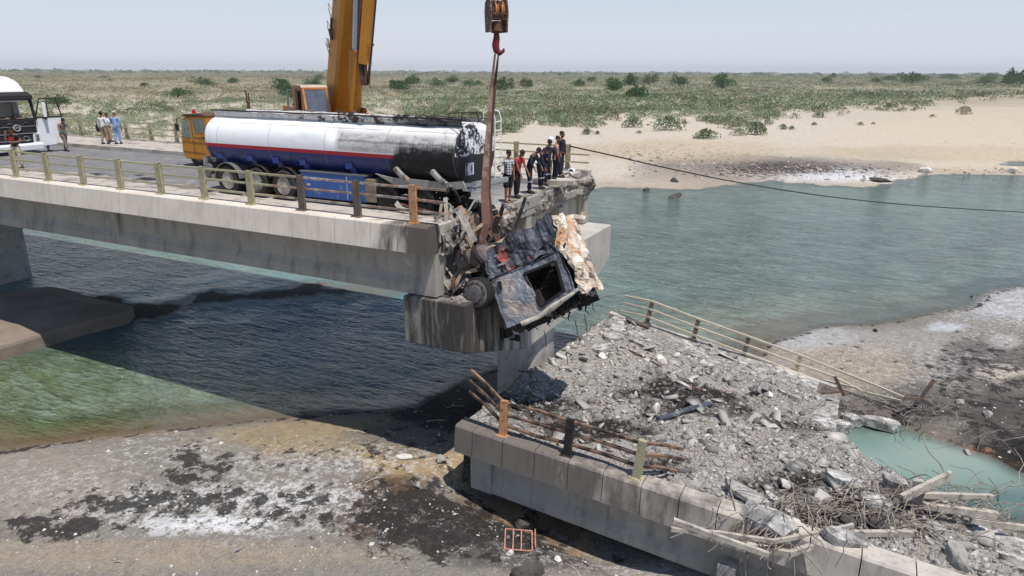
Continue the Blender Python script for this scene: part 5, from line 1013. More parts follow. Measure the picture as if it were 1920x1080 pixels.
def plaid():
    g = G('plaid_shirt', .85); v = g.obj(); s = g.sep(v)
    a = g.ma('GREATER_THAN', g.ma('SINE', g.ma('MULTIPLY', s[0], 75)), .15); b = g.ma('GREATER_THAN', g.ma('SINE', g.ma('MULTIPLY', s[2], 75)), .15); c2 = g.ma('GREATER_THAN', g.ma('SINE', g.ma('MULTIPLY', s[1], 75)), .15)
    f = g.ma('MULTIPLY', g.ma('ADD', g.ma('MAXIMUM', a, 0), b), .5); return g.col(g.mix(f, h(212, 212, 214), h(52, 60, 84)))
CL_ = dict(plaid=plaid(), red=wm('red_shirt', h(196, 62, 66), h(160, 46, 52), 6, .9), navy=wm('navy_coverall', h(36, 38, 58), h(26, 28, 44), 5, .9), blk=flat('black_cloth', h(26, 25, 28), .9), pink=wm('faded_pink_shirt', h(206, 158, 146), h(180, 132, 122), 6, .9), white=wm('white_shirt', h(232, 232, 234), h(212, 212, 216), 6, .9), khaki=wm('khaki_trousers', h(176, 152, 124), h(150, 128, 104), 6, .9), lblue=wm('light_blue_coverall', h(150, 176, 214), h(122, 148, 190), 6, .9), grey=wm('grey_khaki_uniform', h(122, 116, 108), h(100, 94, 88), 8, .9, 0, .1, 30, [(h(140, 134, 122), .45, 9)]), jeans=wm('blue_jeans', h(98, 120, 168), h(72, 92, 138), 6, .9), cream=wm('cream_trousers', h(206, 194, 174), h(180, 168, 150), 6, .9), band=flat('reflective_band', h(206, 208, 212), .4))
def person(label, loc, face, top, bot, lean=0, arms=None, legs=None, hgt=1.72, sleeve='long', shorts=False, head=(0, 0), hair=HAIR, cover=None, shoes=SHOE, group=None, band=False, beard=False, emblem=None, barefoot=False):
    """face: heading angle in the XY plane; arms: ((elbow),(wrist)) offsets right then left from the shoulder; legs: foot offsets (right, left) forward"""
    k = hgt/1.75; root = thing('person', label, 'person', loc, face-math.pi/2, group)
    def S(p): return (p[0]*k, p[1]*k, p[2]*k)
    LM_ = Matrix.Rotation(-lean, 3, 'X')
    def up(p): return Vector((0, 0, .98))+LM_ @ (Vector(p)-Vector((0, 0, .98)))
    legs = legs or (.03, -.03); pel = Vector((0, 0, .96)); V = []; E_ = []; Rr = []
    def add(p, r, pr=None):
        V.append(S(p)); Rr.append(r*k); i = len(V)-1
        if pr is not None: E_.append((pr, i))
        return i
    p0 = add(pel, .135); a1 = add(up((0, 0, 1.12)), .12, p0); a2 = add(up((0, 0, 1.30)), .14, a1); a3 = add(up((0, 0, 1.43)), .105, a2); nk = add(up((0, .01, 1.52)), .052, a3)
    hb_ = Vector(up((0, .02, 1.57))); HR = LM_ @ Euler((-head[0], 0, head[1])).to_matrix()
    def hd(p): return hb_+HR @ Vector(p)
    jw = add(hd((0, .028, .02)), .058, nk); hm = add(hd((0, .012, .10)), .079, jw); cr = add(hd((0, -.005, .165)), .064, hm)
    chains = {}
    arms = arms or (((.05, .0, -.28), (.04, .06, -.53)), ((-.05, .0, -.28), (-.04, .06, -.53)))
    LMi = LM_
    hands = []
    for sd, (el, wr_) in zip((1, -1), arms):
        sh = up((sd*.185, 0, 1.415)); e = sh+Vector(el); w_ = sh+Vector(wr_)
        i1 = add(sh, .062, a3); i2 = add(e, .042, i1); i3 = add(w_, .03, i2); dr_ = (w_-e).normalized(); pm = add(w_+dr_*.055, .034, i3); hands.append((w_, dr_, sd, pm))
        chains[('arm', sd)] = [sh, e, w_]
    for sd, ft in zip((1, -1), legs):
        kn = Vector((sd*.10, ft*.5+.03+abs(ft)*.15, .50)); an = Vector((sd*.11, ft, .09)); hp_ = Vector((sd*.09, 0, .90))
        i1 = add(hp_, .098, p0); i2 = add(kn, .062, i1); i3 = add(an, .042, i2); i4 = add(an+Vector((0, .12, -.055)), .034, i3); add(an+Vector((0, .19, -.065)), .024, i4)
        chains[('leg', sd)] = [hp_, kn, an]
    # fingers: four of unequal length and a thumb at the side of the palm
    for w_, dr_, sd, pm in hands:
        sv_ = dr_.cross(Vector((0, 1, 0))); sv_ = sv_.normalized() if sv_.length > .1 else Vector((1, 0, 0)); pn_ = dr_.cross(sv_).normalized(); c = w_+dr_*.075
        for q, L in zip((-.027, -.009, .009, .027), (.060, .072, .078, .066)):
            f1 = add(c+sv_*q+dr_*.02, .0105, pm); f2 = add(c+sv_*q*1.15+dr_*(.02+L*.55)+pn_*.006, .009, f1); add(c+sv_*q*1.2+dr_*(.02+L)+pn_*.022, .0075, f2)
        t1 = add(w_+dr_*.045-sv_*.042, .011, pm); add(w_+dr_*.075-sv_*.062, .009, t1)
    body = skin_mesh('body', V, E_, Rr, SKIN, root)
    # face and hair
    m = MB(); m.box(hd((0, .108, .088)), (.026*1, .04, .05), HR); m.ell(hd((.09, .0, .095)), (.014, .028, .034), HR, 6, 4); m.ell(hd((-.09, .0, .095)), (.014, .028, .034), HR, 6, 4); m.box(hd((0, .096, .04)), (.05, .02, .012), HR)
    m.v = [S(v) for v in m.v]; m.build('face_features', SKIN, root, smooth=True)
    for sx in (-.033, .033): m = MB(); m.ell(hd((sx, .091, .112)), (.013, .01, .008), HR, 6, 4); m.v = [S(v) for v in m.v]; m.build('eye', EYE, root)
    m = MB()
    if cover == 'helmet': m.ell(hd((0, -.0, .16)), (.13, .15, .11), HR, 14, 8); m.ell(hd((0, .02, .12)), (.14, .18, .018), HR, 14, 4); mm_, nm_ = K['white'], 'helmet'
    elif cover == 'cap': m.ell(hd((0, -.005, .155)), (.105, .12, .08), HR, 12, 7); m.ell(hd((0, .10, .15)), (.07, .08, .012), HR, 8, 4); mm_, nm_ = CL_['cream'], 'cap'
    else: m.ell(hd((0, -.018, .145)), (.085, .098, .072), HR, 12, 7); m.ell(hd((0, -.045, .09)), (.078, .06, .065), HR, 10, 6); mm_, nm_ = hair, 'hair'
    m.v = [S(v) for v in m.v]; m.build(nm_, mm_, root, smooth=True)
    if beard: m = MB(); m.ell(hd((0, .05, .02)), (.052, .05, .038), HR, 10, 6); m.v = [S(v) for v in m.v]; m.build('beard', hair, root, smooth=True)
    # shirt
    V, E_, Rr = [], [], []
    b0_ = add(pel+Vector((0, 0, -.13)), .146); b1 = add(up((0, 0, 1.12)), .142, b0_); b2 = add(up((0, 0, 1.30)), .160, b1); b3 = add(up((0, 0, 1.43)), .112, b2); add(up((0, .005, 1.505)), .068, b3)
    for sd in (1, -1):
        sh, e, w_ = chains[('arm', sd)]; i1 = add(sh, .078, b3)
        if sleeve == 'long': i2 = add(e, .058, i1); add(w_-(w_-e)*.08, .044, i2)
        else: add(sh.lerp(e, .62), .064, i1)
    skin_mesh('coverall_top' if bot == top else 'shirt', V, E_, Rr, top, root)
    V, E_, Rr = [], [], []
    b0_ = add(pel+Vector((0, 0, .12)), .138)
    for sd in (1, -1):
        hp_, kn, an = chains[('leg', sd)]; i1 = add(hp_+Vector((0, 0, -.04)), .112, b0_)
        if shorts: add(kn.lerp(an, .08), .105, i1)
        else: i2 = add(kn, .082, i1); add(an+Vector((0, 0, .02)), .066, i2)
    skin_mesh('coverall_legs' if bot == top else ('shorts' if shorts else 'trousers'), V, E_, Rr, bot, root)
    for sd in (1, -1):
        an = chains[('leg', sd)][2]; kn = chains[('leg', sd)][1]
        if not barefoot: m = MB(); m.ell(an+Vector((0, .07, -.045)), (.052, .15, .055), None, 10, 6); m.v = [S(v) for v in m.v]; m.build('shoe', shoes, root, smooth=True)
        else: m = MB(); m.box(an+Vector((0, .08, -.082)), (.09, .26, .02)); m.v = [S(v) for v in m.v]; m.build('sandal', shoes, root)
        if band: m = MB(); p = kn.lerp(an, .15); d = (an-kn).normalized(); m.lathe(p-d*.025, d, [(0, .086), (.05, .084)], 12); m.v = [S(v) for v in m.v]; m.build('reflective_band', CL_['band'], root)
    if emblem:
        m = MB(); p = up((0, .165, 1.30)); m.box(p, (.2, .012, .13), LM_); m.v = [S(v) for v in m.v]; m.build('shirt_print', emblem, root)
    return root
FZ = 7.66; WZ = 7.86
E_S, W_S, N_S, S_S = 0.0, math.pi, math.pi/2, -math.pi/2   # headings along +X, -X, +Y, -Y
gq = 'onlookers at the broken bridge edge'
hips = (((.14, -.10, -.22), (.02, .02, -.42)),)
def spot(x, y, z): p = at(x, y, z=z); return (p.x, p.y, z)
person('man in a plaid shirt and black shorts, hand on hip, beside the tanker ladder', spot(952, 379, FZ), R(-28), CL_['plaid'], CL_['blk'], .02, (((.16, -.12, -.22), (.04, -.04, -.40)), ((-.03, .02, -.29), (-.02, .07, -.54))), (.04, -.06), 1.74, 'short', True, (.25, .1), group=gq, barefoot=True)
person('man in a red shirt looking down, just behind the plaid shirt man', spot(968, 371, FZ), R(-12), CL_['red'], CL_['blk'], .28, (((.03, .10, -.27), (.02, .22, -.48)), ((-.03, .10, -.27), (-.02, .24, -.48))), (.05, -.05), 1.72, 'short', head=(.6, 0), group=gq)
person('worker in dark navy coveralls bending forward, leftmost of the coverall group', spot(991, 362, FZ), R(0), CL_['navy'], CL_['navy'], .50, (((.13, .02, -.24), (.10, .14, -.42)), ((-.10, .05, -.26), (-.02, .2, -.42))), (.10, -.06), 1.76, head=(.45, 0), group=gq, band=True)
person('worker in dark navy coveralls leaning over with both hands hanging down', spot(1013, 354, FZ), R(-20), CL_['navy'], CL_['navy'], .48, (((.02, .10, -.28), (-.04, .18, -.52)), ((-.02, .10, -.28), (.04, .2, -.52))), (.06, -.05), 1.70, head=(.3, 0), group=gq, band=True)
person('bearded worker in navy coveralls holding his belt, front of the coverall group', spot(1026, 347, FZ), R(-35), CL_['navy'], CL_['navy'], .12, (((.12, -.03, -.25), (.0, .16, -.36)), ((-.12, -.03, -.25), (-.0, .17, -.34))), (.05, -.08), 1.76, head=(.35, 0), group=gq, band=True, beard=True)
person('man in a faded pink shirt carrying a white helmet, between the coverall workers', spot(1040, 340, WZ-.1), R(30), CL_['pink'], CL_['navy'], .08, (((.06, .0, -.27), (.05, .08, -.5)), ((-.06, .04, -.26), (-.02, .2, -.3))), (.05, -.05), 1.75, 'short', head=(.2, -.4), group=gq, cover=None)
m = MB(); hx = at(1033, 262, t=27.0); m.ell(hx, (.15, .17, .13), None, 14, 9); m.ell(hx+Vector((0, 0, -.04)), (.17, .2, .02), None, 14, 4); tag(m.build('helmet', K['white'], smooth=True), 'white safety helmet held among the coverall workers', 'helmet')
person('bearded man in navy reaching for the railing, tallest and rearmost of the onlookers', spot(1050, 333, WZ), R(-10), CL_['navy'], CL_['navy'], .03, (((.10, .02, -.26), (.12, .16, -.46)), ((-.06, .0, -.28), (-.05, .05, -.53))), (.05, -.05), 1.80, head=(.1, 0), group=gq, beard=True)
person('man in a black T-shirt with a red print holding a phone to his ear', spot(37, 316, FZ), R(-60), CL_['blk'], CL_['cream'], .05, (((.12, .08, -.22), (.05, .10, .06)), ((-.12, .0, -.24), (.08, .16, -.26))), (.05, -.04), 1.80, 'short', head=(.35, .2), emblem=K['red'])
person('person in blue jeans standing behind the open truck door', spot(91, 284, FZ), R(20), CL_['grey'], CL_['jeans'], .1, None, (.10, -.08), 1.70)
person('man in grey uniform walking with his head bowed, right of the truck door', spot(124, 283, FZ), R(-5), CL_['grey'], CL_['grey'], .22, (((.06, .10, -.25), (.02, .26, -.22)), ((-.06, .12, -.24), (.0, .26, -.20))), (.34, -.30), 1.78, 'short', head=(.55, 0))
person('man in a white shirt and khaki trousers facing the far railing', spot(198, 270, WZ), R(110), CL_['white'], CL_['khaki'], -.02, (((.06, .02, -.27), (.08, .14, -.42)), ((-.05, .0, -.28), (-.04, .02, -.54))), (.06, -.10), 1.78, group='men at the far railing')
person('person in a white top at the railing, mostly hidden behind the khaki trousers man', spot(207, 266, WZ), R(60), CL_['white'], CL_['khaki'], .0, (((.1, .1, -.2), (.12, .25, -.1)), ((-.05, .0, -.28), (-.04, .02, -.54))), (.05, -.05), 1.62, group='men at the far railing')
person('man in a light blue coverall and pale cap at the far railing', spot(222, 270, WZ), R(120), CL_['lblue'], CL_['lblue'], .02, (((.06, .0, -.27), (.05, .08, -.5)), ((-.08, .08, -.24), (-.04, .24, -.30))), (.05, -.05), 1.80, cover='cap', group='men at the far railing')
m = MB(); bq = at(184, 240, t=27.2); m.ell(bq, (.2, .12, .24), None, 10, 7); m.tube([bq+Vector((-.1, 0, .2)), bq+Vector((.05, .05, .7)), bq+Vector((.15, 0, .2))], .015, 5); tag(m.build('shoulder_bag', K['black'], smooth=True), 'black bag hanging at the side of the man in the white shirt', 'bag')

# ------------------------------------------------------------ hoses, cable and pump head on the far corner of the deck
def curve3(pts, r, n=7, sub=6):
    P_ = [Vector(p) for p in pts]; out = []
    for i in range(len(P_)-1):
        a, b, c, d = P_[max(i-1, 0)], P_[i], P_[i+1], P_[min(i+2, len(P_)-1)]
        for k in range(sub):
            t = k/sub; out.append(.5*((2*b)+(c-a)*t+(2*a-5*b+4*c-d)*t*t+(3*b-a-3*c+d)*t**3))
    out.append(P_[-1]); m = MB(); m.tube(out, r, n); return m
def lone(mb, name, mm, label, cat, group=None, **k): return tag(mb.build(name, mm, **k), label, cat, group)
ca = at(1073, 275, t=28.2); cb = at(1960, 402, t=62); pts = [ca.lerp(cb, q)-Vector((0, 0, 1.0*math.sin(math.pi*q)))+Vector((0, 0, 0)) for q in np.linspace(0, 1, 14)]
pts = [at(1066+(x-1066), y, t=28.2+(62-28.2)*((x-1066)/900)**1.0) for x, y in ((1068, 274), (1150, 292), (1250, 315), (1400, 345), (1550, 368), (1700, 384), (1850, 394), (1990, 402), (2300, 420), (2800, 440))]
lone(curve3(pts, .030, 6), 'cable', K['black'], 'long black cable running from the far railing out over the river', 'cable')
lone(curve3([at(x, y, t=28.3) for x, y in ((1075, 333), (1088, 348), (1096, 368), (1099, 390), (1097, 408))], .04), 'hose', wm('pale_green_hose', h(176, 200, 194), h(150, 176, 172), 3, .5), 'thick pale green hose hanging from the far deck corner', 'hose')
lone(curve3([at(x, y, t=28.0) for x, y in ((1080, 336), (1092, 346), (1097, 360), (1092, 380), (1086, 400))], .02), 'hose', K['whline'], 'thin white hose looping beside the thick green one', 'hose')
lone(curve3([at(x, y, t=27.6) for x, y in ((1079, 338), (1076, 355), (1074, 375), (1073, 398), (1062, 402), (1040, 408))], .018), 'hose', K['dkrust'], 'thin dark hose hanging down the end wall', 'hose')
lone(curve3([at(x, y, z=7.9) for x, y in ((1048, 318), (1058, 326), (1066, 324), (1072, 330), (1080, 334))], .025), 'hose', K['black'], 'black hose coiled on the deck by the pump head', 'hose')
PH = thing('pump_head', 'white and black pump fitting tied to the last far railing post', 'pump', at(1072, 328, z=7.9))
pq = at(1072, 321, t=28.2); m = MB(); m.ell(pq, (.2, .16, .13), None, 12, 8); part(m, 'housing', K['white'], PH, smooth=True)
m = MB(); m.lathe(pq+Vector((.02, -.12, 0)), (.3, -1, .3), [(0, .1), (.08, .1), (.09, .04)], 14); part(m, 'inlet', K['black'], PH, smooth=True)
m = MB(); m.tube([at(1068, 304, t=28.2), at(1071, 312, t=28.2), pq], .03, 6); part(m, 'tie', K['white'], PH)
m = MB(); m.box(at(1060, 341, z=7.95), (.7, .5, .16), Matrix.Rotation(.3, 3, 'Z')); crump(m, .05); lone(m, 'concrete_chunk', K['conc'], 'flat broken kerb slab at the very edge of the standing deck', 'concrete chunk')
for (xa, ya), (xb, yb_), lab in (((972, 350), (958, 400), 'black steel bar leaning at the broken deck edge left of the workers'),):
    pass

# ------------------------------------------------------------ stones: unit shapes
def stone_mesh(seed, m_, sub=1):
    import bmesh
    rs = random.Random(seed); bm = bmesh.new(); bmesh.ops.create_icosphere(bm, subdivisions=sub+1, radius=1)
    for k in range(9):    # cut flat faces
        d = Vector((rs.gauss(0, 1), rs.gauss(0, 1), rs.gauss(0, 1))).normalized(); c = rs.uniform(.45, .8)
        for v in bm.verts:
            q = v.co.dot(d)
            if q > c: v.co -= d*(q-c)
    for v in bm.verts: v.co += Vector((rs.gauss(0, .02), rs.gauss(0, .02), rs.gauss(0, .02)))
    me = bpy.data.meshes.new('stone'); bm.to_mesh(me); bm.free(); me.materials.append(m_); return me
ST = {k: [stone_mesh(i+j*20, K[k]) for i in range(6)] for j, k in enumerate(('rock', 'whrock', 'dkrock'))}
def stone(name, kind, p, size, label, cat, group=None, rot=None, sink=.25, i=None):
    o = bpy.data.objects.new(name, ST[kind][random.randrange(6) if i is None else i]); COL.objects.link(o)
    o.scale = size; o.rotation_euler = rot or (random.uniform(-.3, .3), random.uniform(-.3, .3), random.uniform(0, 6.28)); o.location = Vector(p)+Vector((0, 0, size[2]*(1-sink)*.55)); return tag(o, label, cat, group)
def slabm(px_, py_, L, w, th, rz_, tilt, label, km='rubble', roll=0):
    p = onrub(px_, py_); m = MB(); n = 9; rs = random.Random(int(px_*7+py_)); poly = []
    for k in range(n): q = 2*math.pi*k/n; c, s_ = math.cos(q), math.sin(q); mx_ = max(abs(c), abs(s_)); poly.append((L/2*c/mx_*rs.uniform(.8, 1.05), w/2*s_/mx_*rs.uniform(.75, 1.05)))
    m.loft([[(x, y, -th/2) for x, y in poly], [(x*.97, y*.97, th/2) for x, y in poly]]); M = Matrix.Rotation(rz_, 3, 'Z') @ Matrix.Rotation(tilt, 3, 'Y') @ Matrix.Rotation(roll, 3, 'X')
    m.v = [tuple(M @ Vector(v)+p+Vector((0, 0, th*.5+abs(math.sin(tilt))*L*.25))) for v in m.v]
    return lone(m, 'concrete_slab', K[km], label, 'concrete slab', jit=.012)
for a in [(1148, 634, .9, .7, .1, .6, .1, 'tilted flat concrete piece at the top left of the rubble heap'), (1128, 655, .8, .8, .1, .2, -.15, 'smooth grey slab piece sliding off the left rim of the heap'), (1435, 735, .8, .35, .2, 1.2, .5, 'upright grey slab standing near the far railing post'), (1418, 740, .5, .3, .2, 1.5, .7, 'small upright slab beside the tall upright one'),
          (1480, 745, .9, .3, .15, -.3, .1, 'long kerb piece at the far right edge of the heap'), (1400, 935, 1.3, .45, .12, -.35, .18, 'long thin slab resting above the broken edge beam'), (1585, 905, .9, .45, .12, -.2, .1, 'flat slab on the right slope of the heap'), (1640, 948, .8, .5, .14, .2, .2, 'flat slab low on the right slope beside the tangle'), (1675, 915, .6, .4, .25, .1, .1, 'thick slab at the rim above the pool'),
          (1580, 1020, .9, .5, .2, .3, .2, 'grey slab behind the snapped railing bars'), (1460, 950, .9, .2, .1, -.6, .15, 'narrow curb strip beside the ragged beam stump'), (1270, 718, 1.2, .2, .08, -.5, .05, 'long thin strip lying across the middle of the heap'), (1205, 650, 1.5, .2, .12, -.45, .02, 'long kerb strip running along the upper heap'), (1335, 690, .9, .5, .1, -.2, .05, 'flat pale plate near the middle of the far edge')]: slabm(*a)
for x, y, k, sz, lab in [(1240, 678, 'whrock', (.30, .22, .2), 'blocky white rock in the upper middle of the heap'), (1268, 668, 'whrock', (.16, .15, .14), 'small white rock touching the blocky one'), (1318, 686, 'whrock', (.22, .2, .24), 'tan-white boulder nearest the far railing'), (1130, 672, 'whrock', (.22, .18, .16), 'white rock at the left of the upper heap'), (1160, 706, 'rock', (.2, .16, .14), 'grey rock below the left white rock'), (1228, 772, 'whrock', (.24, .2, .22), 'large white rock at the left end of the dark log'),
        (1262, 712, 'rock', (.24, .2, .15), 'grey rock between the white rocks and the log'), (1295, 716, 'whrock', (.12, .12, .1), 'small white rock in the dark patch'), (1192, 742, 'whrock', (.13, .11, .11), 'small pale rock left of centre'), (1300, 917, 'rock', (.26, .2, .17), 'grey rock sitting on the near edge right of the olive post'), (1442, 745, 'whrock', (.16, .13, .16), 'square pale block by the upright slabs'), (1455, 775, 'whrock', (.2, .15, .1), 'pale rock right below the upright slabs'),
        (1170, 775, 'whrock', (.12, .1, .08), 'flat white stone left of the big white rock'), (1098, 792, 'whrock', (.14, .1, .07), 'white sliver among the brown rails'), (1010, 745, 'rock', (.16, .14, .12), 'round grey rock near the pier column'), (1060, 740, 'rock', (.14, .14, .12), 'grey rock in the left middle of the heap'), (1200, 712, 'dkrock', (.12, .1, .1), 'dark rock in the middle of the heap'), (1485, 985, 'whrock', (.2, .18, .15), 'white boulder in the rebar tangle'), (1750, 1000, 'rock', (.3, .25, .2), 'large grey boulder at the lower right corner'),
        (1790, 1050, 'rock', (.4, .3, .25), 'big dark grey boulder at the bottom right'), (1650, 990, 'dkrock', (.3, .25, .2), 'dark boulder under the snapped post'), (1590, 985, 'dkrock', (.35, .2, .15), 'dark flat boulder in the middle of the tangle'), (1100, 690, 'rock', (.17, .16, .13), 'grey rock on the left shoulder of the heap'), (1218, 690, 'rock', (.16, .12, .1), 'grey stone beside the blocky white rock'), (1385, 805, 'rock', (.18, .15, .12), 'grey stone right of the dark log'), (1345, 870, 'rock', (.17, .14, .1), 'grey stone in front of the dark log')]:
    stone('rock', k, onrub(x, y), sz, lab, 'rock')
# ragged beam stump with rebars
m = MB(); P_ = [onrub(1400, 965), onrub(1440, 985), onrub(1478, 1015)]
P_ = [at(1400, 955, z=2.35), at(1436, 975, z=2.4), at(1478, 1005, z=2.35)]; m.tube([P_[0], P_[0].lerp(P_[1], .5), P_[1], P_[1].lerp(P_[2], .5), P_[2]], [.22, .30, .30, .30, .24], 11); crump(m, .16, 3); crump(m, .1, 5); BS = thing('beam_stump', 'ragged broken concrete beam end bristling with bent rebar at the near edge', 'concrete beam', P_[1]); part(m, 'stump', K['rubble'], BS)
for i in range(16):
    q = random.random(); a = P_[0].lerp(P_[2], q)+Vector((0, -.2, random.uniform(-.1, .15))); b = a+Vector((-.15+random.uniform(-.15, .1), -.25, -.15)); c = b+Vector((random.uniform(-.1, .1), -.05, -.3)); m = curve3([a, b, c, c+Vector((random.uniform(-.1, .1), .05, -.1))], .012, 5, 3); part(m, 'rebar', K['rebar'], BS)
# dark plastic pipes and long bars
lone(curve3([onrub(x, y)+Vector((0, 0, .12)) for x, y in ((1233, 792), (1262, 785), (1290, 774), (1332, 763))], .085, 10), 'pipe', wm('dark_grey_pipe', h(86, 90, 98), h(62, 64, 70), 3, .5, 0, .1, 20, [(h(140, 142, 146), .4, 4)]), 'dark grey pipe lying across the middle of the rubble heap', 'pipe', smooth=True)
lone(curve3([onrub(x, y)+Vector((0, 0, .1)) for x, y in ((1175, 603), (1196, 610), (1216, 618))], .08, 10), 'pipe', K['burnt'], 'dark pipe at the far top corner of the fallen span', 'pipe', smooth=True)
lone(curve3([onrub(x, y)+Vector((0, 0, .04)) for x, y in ((1163, 652), (1200, 668), (1240, 690), (1300, 728), (1360, 738))], .03, 5), 'steel_strip', K['dkrust'], 'long rusty strip winding through the upper rubble', 'steel strip')
for i, (ps_, lab) in enumerate([([(1345, 925, 1.45), (1375, 905, 1.5), (1395, 880, 1.55), (1415, 845, 1.75)], 'long bent bar rising from the rubble right of the olive post'), ([(1740, 925, .5), (1770, 935, .8), (1768, 880, 1.5), (1740, 845, 2.0), (1731, 815, 2.3)], 'thin wire arching up in front of the pool'), ([(1700, 900, .5), (1735, 890, 1), (1760, 910, 1), (1790, 925, .8), (1840, 935, .6), (1880, 965, .4)], 'looping rebar along the pool rim'), ([(1770, 960, .8), (1800, 935, 1.2), (1850, 950, 1), (1900, 990, .5)], 'rebar arc at the right edge over the pool'), ([(1130, 600, 1.75), (1150, 590, 2.0), (1175, 605, 1.9), (1180, 640, 1.6)], 'pale bent wires at the far top corner of the fallen span'), ([(1440, 780, 1.1), (1465, 760, 1.2), (1500, 700, 1.6)], 'straight thin bar leaning up beside the upright slabs'), ([(1450, 800, 1.1), (1478, 770, 1.2), (1510, 735, 1.3)], 'second thin bar below the upright slabs')]):
    lone(curve3([at(x, y, z=z) for x, y, z in ps_], .016 if i else .024, 5, 6), 'rebar', K['rebar'], lab, 'rebar')
# tangle of rebar: uncountable
m = MB()
def tangle(cx, cy, z, sx, sy, n, L, r=.011, up_=.25):
    for i in range(n):
        p = at(cx+random.gauss(0, sx), cy+random.gauss(0, sy), z=z+random.uniform(0, .2)); az = random.gauss(.15, .9)+(math.pi if random.random() < .5 else 0); d = Vector((math.cos(az), math.sin(az), random.uniform(-.15, up_))); pts = [p]
        for k in range(5): d = (d+Vector((random.gauss(0, .22), random.gauss(0, .22), random.gauss(-.12, .25)))).normalized(); pts.append(pts[-1]+d*L*random.uniform(.12, .3))
        m.tube(pts, r*random.uniform(.7, 1.3), 4)
tangle(1560, 960, 2.2, 90, 22, 170, 1.3); tangle(1700, 960, 1.9, 60, 25, 100, 1.3); tangle(1440, 800, 1.4, 30, 45, 50, 1.0, .009); tangle(1800, 945, .7, 60, 22, 60, 1.8); tangle(1400, 870, 1.9, 60, 25, 60, .9, .008); tangle(1745, 772, .45, 45, 9, 40, .9, .008, .4); tangle(1560, 760, .5, 50, 14, 36, .8, .009, .6); tangle(1880, 810, .4, 40, 10, 14, 1.2, .008)
for i in range(26):
    x = random.choice((1450, 1485, 1500, 1560, 1590, 1640, 1700))+random.gauss(0, 12); a = at(x, 935+random.uniform(-10, 30), z=2.5); b = a+Vector((random.uniform(-.4, .4), -.5, .15)); c = b+Vector((random.uniform(-.5, .4), -.35, -1.0)); e = c+Vector((random.uniform(-.4, .2), -.1, -.8)); q_ = curve3([a, b, c, e], .013, 4, 4); m.add(q_.v, q_.f)
o = m.build('rebar_tangle', K['rebar']); tag(o, 'dense tangle of thin bent rebar over the broken slab', 'rebar tangle', kind='stuff')
# broken slab pieces at the head of the pool
for x, y, L, w_, rz_, lab in [(1655, 782, 1.3, .55, .25, 'large grey slab half in the mud at the head of the pool'), (1560, 782, 1.5, .5, .1, 'cracked slab between the heap and the pool head'), (1600, 775, .8, .4, .5, 'smaller slab leaning at the pool head')]:
    p = at(x, y, z=.45); m = MB(); n = 8; m.loft([[(p.x+L/2*math.cos(2*math.pi*k/n+.3+rz_)*random.uniform(.85, 1.1), p.y+w_/2*math.sin(2*math.pi*k/n+.3+rz_)*random.uniform(.85, 1.1), z) for k in range(n)] for z in (.05, .34)]); lone(m, 'concrete_slab', K['rubble'], lab, 'concrete slab', jit=.04)
# stones as stuff (numpy): every small stone of the heap, beach pebbles, far bank gravel
ico = []
def icob():
    t = (1+5**.5)/2; v = np.array([(-1, t, 0), (1, t, 0), (-1, -t, 0), (1, -t, 0), (0, -1, t), (0, 1, t), (0, -1, -t), (0, 1, -t), (t, 0, -1), (t, 0, 1), (-t, 0, -1), (-t, 0, 1)], float); v /= np.linalg.norm(v[0])
    f = np.array([(0, 11, 5), (0, 5, 1), (0, 1, 7), (0, 7, 10), (0, 10, 11), (1, 5, 9), (5, 11, 4), (11, 10, 2), (10, 7, 6), (7, 1, 8), (3, 9, 4), (3, 4, 2), (3, 2, 6), (3, 6, 8), (3, 8, 9), (4, 9, 5), (2, 4, 11), (6, 2, 10), (8, 6, 7), (9, 8, 1)]); return v, f
IV, IF_ = icob()
CV = np.array([(x, y, z) for z in (-1, 1) for y in (-1, 1) for x in (-1, 1)], float)*.75; CF = np.array([(0, 2, 3), (0, 3, 1), (4, 5, 7), (4, 7, 6), (0, 1, 5), (0, 5, 4), (2, 6, 7), (2, 7, 3), (0, 4, 6), (0, 6, 2), (1, 3, 7), (1, 7, 5)])
def shards(name, P_, S_, tone, m_, label, cat, asp=(1.5, .9, .3)):
    n = len(P_); V = CV[None]*(1+rng.normal(0, .20, (n, 8, 3))); V = V*(S_[:, None]*np.stack([rng.uniform(.7, 1.5, n)*asp[0], rng.uniform(.6, 1.3, n)*asp[1], rng.uniform(.6, 1.6, n)*asp[2]], 1))[:, None]
    a = rng.uniform(0, 6.28, n)[:, None]; b = rng.normal(0, .38, n)[:, None]; c = rng.normal(0, .38, n)[:, None]
    y = V[..., 1]*np.cos(b)-V[..., 2]*np.sin(b); z = V[..., 1]*np.sin(b)+V[..., 2]*np.cos(b); x = V[..., 0]*np.cos(c)+z*np.sin(c); z = -V[..., 0]*np.sin(c)+z*np.cos(c)
    V = np.stack([x*np.cos(a)-y*np.sin(a)+P_[:, 0:1], x*np.sin(a)+y*np.cos(a)+P_[:, 1:2], z+P_[:, 2:3]], -1).reshape(-1, 3); F_ = (CF[None]+np.arange(n)[:, None, None]*8).reshape(-1, 3)
    o = npmesh(name, V, F_, m_, {'tone': ('FACE', np.repeat(tone, 12))}); return tag(o, label, cat, kind='stuff')
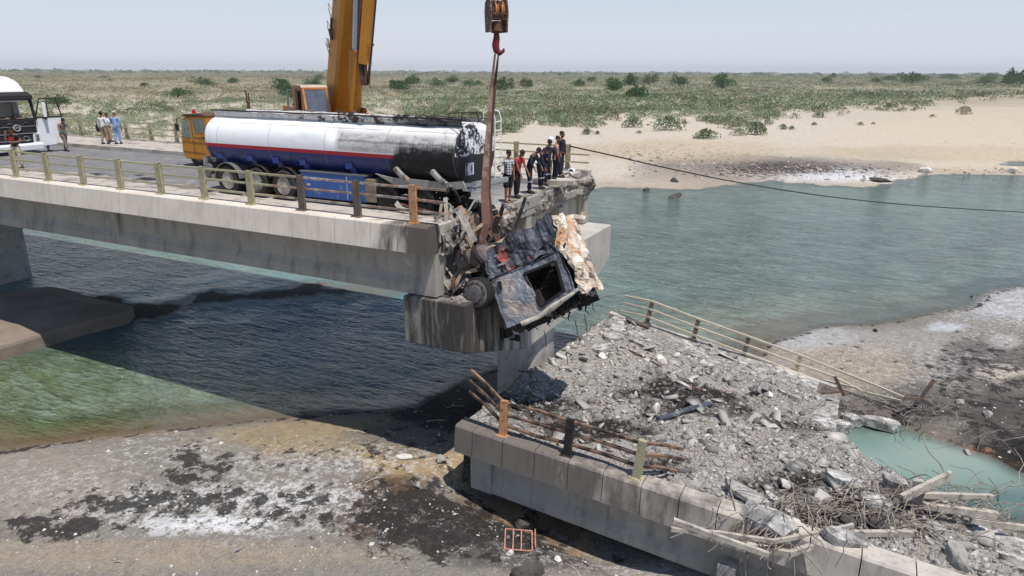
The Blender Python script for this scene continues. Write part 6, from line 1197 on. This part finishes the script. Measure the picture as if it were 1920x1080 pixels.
def stones(name, P_, S_, tone, m_, label, cat, flat_=.6):
    n = len(P_); V = IV[None]*(1+rng.normal(0, .22, (n, 12, 1))); a = rng.uniform(0, 6.28, n); sc = S_[:, None]*np.stack([rng.uniform(.7, 1.3, n), rng.uniform(.6, 1.1, n), rng.uniform(.4, .9, n)*flat_*1.4], 1); V = V*sc[:, None]
    b = rng.normal(0, .35, n); y = V[..., 1]*np.cos(b)[:, None]-V[..., 2]*np.sin(b)[:, None]; z = V[..., 1]*np.sin(b)[:, None]+V[..., 2]*np.cos(b)[:, None]
    x = V[..., 0]*np.cos(a)[:, None]-y*np.sin(a)[:, None]; y2 = V[..., 0]*np.sin(a)[:, None]+y*np.cos(a)[:, None]
    V = np.stack([x+P_[:, 0:1], y2+P_[:, 1:2], z+P_[:, 2:3]], -1).reshape(-1, 3); F_ = (IF_[None]+np.arange(n)[:, None, None]*12).reshape(-1, 3)
    o = npmesh(name, V, F_, m_, {'tone': ('FACE', np.repeat(tone, 20))}); return tag(o, label, cat, kind='stuff')
def tonemat(name, lo, hi):
    g = G(name, .95, 0, .2); v = g.geo(); c = g.mix(g.att('tone').outputs['Fac'], lo, hi); n_ = g.noise(18, 4, .6, v); c = g.mix(g.mr(n_, .35, .65, 0, .3), c, h(110, 106, 102)); g.bump(n_, .5, .03); return g.col(c)
K['stone_t'] = tonemat('rubble_stone', h(84, 80, 77), h(222, 218, 212)); K['stone_w'] = tonemat('bank_stone', h(120, 108, 98), h(222, 208, 190))
N = 27000; s_ = rng.uniform(-9.5, 9, N); t__ = rng.uniform(14.4, 28.3, N); z_, d_ = rubz(s_, t__); S_ = .014+.07*rng.random(N)**3.4+(rng.random(N) < .022)*rng.uniform(.03, .13, N)
ok = (d_ > .05) & (t__-(15.28-.10*(s_+9.5)) > .5) & ~((t__ > 26.4) & (rng.random(N) < .6)) & ~((s_ < -1) & (t__ > 20) & (rng.random(N) < .25)); P_ = np.stack([s_, t__, z_+S_*.15], 1)[ok]
def darkat(a, b): return dark.reshape(gs.shape)[np.clip(((a+9.9)/.05).astype(int), 0, gs.shape[0]-1), np.clip(((b-13.3)/.055).astype(int), 0, gs.shape[1]-1)]
S_ = S_[ok]; tn_ = np.clip(-.45*darkat(s_[ok], t__[ok])+rng.normal(.43, .20, ok.sum())+(rng.random(ok.sum()) < .06)*.35, 0, 1); hf = rng.random(ok.sum()) < .3
stones('rubble_stones', P_[hf], S_[hf]*.8, tn_[hf], K['stone_t'], 'countless small rounded bits of broken concrete strewn over the collapsed span', 'rubble')
shards('rubble_shards', P_[~hf], S_[~hf], tn_[~hf], K['stone_t'], 'countless small angular shards of broken concrete on the collapsed span', 'rubble', (1.1, .8, .55))
n = 330; s_ = rng.uniform(-9.3, 8, n); t__ = rng.uniform(14.6, 28.0, n); z_, d_ = rubz(s_, t__); ok = (d_ > .3) & (t__-(15.28-.10*(s_+9.5)) > .9) & (fbm(s_, t__, .5, 3) > -.1); S_ = (.07+.2*rng.random(n)**2)[ok]
shards('slab_fragments', np.stack([s_, t__, z_+.05], 1)[ok], S_, np.clip(rng.normal(.52, .16, ok.sum()), 0, 1), K['stone_t'], 'flat plates of broken deck concrete jutting out of the rubble', 'rubble', (1.5, .9, .17))
def scatter_px(n, x0, x1, y0, y1, keep):
    px = rng.uniform(x0, x1, n); py = rng.uniform(y0, y1, n); r = np.array([[IR[k]*(a-960)+IU[k]*(540-b)+IF[k]*FPX for k in range(3)] for a, b in zip(px, py)]); k = (.3-CAMZ)/r[:, 2]; X_, Y_ = r[:, 0]*k, r[:, 1]*k; Z_, D_, a_, b_ = height(X_, Y_); ok = (D_ > .15) & keep(px, py, X_, Y_); return X_[ok], Y_[ok], Z_[ok], px[ok], py[ok]
X_, Y_, Z_, px, py = scatter_px(5200, 0, 1920, 560, 1080, lambda a, b, X_, Y_: ((sdist(X_, Y_, RP) < 0) | (Y_ < 15.1-.10*(X_+9.5))) & (fbm(X_, Y_, .9, 3) > -.45))
S_ = .012+.05*rng.random(len(X_))**5; stones('pebbles', np.stack([X_, Y_, Z_+S_*.1], 1), S_, np.clip(rng.normal(.6, .3, len(X_)), 0, 1), K['stone_t'], 'scattered pebbles and chips on the beach', 'pebbles')
X_, Y_, Z_, px, py = scatter_px(3800, 1180, 1950, 284, 350, lambda a, b, X_, Y_: np.abs(b-(316+(a-1500)*.012+(a > 1600)*4))/np.where(a > 1640, 14, 20) < rng.random(len(a))**.7)
S_ = .05+.26*rng.random(len(X_))**4; stones('bank_gravel', np.stack([X_, Y_, Z_+S_*.1], 1), S_, np.clip(rng.normal(.55, .25, len(X_))-(px < 1640)*.25, 0, 1), K['stone_w'], 'band of loose stones along the far river bank', 'stones')
# single rocks and bits one can point to
def gst(x, y, k, sz, lab, cat='rock', nm='rock', **kw): return stone(nm, k, ongr(x, y), sz, lab, cat, **kw)
gst(757, 857, 'whrock', (.30, .19, .05), 'flat bright white slab of plaster lying on the beach by the shadow', 'rock', sink=0, rot=(0, 0, .3))
gst(415, 832, 'whrock', (.12, .09, .07), 'small white stone near the left shoreline'); gst(785, 913, 'rock', (.16, .12, .12), 'brown-grey stone on the sand left of the fallen span')
gst(827, 866, 'rock', (.22, .18, .17), 'mossy rock beside the shadow of the fallen span'); gst(527, 929, 'dkrock', (.14, .1, .09), 'black lump on the white ash'); gst(1047, 1052, 'whrock', (.12, .11, .1), 'round white stone at the bottom centre'); gst(983, 990, 'dkrock', (.34, .28, .28), 'dark boulder behind the rusty crate frame'); gst(990, 1078, 'dkrock', (.45, .35, .3), 'black boulder cut by the bottom edge')
gst(955, 1040, 'whrock', (.12, .12, .12), 'pale stone at the corner of the rusty frame'); gst(697, 1022, 'whrock', (.1, .07, .08), 'small angular pale stone on the dark patch'); gst(720, 1042, 'rock', (.12, .09, .06), 'small grey stone at the lower middle of the beach'); gst(444, 1033, 'rock', (.18, .12, .06), 'flat grey stone at the bottom of the beach'); gst(235, 1020, 'rock', (.08, .04, .02), 'yellow scrap on the lower left beach', 'scrap', 'scrap')
gst(1560, 440+0, 'rock', (.01, .01, .01), 'tiny stone', 'rock') if False else None
for x, y, sz, k, lab in [(1212, 356, (.5, .4, .35), 'dkrock', 'dark rock at the far waterline right of the deck'), (1261, 369, (1.3, .7, .35), 'dkrock', 'low brown rock sticking out of the river'), (1737, 322, (1.1, .9, .7), 'whrock', 'big pale boulder on the far bank'), (1650, 340, (1.6, .8, .4), 'dkrock', 'dark lump on the ash spit of the far bank'), (1263, 342, (.8, .6, .35), 'dkrock', 'brown rock on the far shore'), (1893, 323, (1.0, .7, .5), 'whrock', 'pale boulder at the right end of the far bank'), (1641, 622, (.22, .12, .15), 'dkrock', 'dark rock on the waterline of the right spit'), (1822, 553, (.12, .1, .09), 'dkrock', 'small dark rock in the water off the right spit'), (1850, 785, (.3, .2, .16), 'rock', 'grey rock on the dark mud at right'), (1798, 762, (.2, .18, .16), 'rock', 'grey stone beside the heap of branches'), (1815, 845, (.2, .15, .12), 'rock', 'grey stone on the far rim of the pool')]:
    p = at(x, y, z=.1); p.z = max(float(height(np.array([p.x]), np.array([p.y]))[0][0]), -.05); stone('rock', k, p, sz, lab, 'rock')
CRF = thing('crate_frame', 'rusty open wire crate frame lying on the dark ground at the bottom', 'crate frame', ongr(972, 1035)); c0 = ongr(946, 1032); fa_ = (ongr(998, 1036)-c0); fb_ = (ongr(948, 1000)-c0)
for a, b in (((0, 0), (1, 0)), ((1, 0), (1, 1)), ((1, 1), (0, 1)), ((0, 1), (0, 0)), ((.3, 0), (.3, 1)), ((.6, 0), (.6, 1)), ((1.12, .2), (1.12, 1.1))):
    m = MB(); f_ = lambda q: c0+fa_*q[0]+fb_*q[1]+Vector((0, 0, .04+.10*q[1])); m.bar(f_(a), f_(b), .03, .025); part(m, 'bar', wm('pinkish_rust', h(206, 150, 132), h(170, 112, 96), 6, .9), CRF)
for i, (x, y, L, az) in enumerate([(290, 848, .5, .9), (650, 808, .7, .2), (345, 880, .5, .6), (685, 905, .5, 1.0), (800, 790, .9, .4), (835, 765, .7, .6), (1060, 1056, .8, -.6), (210, 1055, .3, .3)]):
    p = ongr(x, y); d = Vector((math.cos(az), math.sin(az), .04)); lone(curve3([p, p+d*L*.5+Vector((.03, .03, .05)), p+d*L], .014, 5, 3), 'stick', K['dusty'], ['pale stick by the left shoreline', 'thin branch on the waterline mud', 'short stick on the grey ash', 'pale stick left of the dark stain', 'twig in the bridge shadow', 'second twig in the shadow near the pier', 'dark wire at the bottom right of the beach', 'small twig at the lower left'][i], 'stick')

# ------------------------------------------------------------ vegetation
def leafmat(name, a, b):
    g = G(name, .9, 0, .15); c = g.mix(g.att('tone').outputs['Fac'], a, b); return g.col(c)
K['scrub'] = leafmat('grey_green_scrub', h(92, 106, 76), h(160, 168, 138)); K['drys'] = leafmat('dry_scrub', h(126, 120, 94), h(166, 160, 130)); K['leaf'] = leafmat('dark_green_leaves', h(50, 78, 42), h(92, 118, 70)); K['leaf2'] = leafmat('dull_green_leaves', h(66, 80, 50), h(122, 132, 92))
K['bark'] = flat('bark', h(92, 78, 62), .9)
def leaves(centers, rad, hgt, nq, tone0, lf=.22, spread=1.0):
    """clumps of small quads filling domes; returns V, F, tone"""
    n = len(centers); az = rng.uniform(0, 6.283, (n, nq)); rr_ = np.sqrt(rng.random((n, nq))); zz = rng.random((n, nq))**.8
    lob = 1+.28*np.sin(az*3+rng.uniform(0, 6, (n, 1)))+.18*np.sin(az*5+rng.uniform(0, 6, (n, 1)))
    k = np.sqrt(np.clip(1-zz**2*.85, .05, 1)); x = np.cos(az)*rr_*k*lob*rad[:, None]; y = np.sin(az)*rr_*k*lob*rad[:, None]; z = zz*hgt[:, None]*(.75+.35*rng.random((n, 1)))
    z = z*(1-.25*rr_)
    C_ = np.stack([x+centers[:, None, 0], y+centers[:, None, 1], z+centers[:, None, 2]], -1)
    s1 = rng.normal(0, 1, (n, nq, 3)); s1[..., 2] = s1[..., 2]*.9+.6; s1 /= np.linalg.norm(s1, axis=-1, keepdims=True); s2 = np.cross(s1, rng.normal(0, 1, (n, nq, 3))); s2 /= np.linalg.norm(s2, axis=-1, keepdims=True)
    L = (lf*hgt)[:, None, None]*rng.uniform(.6, 1.4, (n, nq, 1)); s1 = s1*L; s2 = s2*L*.42
    V = np.stack([C_-s2*.4, C_+s1*.5-s2, C_+s1, C_+s1*.5+s2], 2).reshape(-1, 3); F_ = np.arange(len(V)).reshape(-1, 4)
    tone = np.clip(tone0[:, None]+rng.normal(0, .16, (n, nq)), 0, 1).ravel(); return V, F_, tone
VB = [(-200, 262), (0, 262), (130, 262), (350, 262), (700, 266), (930, 258), (960, 246), (1000, 228), (1075, 236), (1110, 232), (1160, 216), (1230, 214), (1290, 226), (1340, 236), (1400, 232), (1440, 226), (1480, 212), (1560, 210), (1620, 196), (1700, 200), (1750, 190), (1800, 186), (1860, 180), (1920, 176), (2200, 168)]
vbx = np.array([p[0] for p in VB]); vby = np.array([p[1] for p in VB])
ir, iu, if_ = np.array(IR), np.array(IU), np.array(IF)
def topx(X_, Y_, Z_):
    p = np.stack([X_, Y_, Z_-CAMZ], -1); d = p @ if_; return 960+FPX*(p @ ir)/d, 540-FPX*(p @ iu)/d, d
def band(r0, r1, spacing, n):
    r = np.sqrt(rng.uniform(r0*r0, r1*r1, n)); a = rng.uniform(-.72, .72, n); th = math.pi/2+YAW-a; X_, Y_ = r*np.cos(th), r*np.sin(th); Z_, D_, a_, b_ = height(X_, Y_); px, py, d = topx(X_, Y_, Z_); return X_, Y_, Z_, px, py, b_, r
bands = []
r = 62.0
while r < 2400:
    r1 = r*1.12; sp = max(1.75, .0135*r); n = int(1.44*(r1*r1-r*r)/2/sp**2); bands.append((r, r1, sp, n)); r = r1
acc = {'scrub': [], 'drys': []}
for r0, r1, sp, n in bands:
    X_, Y_, Z_, px, py, b_, rr_ = band(r0, r1, sp, n)
    edge = np.interp(px, vbx, vby); f1 = fbm(X_, Y_, .045 if r0 < 400 else .012, 4); f2 = fbm(X_+300, Y_, .16, 3)
    left = px < 760
    dens = 1.03+f1*.9+f2*.5-np.clip((py-edge+14)/26, 0, 1)*.75; dens = dens-np.where(left, .22*np.exp(-((py-215)/14)**2)*2, 0)-np.where(left & (py < 185), .15, 0)-np.where((px > 1500) & (py > 150), -.1, 0)
    ok = (b_ > 3) & (py < edge+np.where(f2 > .1, 12, 0)) & (rng.random(n) < dens) & (px > -60) & (px < 1990) & (py > 136)
    X_, Y_, Z_, px, py, f1_, rr_ = [q[ok] for q in (X_, Y_, Z_, px, py, f1, rr_)]
    if not len(X_): continue
    k = .55+.9*rng.random(len(X_))**1.3; rad = sp*.62*k; hg = np.minimum(.95+.0016*rr_, 3.2)*(.45+.75*k)*np.where(left[ok] | (py < 175), .72, 1.0)
    nq = 190 if r0 < 120 else 110 if r0 < 200 else 48 if r0 < 420 else 24
    brown = (rng.random(len(X_)) < np.where(left[ok] & (py < 190), .62, .16)+np.clip((175-py)/60, 0, .45)); t0 = np.clip(.42-f1_*.9+rng.normal(0, .20, len(X_)), 0, 1)
    for key, mk_ in (('scrub', ~brown), ('drys', brown)):
        if mk_.sum(): acc[key].append(leaves(np.stack([X_, Y_, Z_-.05], 1)[mk_], rad[mk_], hg[mk_], nq, t0[mk_], lf=.17 if r0 < 200 else .26 if r0 < 420 else .36))
for key, nm_, lab in (('scrub', 'scrub', 'grey-green scrub covering the plain beyond the river'), ('drys', 'dry_scrub', 'dry brownish scrub scattered over the far plain')):
    off = 0; Vs, Fs, Ts = [], [], []
    for V, F_, t_ in acc[key]: Vs.append(V); Fs.append(F_+off); Ts.append(t_); off += len(V)
    o = npmesh(nm_, np.concatenate(Vs), np.concatenate(Fs), K[key], {'tone': ('FACE', np.concatenate(Ts))}); tag(o, lab, 'scrub', kind='stuff')
# lone shrubs on the open sand
for i, (x, y, w_, hh_, lab) in enumerate([(1252, 244, 62, 26, 'broad grey-green shrub on the sand straight above the taut cable'), (1322, 260, 44, 22, 'shrub at the lower edge of the scrub, right of the broad one'), (1386, 253, 34, 12, 'low shrub touching the taller one to its right'), (1420, 251, 40, 24, 'rounded shrub between the low shrub and a small tuft'), (1468, 243, 16, 9, 'small round tuft right of the rounded shrub'), (1484, 243, 12, 7, 'tiny tuft beside the small round tuft'), (1100, 252, 20, 13, 'small shrub on the sand near the pump fitting'), (1120, 252, 10, 7, 'tiny tuft right of the small shrub'), (1807, 214, 30, 13, 'dry brownish shrub on the pale sand at far right'), (1613, 235, 14, 6, 'small dry tuft in the middle of the open sand'), (1526, 235, 12, 6, 'grey tuft left of the small dry tuft'), (1637, 233, 8, 4, 'tiny tuft on the open sand'), (1748, 219, 11, 5, 'little dry tuft left of the brownish shrub'), (1198, 250, 12, 5, 'sparse little plant on the left sand'), (960, 248, 40, 20, 'grey-green shrub behind the tanker ladder'), (1185, 238, 40, 20, 'shrub just left of the broad grey-green one')]):
    p = at(x, y, z=.9); _z = float(height(np.array([p.x]), np.array([p.y]))[0][0]); p = at(x, y, z=_z); u1 = (at(x+1, y, z=_z)-p).length
    V, F_, t_ = leaves(np.array([[0, 0, 0.]]), np.array([w_*u1*.5]), np.array([hh_*u1*1.05]), 520, np.array([.45]), lf=.15)
    o = npmesh('shrub', V, F_, K['drys'] if i in (8, 9, 11, 12) else K['scrub'], {'tone': ('FACE', t_)}); o.location = p; tag(o, lab, 'shrub')
# dark green bushes and trees of the plain
TR_ = [(335, 184, 56, 22), (378, 162, 46, 18), (402, 162, 30, 10), (437, 158, 26, 14), (528, 172, 52, 26), (546, 184, 46, 26), (585, 164, 48, 18), (600, 150, 30, 10), (112, 200, 44, 24), (748, 172, 46, 24), (776, 161, 40, 20), (820, 164, 50, 16), (850, 156, 30, 14), (881, 164, 44, 16), (942, 172, 46, 26), (984, 166, 30, 18), (1085, 163, 24, 14), (1110, 154, 18, 10), (1148, 174, 54, 26), (1190, 187, 46, 28), (1180, 162, 36, 22), (1215, 159, 36, 18), (1275, 162, 42, 20), (1355, 166, 54, 24), (1546, 156, 26, 10), (1561, 146, 14, 7), (1642, 156, 18, 9), (1664, 152, 24, 9), (1709, 158, 48, 20), (1780, 150, 36, 10), (1845, 160, 38, 14), (1855, 149, 22, 9), (1892, 160, 36, 24), (1915, 159, 34, 22), (272, 163, 20, 10), (195, 147, 30, 7), (205, 152, 14, 5), (72, 148, 16, 8)]
wh = ['far left', 'left', 'middle', 'right']
def nearlab(i, x, y, w_):
    size = 'broad' if w_ >= 44 else 'medium' if w_ >= 28 else 'small'
    ref = ['above the white truck door', 'on the plain above the left railing', 'above the white end of the tanker', 'just left of the crane cab', 'right of the crane boom', 'near the hanging slings', 'above the onlookers', 'above the taut cable', 'on the plain at right', 'at the right edge'][min(9, [x > 140, x > 320, x > 500, x > 700, x > 900, x > 1020, x > 1200, x > 1500, x > 1800].count(True))]
    return size, ref
seen = {}
names_ = []
for i, (x, y, w_, hh_) in enumerate(TR_):
    s_, rf = nearlab(i, x, y, w_); seen.setdefault((s_, rf), []).append(i)
for i, (x, y, w_, hh_) in enumerate(TR_):
    s_, rf = nearlab(i, x, y, w_); grp = sorted(seen[(s_, rf)], key=lambda j: TR_[j][0]); od = grp.index(i)
    lab = f'{s_} dark green bush {rf}' if len(grp) == 1 else f"{s_} dark green bush {rf}, {['leftmost', 'second', 'third', 'fourth', 'fifth', 'sixth', 'seventh'][od]} from left"
    p = at(x, y, z=1.0)
    for _ in range(4): p = at(x, y, z=float(height(np.array([p.x]), np.array([p.y]))[0][0]))
    u1 = (at(x+1, y, z=p.z)-p).length; T_ = thing('bush_tree', lab, 'bush', p, 0, 'dark green bushes on the plain'); W_ = w_*u1*.62; H_ = hh_*u1*1.05
    nc = 9; ca_ = rng.uniform(0, 6.28, nc); cr_ = W_*.62*np.sqrt(rng.random(nc)); cen = np.stack([np.cos(ca_)*cr_, np.sin(ca_)*cr_, np.maximum(H_*.05, H_*.30*rng.random(nc))], 1); cen[0] = (0, 0, H_*.2)
    rd = W_*rng.uniform(.30, .52, nc); hg = H_*rng.uniform(.5, .82, nc); hg[0] = H_*.85
    V, F_, t_ = leaves(cen, rd, hg, 150, np.clip(rng.normal(.4, .16, nc), 0, 1), lf=.13); o = npmesh('crown', V, F_, K['leaf'] if (x*7) % 3 or w_ > 40 else K['leaf2'], {'tone': ('FACE', t_)}); o.parent = T_
    m = MB()
    for k in range(3): m.tube([(0, 0, 0), (cen[k][0]*.5, cen[k][1]*.5, H_*.35), (cen[k][0]*.9, cen[k][1]*.9, H_*.7)], [W_*.03, W_*.02, W_*.008], 6)
    m.build('trunk', K['bark'], T_)
# distant line of trees and scrub on the horizon
n = 1500; r = rng.uniform(1700, 4200, n); a = rng.uniform(-.72, .72, n); th = math.pi/2+YAW-a; cx_, cy_ = r*np.cos(th), r*np.sin(th); clu = fbm(cx_, cy_, .004, 3); ok = clu > -.12; cx_, cy_, r, clu = cx_[ok], cy_[ok], r[ok], clu[ok]
V, F_, t_ = leaves(np.stack([cx_, cy_, cx_*0+.2], 1), r*.0075*rng.uniform(.4, 1.6, len(r)), r*.0013*rng.uniform(.7, 2.4, len(r))+1.0, 26, np.clip(rng.normal(.35, .2, len(r)), 0, 1), lf=.5)
tag(npmesh('horizon_trees', V, F_, K['leaf2'], {'tone': ('FACE', t_)}), 'low line of far trees along the horizon', 'tree line', kind='stuff')

# ------------------------------------------------------------ dusty air
m = MB(); m.bb((-9500, -9500, -2.5), (9500, 9500, 60)); hz_m = bpy.data.materials.new('haze_air'); hz_m.use_nodes = True; nt_ = hz_m.node_tree; nt_.nodes.remove(nt_.nodes['Principled BSDF'])
pv = nt_.nodes.new('ShaderNodeVolumePrincipled'); pv.inputs['Density'].default_value = .00013; pv.inputs['Color'].default_value = (.97, .98, 1, 1); pv.inputs['Anisotropy'].default_value = 0; nt_.links.new(pv.outputs[0], nt_.nodes['Material Output'].inputs['Volume'])
o = m.build('haze', hz_m, org=(0, 0, 0)); o['kind'] = 'stuff'; o['label'] = 'thin pale dust haze filling the air'; o['category'] = 'haze'
